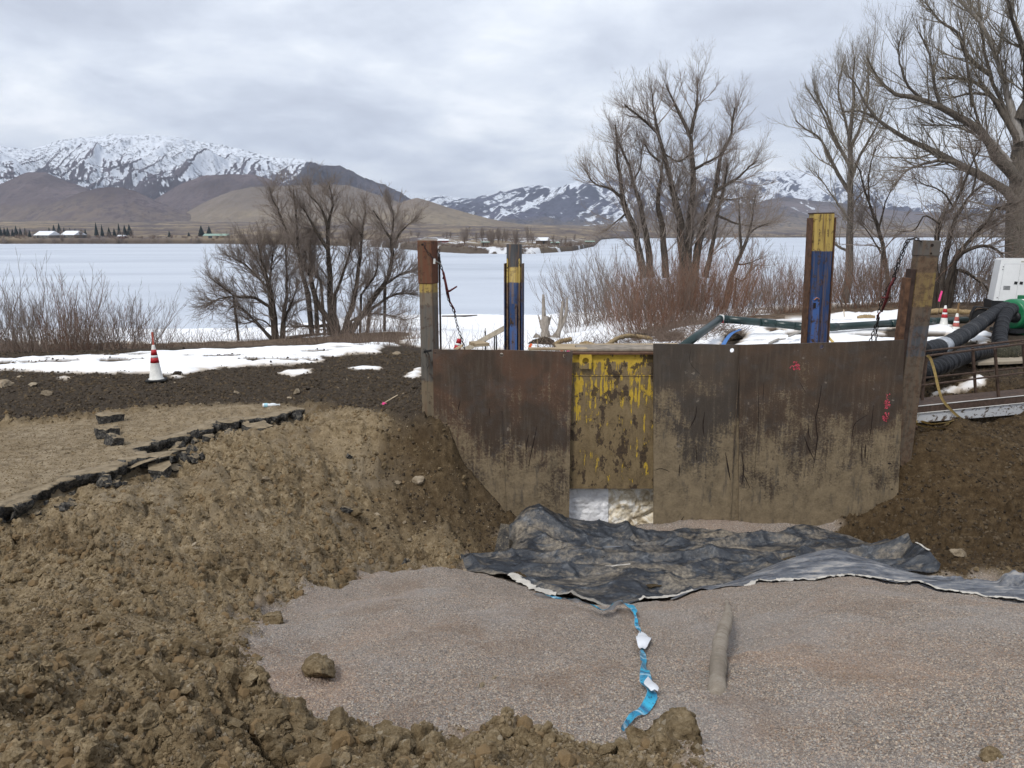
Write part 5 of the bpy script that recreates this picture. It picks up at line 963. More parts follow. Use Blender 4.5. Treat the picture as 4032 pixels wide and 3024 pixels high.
chain_run(T, [Z4(308, 690, 12.05), Z4(302, 740, 12.1), Z4(295, 790, 12.15), Z4(290, 858, 12.2)], 1.75)
MB().tube([rel(Z4(430, 380, 11.8), T), rel(Z4(400, 440, 11.85), T), rel(Z4(365, 560, 11.93), T), rel(Z4(335, 640, 12.0), T)], [0.016, 0.02, 0.026, 0.014], 8).build('binder_barrel', M_CHRED, T, True)
MB().tube([rel(Z4(330, 532, 11.9), T), rel(Z4(390, 530, 11.9), T)], [0.012, 0.016], 8).build('binder_handle', M_CHRED, T, True); MB().tube([rel(Z4(445, 375, 11.8), T), rel(Z4(420, 385, 11.82), T), rel(Z4(425, 420, 11.84), T)], 0.013, 6).build('hook', M_CHRED, T, True); MB().tube([rel(Z4(325, 640, 12.0), T), rel(Z4(300, 670, 12.05), T), rel(Z4(312, 700, 12.06), T)], 0.013, 6).build('hook', M_CHRED, T, True)
# --- strap bundle on the front left post
T = thing('strap_bundle', 'coiled black strap bundle tied to the side of the rust-capped post', 'strap', tuple(float(v) for v in Z1(150, 1330, 11.42)))
M_STRAP = simple('black_strap', (0.014, 0.013, 0.013), 0.6)
for k, (rx, rz_, dx) in enumerate(((0.05, 0.15, 0.0), (0.062, 0.13, 0.01), (0.04, 0.11, -0.01))):
    mb = MB(); n = 22; V, F = [], []
    for i in range(n):
        a = 2 * math.pi * i / n; x, z = dx + rx * math.cos(a), rz_ * math.sin(a) - 0.02; V += [(x, -0.02 - 0.015 * k, z), (x * 1.06, 0.02 - 0.012 * k, z * 1.05)]
    for i in range(n): j = (i + 1) % n; F.append((2 * i, 2 * i + 1, 2 * j + 1, 2 * j))
    mb.faces(V, F).build('loop', M_STRAP, T, True)
MB().box((0.04, 0, 0.11), (0.12, 0.03, 0.03), (0, -0.2, 0)).build('tie', M_STRAP, T)
# ================================================================== SITE THINGS
def fl(p): return tuple(float(v) for v in p)
# --- broken asphalt edge of the road
E = hitpoly(P_ASPH_PX); Q = crom(np.c_[E, np.zeros(len(E))], 420)[:, :2]
tn = nrm(np.gradient(Q, axis=0)); nr_ = np.c_[tn[:, 1], -tn[:, 0]]                       # points out over the pit
s_ = np.arange(len(Q)) * 0.03; jag = 0.10 * fbm(s_ * 1.7, s_ * 0, 3, 5) + 0.055 * vnoise(s_ * 5, s_ * 0, 6) + 0.03 * vnoise(s_ * 14, s_ * 0, 7) + 0.09 * np.round(vnoise(s_ * 1.1, s_ * 0, 8) * 2) / 2
prof = [(-0.50, -0.03), (-0.34, 0.018), (-0.14, 0.034), (-0.02, 0.040), (0.012, 0.030), (0.005, -0.015), (-0.035, -0.06), (-0.05, -0.11), (-0.2, -0.16)]
V = []
for k, (o_, z_) in enumerate(prof):
    jj = jag * (1 if k > 2 else 0.5) + (0.035 * fbm(s_ * 8 + k * 3, s_ * 0 + k, 3, 9) if k > 3 else 0)
    xy = Q + nr_ * (o_ + jj)[:, None]; zc = zbase(Q[:, 0], Q[:, 1]) * 0 + z_ + (0.012 if k < 5 else 0.035) * fbm(s_ * 5, s_ * 0 + k * 0.7, 3, 10) + (0.03 * np.round(vnoise(s_ * 0.9, s_ * 0, 12) * 1.5) / 1.5 if k < 5 else 0) * sstep(-0.5, -0.1, o_)
    V.append(np.c_[xy, zc])
g = G('broken_asphalt', 0.9, 0, 0.25); P = g.coord('Position'); nz = g.sep(g.n('ShaderNodeNewGeometry').outputs['True Normal'])[2]
f = g.noise(P, 30, 5, 0.65); dk = g.ramp(f, [(0.35, (0.018, 0.018, 0.018)), (0.5, (0.065, 0.062, 0.058)), (0.66, (0.17, 0.155, 0.13))]); ds = g.ramp(g.noise(P, 8, 6, 0.65), [(0.32, (0.17, 0.13, 0.08)), (0.6, (0.31, 0.245, 0.16)), (0.75, (0.38, 0.31, 0.22))])
g.col(g.mix(g.ramp(g.math('ADD', nz, g.math('MULTIPLY', g.math('SUBTRACT', f, 0.5), 0.5)), [(0.62, 0), (0.86, 1)]), dk, ds)); g.bump(f, 0.9, 0.03); M_ASPH = g.m
tag(obj('road', mesh_np('road', np.concatenate(V), grid_faces(len(prof), len(Q))[:, ::-1], True), M_ASPH), 'dusty asphalt road ending in a broken dark edge above the pit', None, None, 'structure')
def chunk_mesh(seed, dims, flat=True, sub=2, rough=0.16):
    rg = random.Random(seed); bm = bmesh.new(); n = rg.randint(5, 8); A = []
    for k in range(n):
        a = 2 * math.pi * (k + rg.uniform(-0.3, 0.3)) / n; r = rg.uniform(0.75, 1.05); A.append((math.cos(a) * r * dims[0] / 2, math.sin(a) * r * dims[1] / 2))
    lo = [bm.verts.new((x * rg.uniform(0.82, 1.0), y * rg.uniform(0.82, 1.0), -dims[2] / 2 * rg.uniform(0.7, 1.1))) for x, y in A]; hi = [bm.verts.new((x, y, dims[2] / 2 * rg.uniform(0.8, 1.1))) for x, y in A]
    for i in range(n): j = (i + 1) % n; bm.faces.new((lo[i], lo[j], hi[j], hi[i]))
    bm.faces.new(list(reversed(lo))); bm.faces.new(hi); bmesh.ops.triangulate(bm, faces=bm.faces[:]); bmesh.ops.subdivide_edges(bm, edges=bm.edges[:], cuts=sub, use_grid_fill=True)
    for v in bm.verts: v.co += Vector((rg.uniform(-1, 1), rg.uniform(-1, 1), rg.uniform(-1, 1))) * min(dims) * rough * 0.5
    me = bpy.data.meshes.new('chunk'); bm.to_mesh(me); bm.free(); return me
def place(o, px, py, dz=0.0, rot=(0, 0, 0)):
    p = ghit(px, py); o.location = (float(p[0]), float(p[1]), float(p[2]) + dz); o.rotation_euler = rot; return o
Z9 = lambda a, b: (250 + a / 2.212, 1550 + b / 2.212)
for i, (a, b, d, tl, lab) in enumerate([((385, 385), 0, (0.42, 0.30, 0.11), 0.05, 'thick square asphalt slab with dark cut face standing proud of the road'), ((395, 265), 0, (0.46, 0.26, 0.10), 0.1, 'crumbled low asphalt piece behind the square slab'), ((1130, 325), 0, (0.62, 0.42, 0.10), 0.03, 'largest loose flat asphalt slab lying on the broken edge'), ((1015, 425), 0, (0.36, 0.28, 0.07), 0.12, 'tilted asphalt slab leaning below the largest loose slab'), ((1140, 372), 0, (0.2, 0.16, 0.09), -0.2, 'fist-sized asphalt block wedged against the largest loose slab'), ((1265, 385), 0, (0.2, 0.17, 0.08), 0.2, 'small dark asphalt block past the wedged one'), ((990, 500), 0, (0.42, 0.2, 0.06), 0.35, 'thin asphalt flake sliding down the slope edge'), ((1730, 215), 0, (0.16, 0.12, 0.08), 0.1, 'lone asphalt lump on the road by the plastic bottle'), ((840, 600), 0, (0.5, 0.35, 0.10), -0.1, 'buckled asphalt slab over the step in the road edge'), ((450, 470), 0, (0.3, 0.25, 0.12), 0.3, 'dark broken lump below the thick square slab'), ((1690, 300), 0, (0.55, 0.3, 0.12), 0.15, 'dark crumbling asphalt mass at the far end of the edge'), ((1430, 280), 0, (0.45, 0.25, 0.10), 0.1, 'dark jagged asphalt piece under the road lip')]):
    px, py = Z9(*a); o = obj('asphalt_chunk', chunk_mesh(300 + i, d), M_ASPH); tag(o, lab, 'asphalt chunk'); place(o, px, py, d[2] * 0.62, (tl, tl * 0.7, prng.uniform(0, 3))); o.scale = (1, 1, 1.35)
for px, py, d, lab in ((1372, 2048, (0.28, 0.10, 0.07), 'black asphalt shard lying on the tan slope'), (1375, 1825, (0.13, 0.1, 0.07), 'small pale-topped asphalt bit high on the slope'), (1595, 2230, (0.10, 0.08, 0.12), 'dark fragment at the foot of the slope by the gravel')):
    place(tag(obj('asphalt_chunk', chunk_mesh(int(px), d), M_ASPH), lab, 'asphalt chunk'), px, py, 0.03, (0.3, 0.5, 0.9))
prng2 = random.Random(9)
for i in range(110):                                   # crumbs of asphalt along the edge
    k = prng2.randrange(10, len(Q) - 5); o_ = prng2.uniform(-0.05, 0.42); x, y = Q[k] + nr_[k] * o_; sz = 0.04 + prng2.expovariate(1 / 0.06); sz = min(sz, 0.26); o = obj('asphalt_crumb', chunk_mesh(400 + i % 9, (sz, sz * 0.8, sz * 0.6), sub=1), M_ASPH)
    o.location = (float(x), float(y), float(zground(x, y)) + sz * 0.15); o.rotation_euler = [prng2.uniform(-0.6, 0.6), prng2.uniform(-0.6, 0.6), prng2.uniform(0, 6)]
    tag(o, 'dark asphalt crumb fallen along the broken road edge', 'asphalt crumb', 'asphalt crumbs below the road edge')
# --- clods and stones
def clod_mesh(seed, sq=(1, 1, 0.8), sub=3, rough=0.22):
    bm = bmesh.new(); bmesh.ops.create_icosphere(bm, subdivisions=sub, radius=0.5)
    co = np.array([v.co[:] for v in bm.verts]); rg = np.random.default_rng(seed)
    off = rg.random(3) * 50
    d = 0.25 * ridged(co[:, 0] * 5 + co[:, 2] * 4 + off[2], co[:, 1] * 5 - co[:, 2] * 4, 3, seed + 8) * (sub > 2) - 0.15 * (sub > 2) + 0.60 * fbm(co[:, 0] * 2.2 + off[0] + co[:, 2] * 1.7, co[:, 1] * 2.2 + off[1] - co[:, 2] * 1.3, 4, seed) + 0.3 * fbm(co[:, 0] * 7 + co[:, 2] * 5, co[:, 1] * 7 - co[:, 2] * 5 + off[2], 3, seed + 3)
    for k in range(11):                               # knock flat facets
        n = nrm(rg.normal(size=3)); h = co @ n; cut = rg.uniform(0.2, 0.40); co = co - np.maximum(h - cut, 0)[:, None] * n * 0.9
    co = co * (1 + rough * 1.7 * d)[:, None] * np.array(sq)
    if sub > 1: co = co + rg.normal(size=co.shape) * (0.028 if sub == 2 else 0.016)
    for v, c in zip(bm.verts, co): v.co = c
    me = bpy.data.meshes.new('clod'); bm.to_mesh(me); bm.free(); me.polygons.foreach_set('use_smooth', np.full(len(me.polygons), sub > 3)); return me
def soil_mat(name, a, b, c_, speck=(0.42, 0.36, 0.27)):
    g = G(name, 0.95, 0, 0.12); P = g.coord('Position'); f = g.math('ADD', g.math('MULTIPLY', g.noise(P, 14, 5, 0.6), 0.55), g.math('MULTIPLY', g.noise(P, 70, 4, 0.65), 0.45)); g.col(g.mix(g.math('MULTIPLY', g.ramp(g.vor(P, 55, 'F1', 'Color'), [(0.88, 0), (0.91, 0.6)]), 1.0), g.mix(g.math('MULTIPLY', g.ramp(g.noise(P, 0.9, 5, 0.62, 0.6), [(0.48, 0), (0.62, 1)]), 0.6), g.ramp(f, [(0.35, a), (0.5, b), (0.66, c_)]), tuple(v * 0.8 for v in a)), speck)); g.bump(g.math('ADD', g.noise(P, 60, 4, 0.7), g.math('MULTIPLY', g.noise(P, 190, 3, 0.6), 0.5)), 0.9, 0.02); return g.m
M_CLOD = soil_mat('tan_clod', (0.11, 0.077, 0.042), (0.225, 0.168, 0.096), (0.36, 0.285, 0.182)); M_CLODP = soil_mat('pale_stone', (0.26, 0.2, 0.13), (0.38, 0.31, 0.22), (0.48, 0.41, 0.31)); M_CLODD = soil_mat('dark_clod', (0.025, 0.02, 0.014), (0.055, 0.042, 0.03), (0.11, 0.085, 0.06), (0.25, 0.21, 0.16)); M_CLODG = soil_mat('buff_clod', (0.19, 0.15, 0.10), (0.30, 0.24, 0.165), (0.40, 0.33, 0.24))
CLODS = [clod_mesh(s, q) for s, q in ((1, (1, 0.9, 0.8)), (2, (1.2, 0.9, 0.7)), (3, (1, 1, 0.75)), (4, (1.1, 0.8, 0.85)), (5, (1.3, 0.9, 0.6)), (6, (1, 0.85, 0.9)), (7, (1.5, 0.9, 0.55)), (8, (1.2, 1.0, 0.5)))]
def clod(px, py, w_px, lab, mat=None, name='dirt_clod', cat='dirt clod', group=None, sink=0.28, me=None):
    p = ghit(px, py); w_ = w_px * mpp(float(p[1])) * 1.05; me = (me or prng2.choice(CLODS)).copy(); o = obj(name, me, mat or M_CLOD); o.scale = (w_, w_, w_)
    o.location = (float(p[0]), float(p[1]), float(p[2]) + w_ * (0.4 - sink)); o.rotation_euler = (prng2.uniform(-0.3, 0.3), prng2.uniform(-0.3, 0.3), prng2.uniform(0, 6.3)); return tag(o, lab, cat, group)
clod(2660, 2955, 270, 'largest tan dirt clod by the end of the blue tape', me=clod_mesh(21, (1.15, 0.9, 0.8), 4)); clod(1265, 2660, 165, 'lone tan clod sitting out on the grey gravel', me=clod_mesh(22, (1.2, 0.9, 0.62), 4), sink=0.25); clod(1080, 2460, 110, 'tan clod spilled onto the edge of the gravel fan', me=clod_mesh(23, (1.3, 0.9, 0.7), 4))
clod(3770, 2215, 66, 'pale round clod resting on the dark brown bank', M_CLODG, sink=0.1); clod(2120, 2935, 120, 'grey-tan clod beside the short dark gap left of the big clod'); clod(2460, 2985, 150, 'crumbly clod leaning against the largest one'); clod(560, 2680, 130, 'smooth-faced clod pair at the toe of the slope', me=clod_mesh(24, (1, 1, 0.9), 4)); clod(470, 2700, 90, 'blocky clod next to the smooth-faced pair')
clod(880, 2700, 130, 'rounded brown clod touching the gravel edge', me=clod_mesh(25, (1, 1, 0.9), 4)); clod(760, 2745, 70, 'small round clod in front of the rounded brown one'); clod(1900, 2680, 40, 'black sooty lump half buried in the gravel', M_ASPH, 'lump', 'lump', sink=0.4); clod(1945, 2672, 30, 'tan pebble touching the black sooty lump', M_CLODG, 'stone', 'stone')
clod(1640, 1900, 60, 'pale angular stone high on the slope by the rusty plate', M_CLODP, 'stone', 'stone'); clod(620, 2690, 24, 'white pebble by the smooth-faced clods', M_CLODP, 'stone', 'stone'); clod(20, 1520, 90, 'pale flat rock on the dark soil near the snow', M_CLODP, 'stone', 'stone', sink=0.5); clod(1560, 1395, 40, 'tan flat stone at the end of the snow strip', M_CLODP, 'stone', 'stone', sink=0.4); clod(700, 1478, 34, 'dark lump at the foot of the lone cone', M_CLODD, 'lump', 'lump'); clod(722, 1376, 16, 'black lump sitting on the snow past the cone', M_CLODD, 'lump', 'lump', sink=0.1); clod(3570, 1740, 70, 'tan clod stuck at the foot of the leaning post', M_CLOD, sink=0.2); clod(3900, 2990, 110, 'tan clod at the edge of the pink gravel', sink=0.35)
cnt = 0
for i in range(900):
    px = prng2.uniform(-60, 2900); py = 3030 - abs(prng2.gauss(0, 0.9)) * 120 - (160 if px < 900 else 0) * prng2.random()
    if px < 950: py = prng2.uniform(2560, 3040) if prng2.random() < 0.75 else prng2.uniform(2250, 2560)
    p = hit(px, py)
    if sdf(P_GRAVEL, np.array([p[0]]), np.array([p[1]]))[0] > 0.10: continue
    if px > 2680 or cnt >= 210: continue
    cnt += 1; clod(px, py, min(150, 30 + prng2.expovariate(1 / 36.0)), 'tan dirt clod among the loose clods of the foreground spoil', None, group='loose clods of the foreground spoil', sink=0.22)
for i in range(60):
    px = prng2.uniform(600, 1850); py = prng2.uniform(1800, 2300); clod(px, py, 10 + prng2.expovariate(1 / 12.0), 'buff stone or clod on the excavated slope', prng2.choice([M_CLODG, M_CLOD, M_CLOD, M_CLODP]), group='stones on the excavated slope')
for i in range(40):
    px = prng2.uniform(0, 1650); py = prng2.uniform(1480, 1600); clod(px, py, 8 + prng2.expovariate(1 / 9.0), 'stone lying on the dark topsoil by the lone cone', prng2.choice([M_CLODD, M_CLODD, M_CLODG, M_CLODP]), 'stone', 'stone', group='stones on the dark topsoil')

# --- scattered crumbs and gravel grains: small stones nobody could count
PEB = bpy.data.collections.new('pebbles')
def scatter(name, label, n, weight, smin, smax, mats, seed, ymax, sub=1):
    rg = np.random.default_rng(seed); ncell = int(np.searchsorted(rows, ymax)); W_ = weight[:ncell, :NC - 1].copy(); cp = np.cumsum(W_.ravel()); k = np.searchsorted(cp, rg.random(n) * cp[-1]); r_, c_ = k // (NC - 1), k % (NC - 1)
    f, h = rg.random(n), rg.random(n)
    def bl(A): return (A[r_, c_] * (1 - f) + A[r_, c_ + 1] * f) * (1 - h) + (A[r_ + 1, c_] * (1 - f) + A[r_ + 1, c_ + 1] * f) * h
    pos = np.stack([bl(TX), bl(TY), bl(TZ)], -1); me = bpy.data.meshes.new(name); me.vertices.add(n); me.vertices.foreach_set('co', pos.astype(np.float32).ravel())
    sc = smin * (smax / smin) ** (rg.random(n) ** 2.2); a = me.attributes.new('scl', 'FLOAT', 'POINT'); a.data.foreach_set('value', sc.astype(np.float32))
    a = me.attributes.new('rot', 'FLOAT_VECTOR', 'POINT'); a.data.foreach_set('vector', (rg.random((n, 3)) * 6.28).astype(np.float32).ravel())
    a = me.attributes.new('idx', 'INT', 'POINT'); a.data.foreach_set('value', rg.integers(0, len(mats), n).astype(np.int32))
    o = obj(name, me); col = bpy.data.collections.new(name + '_kinds')
    for i, m in enumerate(mats):
        bm_ = clod_mesh(seed + i, (1.1, 0.9, 0.75), sub, 0.34); bm_.polygons.foreach_set('use_smooth', np.zeros(len(bm_.polygons), dtype=bool)); bm_.materials.append(m); oo = bpy.data.objects.new('k%d' % i, bm_); col.objects.link(oo)
    ng = bpy.data.node_groups.new(name, 'GeometryNodeTree'); ng.interface.new_socket('Geometry', in_out='INPUT', socket_type='NodeSocketGeometry'); ng.interface.new_socket('Geometry', in_out='OUTPUT', socket_type='NodeSocketGeometry')
    gi = ng.nodes.new('NodeGroupInput'); go = ng.nodes.new('NodeGroupOutput'); ip = ng.nodes.new('GeometryNodeInstanceOnPoints'); ci = ng.nodes.new('GeometryNodeCollectionInfo'); ci.inputs['Collection'].default_value = col; ci.inputs['Separate Children'].default_value = True; ci.inputs['Reset Children'].default_value = True
    def na(nm, ty):
        x = ng.nodes.new('GeometryNodeInputNamedAttribute'); x.data_type = ty; x.inputs['Name'].default_value = nm; return x.outputs['Attribute']
    ng.links.new(gi.outputs[0], ip.inputs['Points']); ng.links.new(ci.outputs[0], ip.inputs['Instance']); ip.inputs['Pick Instance'].default_value = True
    ng.links.new(na('idx', 'INT'), ip.inputs['Instance Index']); ng.links.new(na('rot', 'FLOAT_VECTOR'), ip.inputs['Rotation']); ng.links.new(na('scl', 'FLOAT'), ip.inputs['Scale']); ng.links.new(ip.outputs[0], go.inputs[0])
    md = o.modifiers.new('scatter', 'NODES'); md.node_group = ng; return tag(o, label, None, None, 'stuff')
cellA = np.gradient(TY, axis=0) * np.gradient(TX, axis=1)
inv = cellA / (TY ** 1.25); vis = (np.abs(TX / TY) < 0.75)
def flat(name, c, r=0.9): return simple(name, c, r, var=0.3, scale=30, bump=0.0)
def grain(name, c):
    g = G(name, 0.9, 0, 0.2); P = g.coord('Position'); k = g.mix(g.ramp(g.noise(P, 0.75, 5, 0.6, 0.4), [(0.50, 0.0), (0.68, 0.6)]), c, g.mix(0.5, c, (0.42, 0.28, 0.19)))
    k = g.mix(g.ramp(g.noise(P, 1.3, 5, 0.6), [(0.53, 0.0), (0.66, 0.8)]), k, g.mix(0.55, k, (0.17, 0.11, 0.07)))
    k = g.mix(g.ramp(g.noise(g.coord('Position', loc=(5, 3, 1)), 0.8, 4, 0.6), [(0.50, 0.0), (0.62, 0.6)]), k, g.mix(0.5, k, (0.36, 0.35, 0.34))); g.col(k); return g.m
gm = [grain('grain_grey', (0.30, 0.27, 0.24)), grain('grain_pink', (0.37, 0.275, 0.21)), grain('grain_buff', (0.47, 0.395, 0.31)), grain('grain_dark', (0.15, 0.125, 0.105)), grain('grain_brown', (0.28, 0.205, 0.15)), grain('grain_ash', (0.36, 0.33, 0.295))]
scatter('gravel', 'fine mixed gravel grains covering the pit floor', 230000, inv * vis * m_gr * (TY < 11.3), 0.006, 0.018, gm, 900, 11.5)
sm = [M_CLOD, M_CLOD, M_CLODG, flat('crumb_brown', (0.12, 0.086, 0.048)), flat('crumb_tan', (0.24, 0.18, 0.105))]
scatter('soil_crumbs', 'crumbled tan soil strewn over the slope and spoil', 210000, inv * vis * np.clip(soil * (1 - m_wt_shade) + 0.6 * m_as * (1 - m_dk), 0, 1) * (TY < 13), 0.007, 0.036, sm, 920, 13.5)
scatter('soil_lumps', 'broken lumps of tan clay on the slope and spoil', 13000, inv * vis * rgh * np.clip(soil * (1 - m_wt_shade), 0, 1) * (TY < 12.5), 0.028, 0.10, [M_CLOD, M_CLOD, M_CLOD, M_CLOD, flat('lump_brown', (0.17, 0.115, 0.058))], 960, 13, 2)
scatter('topsoil_crumbs', 'dark crumbs of topsoil and damp bank earth', 60000, cellA / TY * vis * np.clip(np.maximum(m_dk, m_wt_shade) * (1 - m_sn), 0, 1) * (TY < 19), 0.014, 0.09, [M_CLODD, M_CLODD, flat('crumb_umber', (0.06, 0.042, 0.024)), flat('crumb_umber2', (0.10, 0.072, 0.042))], 940, 19)

# --- fabric in the pit
FB = fit_tps(np.array([fl(atY(*q_)) for q_ in ((2130, 1992, 10.95), (2060, 2010, 11.0), (2200, 2015, 11.1), (2180, 2060, 10.7), (2080, 2080, 10.5), (2000, 2100, 10.9), (2320, 2052, 11.2), (2450, 2092, 11.2), (2300, 2110, 10.7), (2400, 2150, 10.4), (2250, 2190, 9.9), (2150, 2230, 9.5), (2050, 2230, 9.5), (1960, 2215, 9.6), (1880, 2190, 9.9), (1830, 2235, 9.3), (1920, 2270, 8.9), (2010, 2288, 8.75), (2110, 2330, 8.4), (2250, 2365, 8.3), (2400, 2395, 8.15), (2350, 2330, 8.7), (2500, 2300, 8.9), (2600, 2250, 9.4), (2700, 2200, 9.9), (2800, 2150, 10.5), (2700, 2105, 11.15), (2900, 2110, 11.05), (3060, 2120, 10.8), (3150, 2082, 10.9), (3240, 2088, 10.9), (3380, 2118, 10.6), (3300, 2150, 10.3), (3100, 2200, 9.7), (2950, 2250, 9.2), (2750, 2320, 8.6), (2600, 2370, 8.35), (2850, 2310, 8.6), (3000, 2280, 8.75), (3450, 2190, 9.6), (3540, 2190, 9.5), (3590, 2140, 9.5), (3640, 2195, 9.2), (3690, 2265, 8.9), (3500, 2250, 9.0), (3300, 2230, 9.3))]), 0.004)
front = [atY(*q_)[:2] for q_ in ((1815, 2215, 9.5), (1845, 2250, 9.1), (1920, 2272, 8.85), (2010, 2290, 8.72), (2110, 2332, 8.38), (2250, 2370, 8.25), (2400, 2397, 8.12), (2470, 2380, 8.2), (2600, 2362, 8.4), (2750, 2330, 8.55), (2900, 2312, 8.6), (3050, 2280, 8.75), (3300, 2260, 8.95), (3500, 2262, 8.95), (3692, 2268, 8.88))]
back = [atY(*q_)[:2] for q_ in ((1815, 2205, 9.6), (1870, 2180, 10.0), (1945, 2178, 10.0), (2005, 2085, 10.9), (2050, 2015, 11.05), (2130, 1990, 11.05), (2210, 2018, 11.2), (2320, 2052, 11.3), (2450, 2090, 11.3), (2700, 2102, 11.2), (2950, 2112, 11.05), (3060, 2120, 10.85), (3150, 2080, 10.95), (3240, 2086, 10.95), (3380, 2118, 10.65), (3480, 2150, 10.1), (3560, 2165, 9.8), (3600, 2138, 9.55), (3700, 2262, 8.95))]
nu, nv = 420, 170
fr_ = crom(np.c_[np.array(front), np.zeros(len(front))], nu)[:, :2]; bk = crom(np.c_[np.array(back), np.zeros(len(back))], nu)[:, :2]
t = np.linspace(0, 1, nv)[:, None, None]; XY = fr_[None] * (1 - t) + bk[None] * t; X_, Y_ = XY[..., 0], XY[..., 1]
zf = ev_tps(FB, X_, Y_)
wv = 0.35 * fbm(X_ * 0.9, Y_ * 0.9, 3, 201)
cr1 = 1 - np.abs(vnoise(X_ * 0.42 + wv, Y_ * 2.3 + wv * 1.6, 202)) * 2; cr2 = np.exp(-np.abs(vnoise(X_ * 1.6 + Y_ * 1.1 + wv, Y_ * 2.4 - X_ * 0.7, 204)) * 7); cr3 = np.exp(-np.abs(vnoise(X_ * 3.4 - Y_ * 2.0, Y_ * 4.2 + X_ * 1.5, 205)) * 6)
zf = zf + 0.11 * cr1 + 0.10 * np.exp(-np.abs(vnoise(X_ * 0.55 + Y_ * 0.5, Y_ * 0.9 - X_ * 0.35, 209)) * 6) + 0.035 * cr2 ** 1.5 + 0.008 * cr3 + 0.010 * fbm(X_ * 7, Y_ * 9, 3, 206) - 0.05
st_ = sstep(9.63, 9.72, Y_ + 0.1 * vnoise(X_ * 1.3, X_ * 0, 210) - 0.10 * (X_ - 1.2) * 0) * sstep(0.4, 0.8, X_) * sstep(3.6, 3.0, X_); zf = zf + 0.09 * st_ * sstep(10.7, 9.7, Y_)
zg_ = np.array([zground(a, b) for a, b in zip(X_.ravel(), Y_.ravel())]).reshape(X_.shape); zf = np.maximum(zf, zg_ + 0.02)
g = G('black_geotextile', 0.55, 0, 0.45); P = g.coord('Position'); V_ = g.coord('Position', scale=(1, 1, 1.5))
mdn = g.noise(g.coord('Position', scale=(1.0, 2.4, 1)), 1.7, 7, 0.68, 0.8); fn = g.noise(P, 18, 5, 0.7)
blk = g.ramp(g.noise(g.coord('Position', scale=(2, 5, 2)), 3, 6, 0.7, 0.5), [(0.35, (0.012, 0.014, 0.018)), (0.58, (0.040, 0.046, 0.056)), (0.72, (0.16, 0.17, 0.18))])
mdf = g.ramp(g.math('ADD', g.math('ADD', g.math('MULTIPLY', mdn, 0.55), g.math('MULTIPLY', fn, 0.45)), g.math('MULTIPLY', g.math('SUBTRACT', g.attr('hollow')['Fac'], 0.5), 0.42)), [(0.47, 0), (0.60, 0.5), (0.74, 0.95)])
g.col(g.mix(mdf, blk, g.ramp(fn, [(0.35, (0.14, 0.115, 0.085)), (0.65, (0.34, 0.29, 0.22))]))); g.rough(g.ramp(mdf, [(0, 0.34), (1, 0.8)])); g.bump(g.math('ADD', g.noise(g.coord('Position', scale=(1, 2, 1)), 9, 6, 0.65, 1.2), g.math('MULTIPLY', fn, 0.3)), 0.55, 0.03); M_GEO = g.m
hl_ = np.clip(0.75 - 0.55 * cr2 - 0.35 * cr3 - 0.2 * cr1 + 0.25 * fbm(X_ * 1.1, Y_ * 1.6, 3, 207), 0, 1)
FAB = mesh_np('geotextile', np.stack([X_, Y_, zf], -1).reshape(-1, 3), grid_faces(nv, nu)); a_ = FAB.attributes.new('hollow', 'FLOAT', 'POINT'); a_.data.foreach_set('value', hl_.astype(np.float32).ravel()); FO = obj('geotextile', FAB, M_GEO)
T = thing('geotextile', 'large crumpled black geotextile sheet spread over the pit floor', 'fabric sheet', (float(X_[0, 0]), float(Y_[0, 0]), float(zf[0, 0]))); FO.parent = T; FO.location = tuple(-v for v in T.location); FO.name = 'sheet'
M_HEM = simple('white_fabric_hem', (0.48, 0.45, 0.40), 0.8, var=0.25, scale=9)
def ribbon(name, mat, parent, pts, width, up=(0, 0, 1), lift=0.0, noise=0.0, seed=0):
    P_ = np.array(pts); n = len(P_); tn_ = nrm(np.gradient(P_, axis=0)); sd = nrm(np.cross(tn_, np.array(up))); wd = np.broadcast_to(np.asarray(width, float), (n,))[:, None]
    if noise: wd = wd * (1 + noise * fbm(np.arange(n) * 0.35, np.zeros(n), 3, seed))[:, None]
    A = P_ + sd * wd / 2 + np.array((0, 0, lift)); B = P_ - sd * wd / 2 + np.array((0, 0, lift)); C_ = (A + B) / 2 + np.array((0, 0, 0.01))
    Vv = np.stack([A, C_, B], 1).reshape(-1, 3)
    if parent is not None: Vv = Vv - np.array(parent.location)
    return obj(name, mesh_np(name, Vv, grid_faces(n, 3)), mat, parent)
def edge_pts(i0, i1, row=0): return [(X_[row, i], Y_[row, i], zf[row, i]) for i in range(i0, i1)]
ribbon('hem', M_HEM, T, edge_pts(int(nu * .16), int(nu * .27)), 0.10, lift=0.012, noise=0.9, seed=3); ribbon('hem', M_HEM, T, edge_pts(int(nu * .42), int(nu * .53)), 0.05, lift=0.015, noise=0.8, seed=5); ribbon('hem', simple('grey_hem', (0.25, 0.23, 0.2), 0.8), T, edge_pts(int(nu * .27), int(nu * .385)), 0.05, lift=0.012, noise=0.9, seed=7)
jm = int(np.argmin(np.abs(Y_[:, nu // 2] - 9.68)))
ribbon('fold_edge', M_HEM, T, [(X_[jm, i], Y_[jm, i], zf[jm, i]) for i in range(int(nu * .36), int(nu * .41))], 0.016, lift=0.008, noise=1.6, seed=9)
ribbon('raised_flap_edge', M_HEM, T, [(X_[-1, i], Y_[-1, i], zf[-1, i]) for i in range(int(nu * .935), int(nu * .975))], 0.03, lift=0.01, noise=0.8, seed=11)
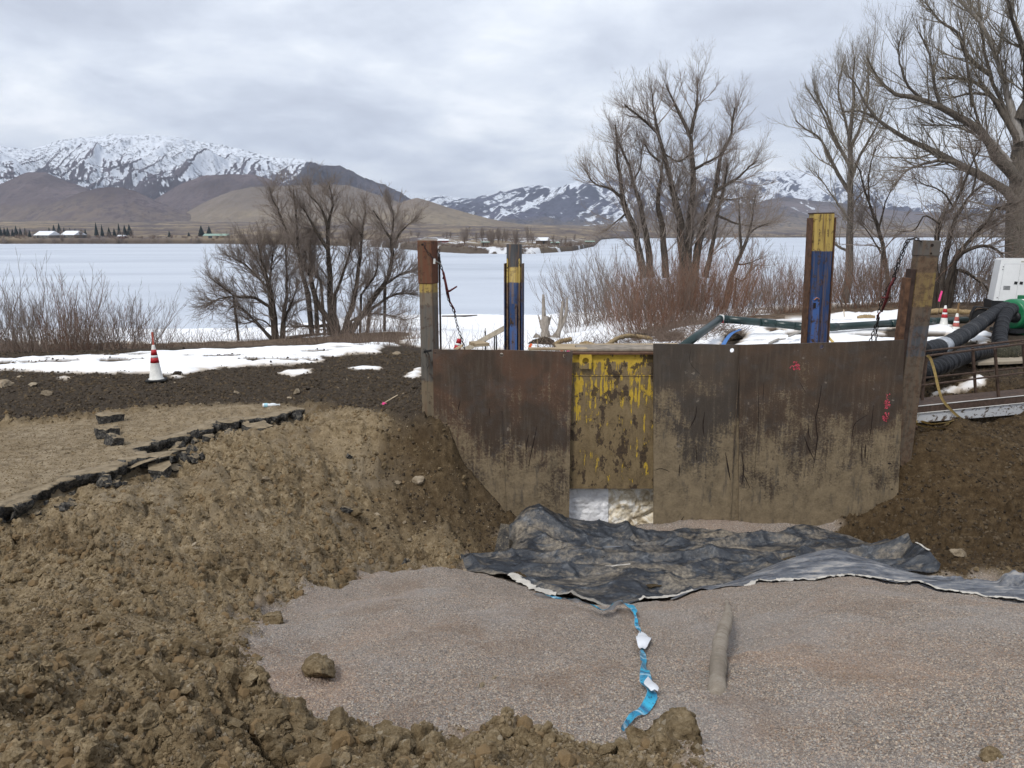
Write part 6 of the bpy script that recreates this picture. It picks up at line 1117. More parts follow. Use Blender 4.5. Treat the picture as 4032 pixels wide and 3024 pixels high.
# water lying on the sheet
def puddle(px, py, Y, a, b, lab, mat, rz=0.2):
    p = atY(px, py, Y); i = np.argmin((X_ - p[0]) ** 2 + (Y_ - p[1]) ** 2); z = float(np.sort(zf.ravel()[np.argsort(((X_ - p[0]) ** 2 + (Y_ - p[1]) ** 2).ravel())[:220]])[70]) + 0.004; rg = np.random.default_rng(int(px)); n = 40; an = np.linspace(0, 2 * np.pi, n, endpoint=False); rr = 1 + 0.28 * vnoise(np.cos(an) * 2 + 5, np.sin(an) * 2 + px, 3)
    x = a * rr * np.cos(an); y = b * rr * np.sin(an); c_, s2 = math.cos(rz), math.sin(rz); Vv = [(float(p[0]), float(p[1]), z)] + [(float(p[0] + x[k] * c_ - y[k] * s2), float(p[1] + x[k] * s2 + y[k] * c_), z) for k in range(n)]
    me = mesh_np('puddle', Vv, np.array([[0, 1 + k, 1 + (k + 1) % n] for k in range(n)]), False); return tag(obj('puddle', me, mat), lab, 'puddle')
M_WATER_SKY = simple('water_with_sky_tint', (0.20, 0.215, 0.235), 0.04, 0, 0.1, bump=0.0, spec=0.9); M_MUDWATER_SHADE = simple('muddy_water_and_shade', (0.06, 0.044, 0.026), 0.08, 0, 0.2, bump=0.0, spec=0.6)  # clear water paled grey-blue in its base colour to stand for reflected sky
puddle(2390, 2135, 10.55, 0.34, 0.26, 'clear water puddle on the black sheet, sky reflection painted into its colour', M_WATER_SKY); puddle(2035, 2290, 8.9, 0.12, 0.12, 'brown puddle in a pocket near the gravel', M_MUDWATER_SHADE); puddle(2005, 2150, 10.3, 0.10, 0.4, 'muddy water in the slot beside the upright flap', M_MUDWATER_SHADE, 0.1); puddle(3080, 2205, 9.65, 0.26, 0.14, 'muddy puddle trapped where the two fabrics meet', M_MUDWATER_SHADE); puddle(2570, 2300, 8.95, 0.13, 0.10, 'dark patch painted for shade in the middle hollow of the sheet', M_MUDWATER_SHADE)  # last patch, over the middle hollow, is dark colour painted for its shade
# grey strip of fabric over the right gravel mound
up_ = [atY(*q_) for q_ in ((2640, 2372, 8.4), (2780, 2325, 8.75), (2920, 2275, 9.0), (3080, 2210, 9.15), (3200, 2175, 9.2), (3290, 2163, 9.2), (3400, 2195, 9.15), (3550, 2240, 9.0), (3700, 2278, 8.85), (3900, 2300, 8.7), (4080, 2305, 8.65), (4200, 2320, 8.6))]
dn_ = [atY(*q_) for q_ in ((2640, 2386, 8.3), (2780, 2357, 8.35), (2900, 2334, 8.4), (3050, 2305, 8.5), (3180, 2288, 8.55), (3330, 2272, 8.6), (3450, 2280, 8.58), (3560, 2300, 8.5), (3700, 2325, 8.35), (3850, 2350, 8.15), (4050, 2376, 7.98), (4200, 2400, 7.9))]
nu2, nv2 = 320, 46; a = crom(np.array(dn_), nu2); b = crom(np.array(up_), nu2); t = np.linspace(0, 1, nv2)[:, None, None]; Q2 = a[None] * (1 - t) + b[None] * t
Q2[..., 2] += 0.10 * np.sin(np.pi * t[..., 0]) * 0.5 + 0.035 * np.sin(np.pi * t[..., 0]) ** 0.5 * fbm(Q2[..., 0] * 1.4 + Q2[..., 1] * 3, Q2[..., 1] * 5, 4, 221) + 0.02 * fbm(Q2[..., 0] * 3, Q2[..., 1] * 12, 3, 223) * np.sin(np.pi * t[..., 0])
zg2 = np.array([zground(x, y) for x, y in zip(Q2[..., 0].ravel(), Q2[..., 1].ravel())]).reshape(Q2.shape[:2]); Q2[..., 2] = np.maximum(Q2[..., 2], zg2 + 0.03)
g = G('grey_geotextile', 0.55, 0, 0.4); P = g.coord('Position'); f = g.noise(g.coord('Position', scale=(1, 4.5, 3)), 2.2, 7, 0.68, 0.5); fn = g.noise(P, 25, 4, 0.65); g.col(g.mix(g.ramp(fn, [(0.5, 0), (0.75, 0.35)]), g.ramp(f, [(0.34, (0.035, 0.04, 0.052)), (0.5, (0.12, 0.13, 0.15)), (0.62, (0.30, 0.29, 0.28)), (0.72, (0.40, 0.34, 0.28))]), (0.3, 0.26, 0.21))); g.bump(f, 0.4, 0.03); M_GEO2 = g.m
T = thing('geotextile', 'grey-streaked fabric strip with white hem draped over the gravel mound', 'fabric strip', fl(Q2[0, 0])); o = obj('sheet', mesh_np('strip', (Q2 - Q2[0, 0]).reshape(-1, 3), grid_faces(nv2, nu2)), M_GEO2, T)
ribbon('hem', M_HEM, T, [Q2[1, i] for i in range(int(nu2 * .2), nu2)], 0.036, lift=0.008, noise=1.9, seed=15)
ribbon('hem_shade', simple('shadow_cloth', (0.02, 0.02, 0.024), 0.8), T, [Q2[0, i] + np.array((0, -0.025, -0.03)) for i in range(int(nu2 * .45), nu2)], 0.05, lift=0.006, noise=0.9, seed=16)  # dark ribbon painted as the shade below the hem edge
# small upright flap left of the lump
cloth('fabric_flap', 'small mud-smeared fabric flap sticking up beside the slope', 'fabric flap', atY(1945, 2175, 10.25), atY(2005, 2165, 10.2), atY(1972, 2062, 10.45), atY(2006, 2068, 10.45), 24, 40, lambda x, z: 0.05 * fbm(x * 4, z * 4, 3, 31) + 0.02 * fbm(x * 12, z * 12, 2, 33), soil_mat('muddy_flap', (0.03, 0.032, 0.037), (0.09, 0.082, 0.072), (0.27, 0.225, 0.16)))
# --- blue barrier tape
tp = [(2110, 2384), (2160, 2396), (2200, 2404), (2250, 2416), (2290, 2426), (2360, 2438), (2400, 2436), (2440, 2426), (2468, 2430), (2490, 2440), (2505, 2470), (2522, 2500), (2534, 2535), (2528, 2570), (2530, 2610), (2536, 2660), (2538, 2710), (2545, 2755), (2566, 2785), (2530, 2812), (2500, 2832), (2474, 2858), (2450, 2895)]
pts = np.array([ghit(a, b) for a, b in tp]); n = 150; P_ = crom(pts, n)
for i in range(n): P_[i, 2] = max(P_[i, 2], zground(P_[i, 0], P_[i, 1])) + 0.025 + 0.045 * (i < n * 0.4)
s = np.linspace(0, 1, n); wd = 0.042 + 0.03 * (s < 0.36) + 0.0 * np.exp(-((s - 0.53) / 0.05) ** 2) + 0.03 * np.exp(-((s - 0.80) / 0.03) ** 2) + 0.02 * np.sin(s * 30); tw = 0.7 * np.sin(s * 17) + 0.6 * np.sin(s * 41 + 1); tw[int(n * .49):int(n * .58)] *= 0.25
tn_ = nrm(np.gradient(P_, axis=0)); sd = nrm(np.cross(tn_, np.array((0, 0, 1.0)))); up_v = np.cross(sd, tn_); dr = sd * np.cos(tw)[:, None] + up_v * np.abs(np.sin(tw))[:, None]
g = G('blue_tape_print', 0.35, 0, 0.5); uvn = g.attr('along'); f = g.n('ShaderNodeTexWave'); f.wave_type = 'BANDS'; P = g.coord('Position'); st2 = g.math('FRACT', g.math('MULTIPLY', uvn['Fac'], 23.0)); nn_ = g.noise(P, 55, 3, 0.6)
c = g.ramp(st2, [(0.0, (0.02, 0.26, 0.46)), (0.45, (0.03, 0.42, 0.62)), (0.58, (0.02, 0.10, 0.22)), (0.66, (0.02, 0.34, 0.55)), (0.84, (0.5, 0.68, 0.76)), (0.9, (0.02, 0.3, 0.5))]); c = g.mix(g.ramp(nn_, [(0.55, 0), (0.62, 0.8)]), c, (0.01, 0.05, 0.11)); g.col(c); M_TAPE = g.m
T = thing('barrier_tape', 'twisted blue and white barrier tape trailing down the gravel', 'tape', fl(P_[0]))
def tape_side(name, off, mat, i0=0, i1=n):
    A = P_ + dr * wd[:, None] / 2; B = P_ - dr * wd[:, None] / 2; nn2 = np.cross(tn_, dr); C_ = P_ + nn2 * 0.008 * np.sin(s * 70)[:, None]
    Vv = (np.stack([A, C_, B], 1) + (nn2 * off)[:, None, :])[i0:i1].reshape(-1, 3) - np.array(T.location); me = mesh_np(name, Vv, grid_faces(i1 - i0, 3)); a = me.attributes.new('along', 'FLOAT', 'POINT'); a.data.foreach_set('value', np.repeat(s[i0:i1], 3).astype(np.float32)); return obj(name, me, mat, T)
tape_side('printed_side', -0.0015, M_TAPE); tape_side('plain_side', 0.0015, simple('white_tape_back', (0.72, 0.74, 0.77), 0.35, var=0.08)); 
tw[:int(n * .36)] *= 0.5; ic = int(np.argmin(((P_ - ghit(2536, 2535)) ** 2).sum(1))); i0, i1 = ic - 9, ic + 11; o = ribbon('turned_over_length', simple('white_tape_turned', (0.72, 0.74, 0.77), 0.35, var=0.08), T, [P_[i] + np.array((0, 0, 0.012)) for i in range(i0, i1)], [0.02 + 0.10 * math.sin(math.pi * (i - i0) / (i1 - i0)) for i in range(i0, i1)], lift=0.004)
ic = int(np.argmin(((P_ - ghit(2558, 2765)) ** 2).sum(1))); i0, i1 = ic - 3, ic + 4; ribbon('turned_over_length', o.data.materials[0], T, [P_[i] + np.array((0.01, 0, 0.012)) for i in range(i0, i1)], [0.012 + 0.045 * math.sin(math.pi * (i - i0) / (i1 - i0)) for i in range(i0, i1)], lift=0.004)
# --- mud coated stake half buried in gravel
a = ghit(2858, 2420); b = ghit(2820, 2770); pts = crom([a + (0, 0, 0.0), (a * 0.66 + b * 0.34) + (0.025, 0, 0.03), (a * 0.33 + b * 0.67) + (-0.01, 0, 0.035), b + (0, 0, -0.02)], 22); rad = [0.010 + 0.036 * min(1, i / 9) + 0.005 * math.sin(i * 1.9) for i in range(22)]; rad[-1] = 0.03
tag(MB().tube(pts, rad, 10).build('buried_hose', soil_mat('dried_mud_grey', (0.26, 0.215, 0.165), (0.37, 0.315, 0.25), (0.46, 0.40, 0.33)), None, True), 'mud-coated grey hose end poking out of the gravel beside the tape', 'hose')
# --- plastic bottle, flagged lath on the bank
p = ghit(1060, 1612); T = thing('plastic_bottle', 'crushed clear plastic bottle lying on the dusty road', 'bottle', (float(p[0]), float(p[1]), float(p[2]) + 0.035), (0, R(90), R(12)))
M_BOT = simple('clear_bottle_plastic', (0.72, 0.76, 0.78), 0.25, var=0.1, spec=0.6); MB().lathe([(0.012, 0.16), (0.013, 0.13), (0.030, 0.09), (0.034, 0.05), (0.026, 0.01), (0.033, -0.03), (0.034, -0.09), (0.030, -0.10)], 14).build('body', M_BOT, T, True); MB().lathe([(0.0145, 0.16), (0.0145, 0.178)], 12).build('cap', simple('white_cap', (0.75, 0.75, 0.75), 0.5), T); MB().lathe([(0.0345, -0.02), (0.036, -0.03), (0.036, -0.07), (0.0345, -0.075)], 14).build('label_band', simple('teal_label', (0.35, 0.6, 0.68), 0.5), T)
M_LATH = simple('pale_lath', (0.52, 0.41, 0.27), 0.85, var=0.3, scale=8); M_FLAG = simple('pink_flagging', (0.85, 0.08, 0.28), 0.6, var=0.15); M_FLAGO = simple('orange_flagging', (0.9, 0.16, 0.05), 0.6, var=0.15)
def lath(label, base, tip, w_=0.035, th=0.012, flag=None, fpos=1.0, fl_len=0.16, mat=None, name='lath_stake'):
    a, b = Vector(fl(base)), Vector(fl(tip)); T = thing(name, label, 'stake', tuple(a)); d = b - a; L_ = d.length; o = MB().box((0, 0, L_ / 2), (w_, th, L_), bev=0.002).build('shaft', mat or M_LATH, T); o.rotation_mode = 'QUATERNION'; o.rotation_quaternion = d.to_track_quat('Z', 'Y')
    if flag: 
        c_ = d * fpos; pts = [np.array(c_) + np.array((0.01, -0.012, 0.0)), np.array(c_) + np.array((-0.02, -0.02, -fl_len * 0.4)), np.array(c_) + np.array((-0.045, -0.015, -fl_len))]; ribbon('flag', flag, None, pts, 0.06, up=(0, 1, 0)).parent = T
    return T
a = ghit(1515, 1592); b = ghit(1566, 1572); T = lath('short pale stake with pink flagging lying on the dark slope', a + (0, 0, 0.03), b + (0, 0, 0.07), 0.02, 0.012); ribbon('flag', M_FLAG, None, [(0, -0.01, 0.0), (-0.02, -0.02, -0.05), (0.01, -0.02, -0.10)], 0.07, up=(0, 1, 0)).parent = T
# ================================================================== CONES, PIPES, MACHINES
M_CWHITE = simple('cone_white', (0.68, 0.67, 0.63), 0.55, var=0.18, scale=9, bump=0.05); M_CRED = simple('cone_red_sheeting', (0.40, 0.018, 0.025), 0.45, var=0.25, scale=20, bump=0.03); M_CFADE = simple('cone_faded_red', (0.38, 0.10, 0.08), 0.6, var=0.3, scale=14); M_CBLK = simple('cone_base_rubber', (0.02, 0.02, 0.02), 0.8)
def cone(label, base, h=0.71, tilt=(0, 0), red=None, yaw=0.3):
    k = h / 0.71; T = thing('traffic_cone', label, 'traffic cone', fl(base), (tilt[0], tilt[1], yaw)); red = red or M_CRED
    def r(z): return (0.128 - 0.098 * (z - 0.03) / 0.68) * k
    MB().box((0, 0, 0.016 * k), (0.37 * k, 0.37 * k, 0.032 * k), bev=0.012).build('base', M_CBLK, T)
    MB().lathe([(0.150 * k, 0.030 * k), (0.142 * k, 0.045 * k), (r(0.05), 0.055 * k), (r(0.36), 0.36 * k), (r(0.6), 0.6 * k), (r(0.71), 0.70 * k), (r(0.71) * 0.7, 0.712 * k)], 24).build('body', M_CWHITE, T, True)
    for a, b in ((0.36, 0.46), (0.51, 0.62)): MB().lathe([(r(a) + 0.0035, a * k), (r(b) + 0.0035, b * k)], 24).build('reflective_band', red, T, True)
    MB().lathe([(r(0.46) + 0.003, 0.46 * k), (r(0.51) + 0.003, 0.51 * k)], 24).build('reflective_band', simple('white_sheeting', (0.75, 0.75, 0.74), 0.4, var=0.05), T, True)
    return T
p = ghit(617, 1508); T = cone('white cone with a red lath stuck in its top, alone on the dark soil', (p[0], p[1], p[2] + 0.02)); MB().box((0, 0, 0.83), (0.035, 0.014, 0.27)).build('lath', simple('red_lath', (0.42, 0.10, 0.07), 0.8), T)
cone('tilted cone behind the rusty plate near the chain', (atY(1785, 1420, 17.3)[0], 17.3, -0.04), 0.71, (0.0, R(14)))
p = atY(3713, 1300, 22.0); cone('clean red-banded cone standing on snow behind the leaning post', (p[0], p[1], p[2])); p2 = atY(3758, 1338, 21.0); T = cone('faded dirty cone with a wooden stake in its top beside the black duct', (p2[0], p2[1], p2[2]), 0.73, red=M_CFADE, yaw=0.1); MB().box((0.01, 0, 0.86), (0.034, 0.03, 0.3)).build('stake', simple('brown_stake', (0.22, 0.13, 0.06), 0.85), T)
lath('thin lath with bright pink flagging behind the clean cone', (p[0] - 0.02, 22.3, p[2]), (p[0] - 0.0, 22.3, float(atY(3716, 1140, 22.3)[2])), 0.02, 0.01, M_FLAG, 0.96, 0.30, simple('dark_lath', (0.1, 0.07, 0.05), 0.9))
# rods, board, flagged laths behind the rusty plate
M_ROD = simple('black_rod', (0.015, 0.015, 0.016), 0.5)
for a, b, lab in ((625, 1090, 'black rod with pale tip standing apart by the leaning board'), (697, 1115, 'black rod of the close pair near the blue post'), (712, 1108, 'slightly taller black rod of the close pair near the blue post')):
    q = Z1(a, b, 16.0); T = thing('marker_rod', lab, 'rod', (float(q[0]), 16.0, -0.02)); MB().tube([(0, 0, 0), (0, 0, float(q[2]) - 0.04)], 0.014, 8).build('rod', M_ROD, T); MB().tube([(0, 0, float(q[2]) - 0.04), (0.003, 0, float(q[2]) + 0.02)], 0.0145, 8).build('tip', M_CWHITE, T)
a_, b_ = Z1(440, 1275, 15.9), Z1(790, 1083, 15.15); plank('long pale board leaning from the soil up against the blue post', a_, b_, 0, 0.03, 0.10, simple('grey_board', (0.46, 0.40, 0.31), 0.85), 'board', 'board'); plank('brown offcut lying below the leaning board', Z1(380, 1262, 16.2), Z1(450, 1225, 16.2), 0, 0.06, 0.05, M_LATH, 'board', 'board')
ZB = lambda a, b, Y: atY(2050 + a / 3.16, 1150 + b / 3.16, Y)
for a, b, m_, lab, Y in ((130, 640, M_FLAGO, 'short stake with orange flagging nearest the blue post', 17.8), (530, 680, M_FLAGO, 'short stake with orange flagging beside the brushwood', 17.6), (610, 690, M_FLAG, 'short stake with pink flagging beside the brushwood', 17.6), (205, 580, None, 'bare pale stake between the stump and the orange-flagged one', 18.2)):
    q = ZB(a, b, Y); lath(lab, (q[0] + 0.02, Y, zbase(q[0], Y) - 0.05), q, 0.02, 0.012, m_, 0.98, 0.10)
q = atY(1650 + 990 / 1, 1220, 24.5)
q = atY(2650 + 1565 / 2.328, 1150 + 160 / 2.328, 24.6); lath('lone pale lath standing at the edge of the brush', (q[0] + 0.05, 24.6, zbase(q[0], 24.6) - 0.05), q, 0.05, 0.015); q = atY(2650 + 575 / 2.328, 1150 + 218 / 2.328, 22.6); lath('pale lath behind the dark green pipe', (q[0] + 0.25, 22.6, zbase(q[0], 22.6) - 0.05), q, 0.04, 0.014)
# weathered stumps
M_DEAD = bark('weathered_wood', (0.16, 0.135, 0.11), (0.36, 0.32, 0.275), 2.2)
b0 = hit(2143, 1337); Yt = float(b0[1]); T = thing('dead_stump', 'pale weathered stump with one tall snag and broken prongs', 'stump', fl(b0))
def stem(T, L, r0, r1, name='snag', Y=Yt, base=None):
    P_ = crom([ZB(a, b, Y) - np.array(T.location) for a, b in L], 12); rg = np.random.default_rng(int(L[0][0])); rad = [float((r0 + (r1 - r0) * i / 11) * mpp(Y) / 3.16 * (1 + 0.12 * rg.normal())) for i in range(12)]; return MB().tube(P_, rad, 9).build(name, M_DEAD, T, True)
stem(T, [(305, 640), (305, 520), (300, 380), (320, 300)], 62, 50, 'trunk'); stem(T, [(290, 400), (287, 250), (282, 30)], 30, 18); stem(T, [(340, 400), (365, 340), (382, 290)], 22, 6, 'broken_prong'); stem(T, [(270, 450), (240, 360), (215, 285)], 22, 6, 'broken_prong'); stem(T, [(250, 590), (200, 560), (170, 540)], 44, 40, 'fallen_block')
b1 = hit(2190, 1335); T = thing('dead_stump', 'pale leaning stump forking into two bare snags', 'stump', fl(b1)); stem(T, [(430, 640), (450, 540), (480, 470), (500, 330), (525, 110)], 44, 12, 'trunk'); stem(T, [(480, 480), (545, 340), (575, 200), (580, 75)], 30, 10); stem(T, [(470, 540), (400, 560), (330, 555)], 34, 20, 'root')
# straw wattles
g = G('straw_wattle', 0.95, 0, 0.1); V = g.coord('Position'); f = g.noise(V, 22, 5, 0.65); g.col(g.ramp(f, [(0.3, (0.20, 0.135, 0.07)), (0.6, (0.36, 0.27, 0.15)), (0.75, (0.45, 0.36, 0.22))])); g.bump(f, 0.6, 0.02); M_WAT = g.m
def wattle(lab, pts, r, name='straw_wattle', cat='wattle'):
    P_ = crom(pts, 26); rad = [r * (1 + 0.08 * math.sin(i * 2.1) + 0.05 * math.sin(i * 5.3)) for i in range(26)]; rad[0] = rad[-1] = r * 0.6; T = MB().tube(P_ - P_[0], rad, 10).build(name, M_WAT, None, True, fl(P_[0])); return tag(T, lab, cat)
wattle('sagging tan straw wattle draped over the dark mound behind the yellow panel', [ZB(a, b, Y) for a, b, Y in ((735, 645, 18.0), (860, 640, 18.0), (980, 695, 17.6), (1080, 655, 17.8), (1200, 580, 18.6), (1330, 545, 19.2), (1450, 550, 19.6), (1640, 580, 19.6))], 0.055); wattle('short tan straw wattle piece near the weathered stumps', [ZB(a, b, 19.4) for a, b in ((405, 665), (500, 612), (560, 600), (640, 585))], 0.06)
wattle('thick straw wattle lying behind the two cones', [Z4(a, b, 25.6) for a, b in ((560, 665), (660, 648), (790, 635), (900, 640), (1045, 650))], 0.10); wattle('plump tan sandbag on the snow under the chain', [Z4(a, b, 23.6) for a, b in ((150, 692), (200, 682), (240, 682), (278, 690))], 0.085, 'sandbag', 'sandbag'); wattle('flattened straw wattle under the dark green pipe', [atY(2650 + a / 2.328, 1150 + b / 2.328, 22.6) for a, b in ((530, 332), (640, 325), (760, 330), (860, 340))], 0.07)
# soil mounds under wattle
for px, py, w_, lab in ((2530, 1345, 60, 'dark soil heap held back by the sagging wattle'), (2130, 1365, 70, 'low dark soil heap behind the rusty plate'), (2885, 1340, 62, 'dark earth mound poking through the snow under the blue hose')):
    p = ghit(px, py); me = clod_mesh(px, (1.6, 1.2, 0.75), 4, 0.3); o = obj('soil_heap', me, M_CLODD); s_w = w_ * mpp(float(p[1])); o.scale = (s_w, s_w, s_w); o.location = (float(p[0]), float(p[1]), float(p[2]) + s_w * 0.08); tag(o, lab, 'soil heap')
# dark green pipe line
M_PIPE = simple('dark_green_pipe', (0.012, 0.030, 0.028), 0.32, 0, 0.3, 4, 0.03, 0.5); ZC = lambda a, b, Y: atY(2650 + a / 2.328, 1150 + b / 2.328, Y)
pp = [ZC(60, 520, 17.0), ZC(435, 245, 20.4), ZC(870, 283, 20.4), ZC(1190, 318, 20.2), ZC(1450, 322, 20.3), ZC(2040, 285, 21.2), Z4(700, 712, 22.0), Z4(985, 702, 23.0)]
T = thing('pipe_line', 'dark green pipe rising to a taped elbow then running level over the snow', 'pipe', fl(pp[0])); rl = [np.array(p) - pp[0] for p in pp]
for i, (a, b) in enumerate(zip(rl, rl[1:])): MB().tube([a, b], 0.098, 18).build('pipe_length', M_PIPE, T, True)
for i in range(1, len(rl) - 1):
    d = rl[i + 1] - rl[i - 1]; d0 = (rl[i] - rl[i - 1]) / np.linalg.norm(rl[i] - rl[i - 1]); d1 = (rl[i + 1] - rl[i]) / np.linalg.norm(rl[i + 1] - rl[i]); MB().tube([rl[i] - d0 * 0.2, rl[i], rl[i] + d1 * 0.2], 0.108, 18).build('elbow' if i == 1 else 'coupling', M_PIPE, T, True)
d0 = (rl[2] - rl[1]) / np.linalg.norm(rl[2] - rl[1]); MB().tube([rl[1] - d0 * 0.03, rl[1] + d0 * 0.07], 0.112, 16).build('white_tape_wrap', M_CWHITE, T, True); MB().box(rl[1] + np.array((0.02, -0.105, -0.06)), (0.07, 0.03, 0.08)).build('red_tape', M_CRED, T)
# prop under pipe
q = ZC(1145, 330, 21.7); lath('short prop post leaning under the pipe by the blue post', (q[0] + 0.1, 21.7, zbase(q[0], 21.7) - 0.05), ZC(1120, 305, 21.7), 0.07, 0.05, None, mat=simple('prop_wood', (0.16, 0.13, 0.1), 0.9), name='prop_post')
for (a, b), (c_, d_), lab in (((1060, 408), (1180, 360), 'grey pallet slats lying on the snow by the blue post'), ((880, 475), (970, 432), 'grey broken slats on the snow behind the wide dark plate')):
    T = thing('broken_slats', lab, 'slats', fl(ZC(a, b, 18.6)))
    for k in range(3): pa, pb = ZC(a, b - 4 * k, 18.6 + 0.12 * k) - ZC(a, b, 18.6), ZC(c_, d_ - 2 * k, 19.3 + 0.12 * k) - ZC(a, b, 18.6); MB().tube([pa, pb], 0.022, 4).build('slat', simple('grey_slat', (0.3, 0.28, 0.25), 0.9), T)
ribbon('blue_hose', simple('blue_layflat', (0.045, 0.16, 0.42), 0.5, var=0.15), None, crom([ZC(455, 500, 17.6), ZC(490, 440, 18.4), ZC(540, 385, 19.4), ZC(615, 350, 20.4)], 20) + np.array((0, 0, 0.02)), 0.10, lift=0.0); tag(bpy.data.objects['blue_hose'], 'flat bright blue hose crossing the dark mound in the snow', 'hose')
o = ribbon('webbing_strap', simple('tan_webbing', (0.50, 0.36, 0.12), 0.7), None, crom([ZC(1388, 345, 15.4), ZC(1410, 385, 15.2), ZC(1435, 425, 15.1), ZC(1470, 462, 15.0)], 14), 0.05, up=(0, 1, 0)); tag(o, 'tan webbing strap slanting down beside the tall yellow-topped post', 'strap')
# driftwood
M_DRIFT = bark('driftwood', (0.07, 0.055, 0.042), (0.17, 0.14, 0.11)); Z6 = lambda a, b, Y: atY(700 + a / 2.1067, 700 + b / 2.1067, Y)
for L, r, lab in (([(960, 1245, 33), (1080, 1250, 34), (1250, 1285, 34)], 0.13, 'fallen trunk lying under the low wide willow'), ([(920, 1345, 31), (1100, 1315, 33), (1290, 1300, 36)], 0.09, 'long grey driftwood pole in front of the willow clump')):
    P_ = crom([hit(700 + q[0] / 2.1067, 700 + q[1] / 2.1067) + np.array((0, 0, 0.06)) for q in L], 12); tag(MB().tube(P_ - P_[0], [r * (1 - 0.05 * i) for i in range(12)], 8).build('driftwood_log', M_DRIFT, None, True, fl(P_[0])), lab, 'log')
P_ = crom([hit(1600 + a / 2.011, 750 + b / 2.011) + np.array((0, 0, 0.08)) for a, b in ((285, 1005), (400, 1003), (560, 992))], 10); tag(MB().tube(P_ - P_[0], [0.16 - 0.01 * i for i in range(10)], 8).build('driftwood_log', M_DRIFT, None, True, fl(P_[0])), 'dark driftwood log on the beach seen beside the chain', 'log')

# ------------------------------------------------------------------ white generator trailer
ZA = lambda a, b, Y: atY(3600 + a / 4.148, 1000 + b / 4.148, Y)
Yg = 24.0; p0 = ZA(1085, 1165, Yg); gz = float(zbase(p0[0], Yg)) + 0.03
T = thing('generator_trailer', 'white sloped-side generator cabinet on a black trailer with one wheel showing', 'generator', (float(p0[0]), Yg, gz), (0, 0, R(-20)))
def ax(a, b): q = ZA(a, b, Yg); return (float(q[0]) - T.location.x, float(q[2]) - gz)
M_GW = simple('white_enamel', (0.74, 0.75, 0.75), 0.35, var=0.05, scale=4, bump=0.02, spec=0.5); M_GB = simple('black_enamel', (0.014, 0.015, 0.017), 0.5)
tl, bl_ = ax(1395, 82), ax(1268, 757); w_ = 2.2
MB().prism([bl_, (bl_[0] + w_, bl_[1]), (bl_[0] + w_, tl[1] + 0.02), (tl[0] + 0.04, tl[1] + 0.012), (tl[0], tl[1] - 0.03)], [], 0.0, 0.8).build('cabinet', M_GW, T)
for (a, b), (c_, d_) in (((1440, 160), (1340, 750)), ((1665, 160), (1580, 750)), ((1440, 160), (1800, 158))): q1, q2 = ax(a, b), ax(c_, d_); MB().tube([(q1[0], -0.001, q1[1]), (q2[0], -0.001, q2[1])], 0.005, 4).build('panel_seam', simple('seam_grey', (0.42, 0.43, 0.44), 0.6), T)
for a in (1590, 1666): q = ax(a, 465); MB().box((q[0], -0.004, q[1]), (0.085, 0.012, 0.088), (0, 0.12, 0)).build('vent_window', M_GB, T)
for k in range(4): q = ax(1465 - k * 2, 520 + 17 * k); MB().box((q[0], -0.004, q[1]), (0.18, 0.012, 0.014)).build('louvre', M_GB, T)
q = ax(1690, 118); MB().box((q[0], -0.003, q[1]), (0.075, 0.008, 0.045)).build('plate_label', simple('beige_label', (0.45, 0.42, 0.36), 0.6), T); q = ax(1705, 690); MB().box((q[0], -0.003, q[1]), (0.09, 0.008, 0.08)).build('plate_label', simple('brown_label', (0.36, 0.25, 0.2), 0.6), T)
for a, b in ((1412, 250), (1325, 708), (1420, 205)): q = ax(a, b); MB().box((q[0], -0.006, q[1]), (0.022, 0.014, 0.03)).build('latch', M_GB, T)
q = ax(1255, 760); q2 = ax(1500, 905); MB().box((q[0] + 1.15, 0.55, (q[1] + q2[1]) / 2), (2.3, 1.05, abs(q[1] - q2[1]))).build('skirt', M_GB, T)
wc = ax(1085, 1065); MB().tube([(wc[0] + 0.02, -0.20, wc[1]), (wc[0] + 0.02, -0.02, wc[1])], 0.335, 30).build('tyre', simple('tyre_rubber', (0.02, 0.02, 0.021), 0.85), T, False)
rim = MB().tube([(wc[0] + 0.02, -0.212, wc[1]), (wc[0] + 0.02, -0.1, wc[1])], 0.19, 24).build('rim', M_GW, T, False)
for k in range(5): a = k * 1.2566; MB().tube([(wc[0] + 0.02 + 0.075 * math.cos(a), -0.222, wc[1] + 0.075 * math.sin(a)), (wc[0] + 0.02 + 0.075 * math.cos(a), -0.2, wc[1] + 0.075 * math.sin(a))], 0.016, 8).build('lug_nut', M_GB, rim)
fp = [ax(*q) for q in ((905, 1110), (940, 960), (985, 870), (1010, 850), (1250, 880), (1420, 905))]; V, F = [], []
for x, z in fp: V += [(x, -0.26, z), (x, 0.05, z), (x + 0.012, -0.26, z - 0.03), (x + 0.012, 0.05, z - 0.03)]
for i in range(len(fp) - 1): k = 4 * i; F += [(k, k + 1, k + 5, k + 4), (k + 2, k + 6, k + 7, k + 3), (k, k + 4, k + 6, k + 2), (k + 1, k + 3, k + 7, k + 5)]
MB().faces(V, F).build('fender', M_GB, T)
MB().box((wc[0] + 1.1, 0.5, wc[1] + 0.12), (2.4, 0.9, 0.12)).build('chassis', M_GB, T)
q = ax(1772, 700); q2 = ax(1790, 60); MB().box((q[0] + 0.06, -0.12, (q[1] + q2[1]) / 2 + 0.1), (0.10, 0.10, q2[1] - q[1] + 0.3)).build('mast', simple('dark_mast', (0.05, 0.055, 0.065), 0.5), T)
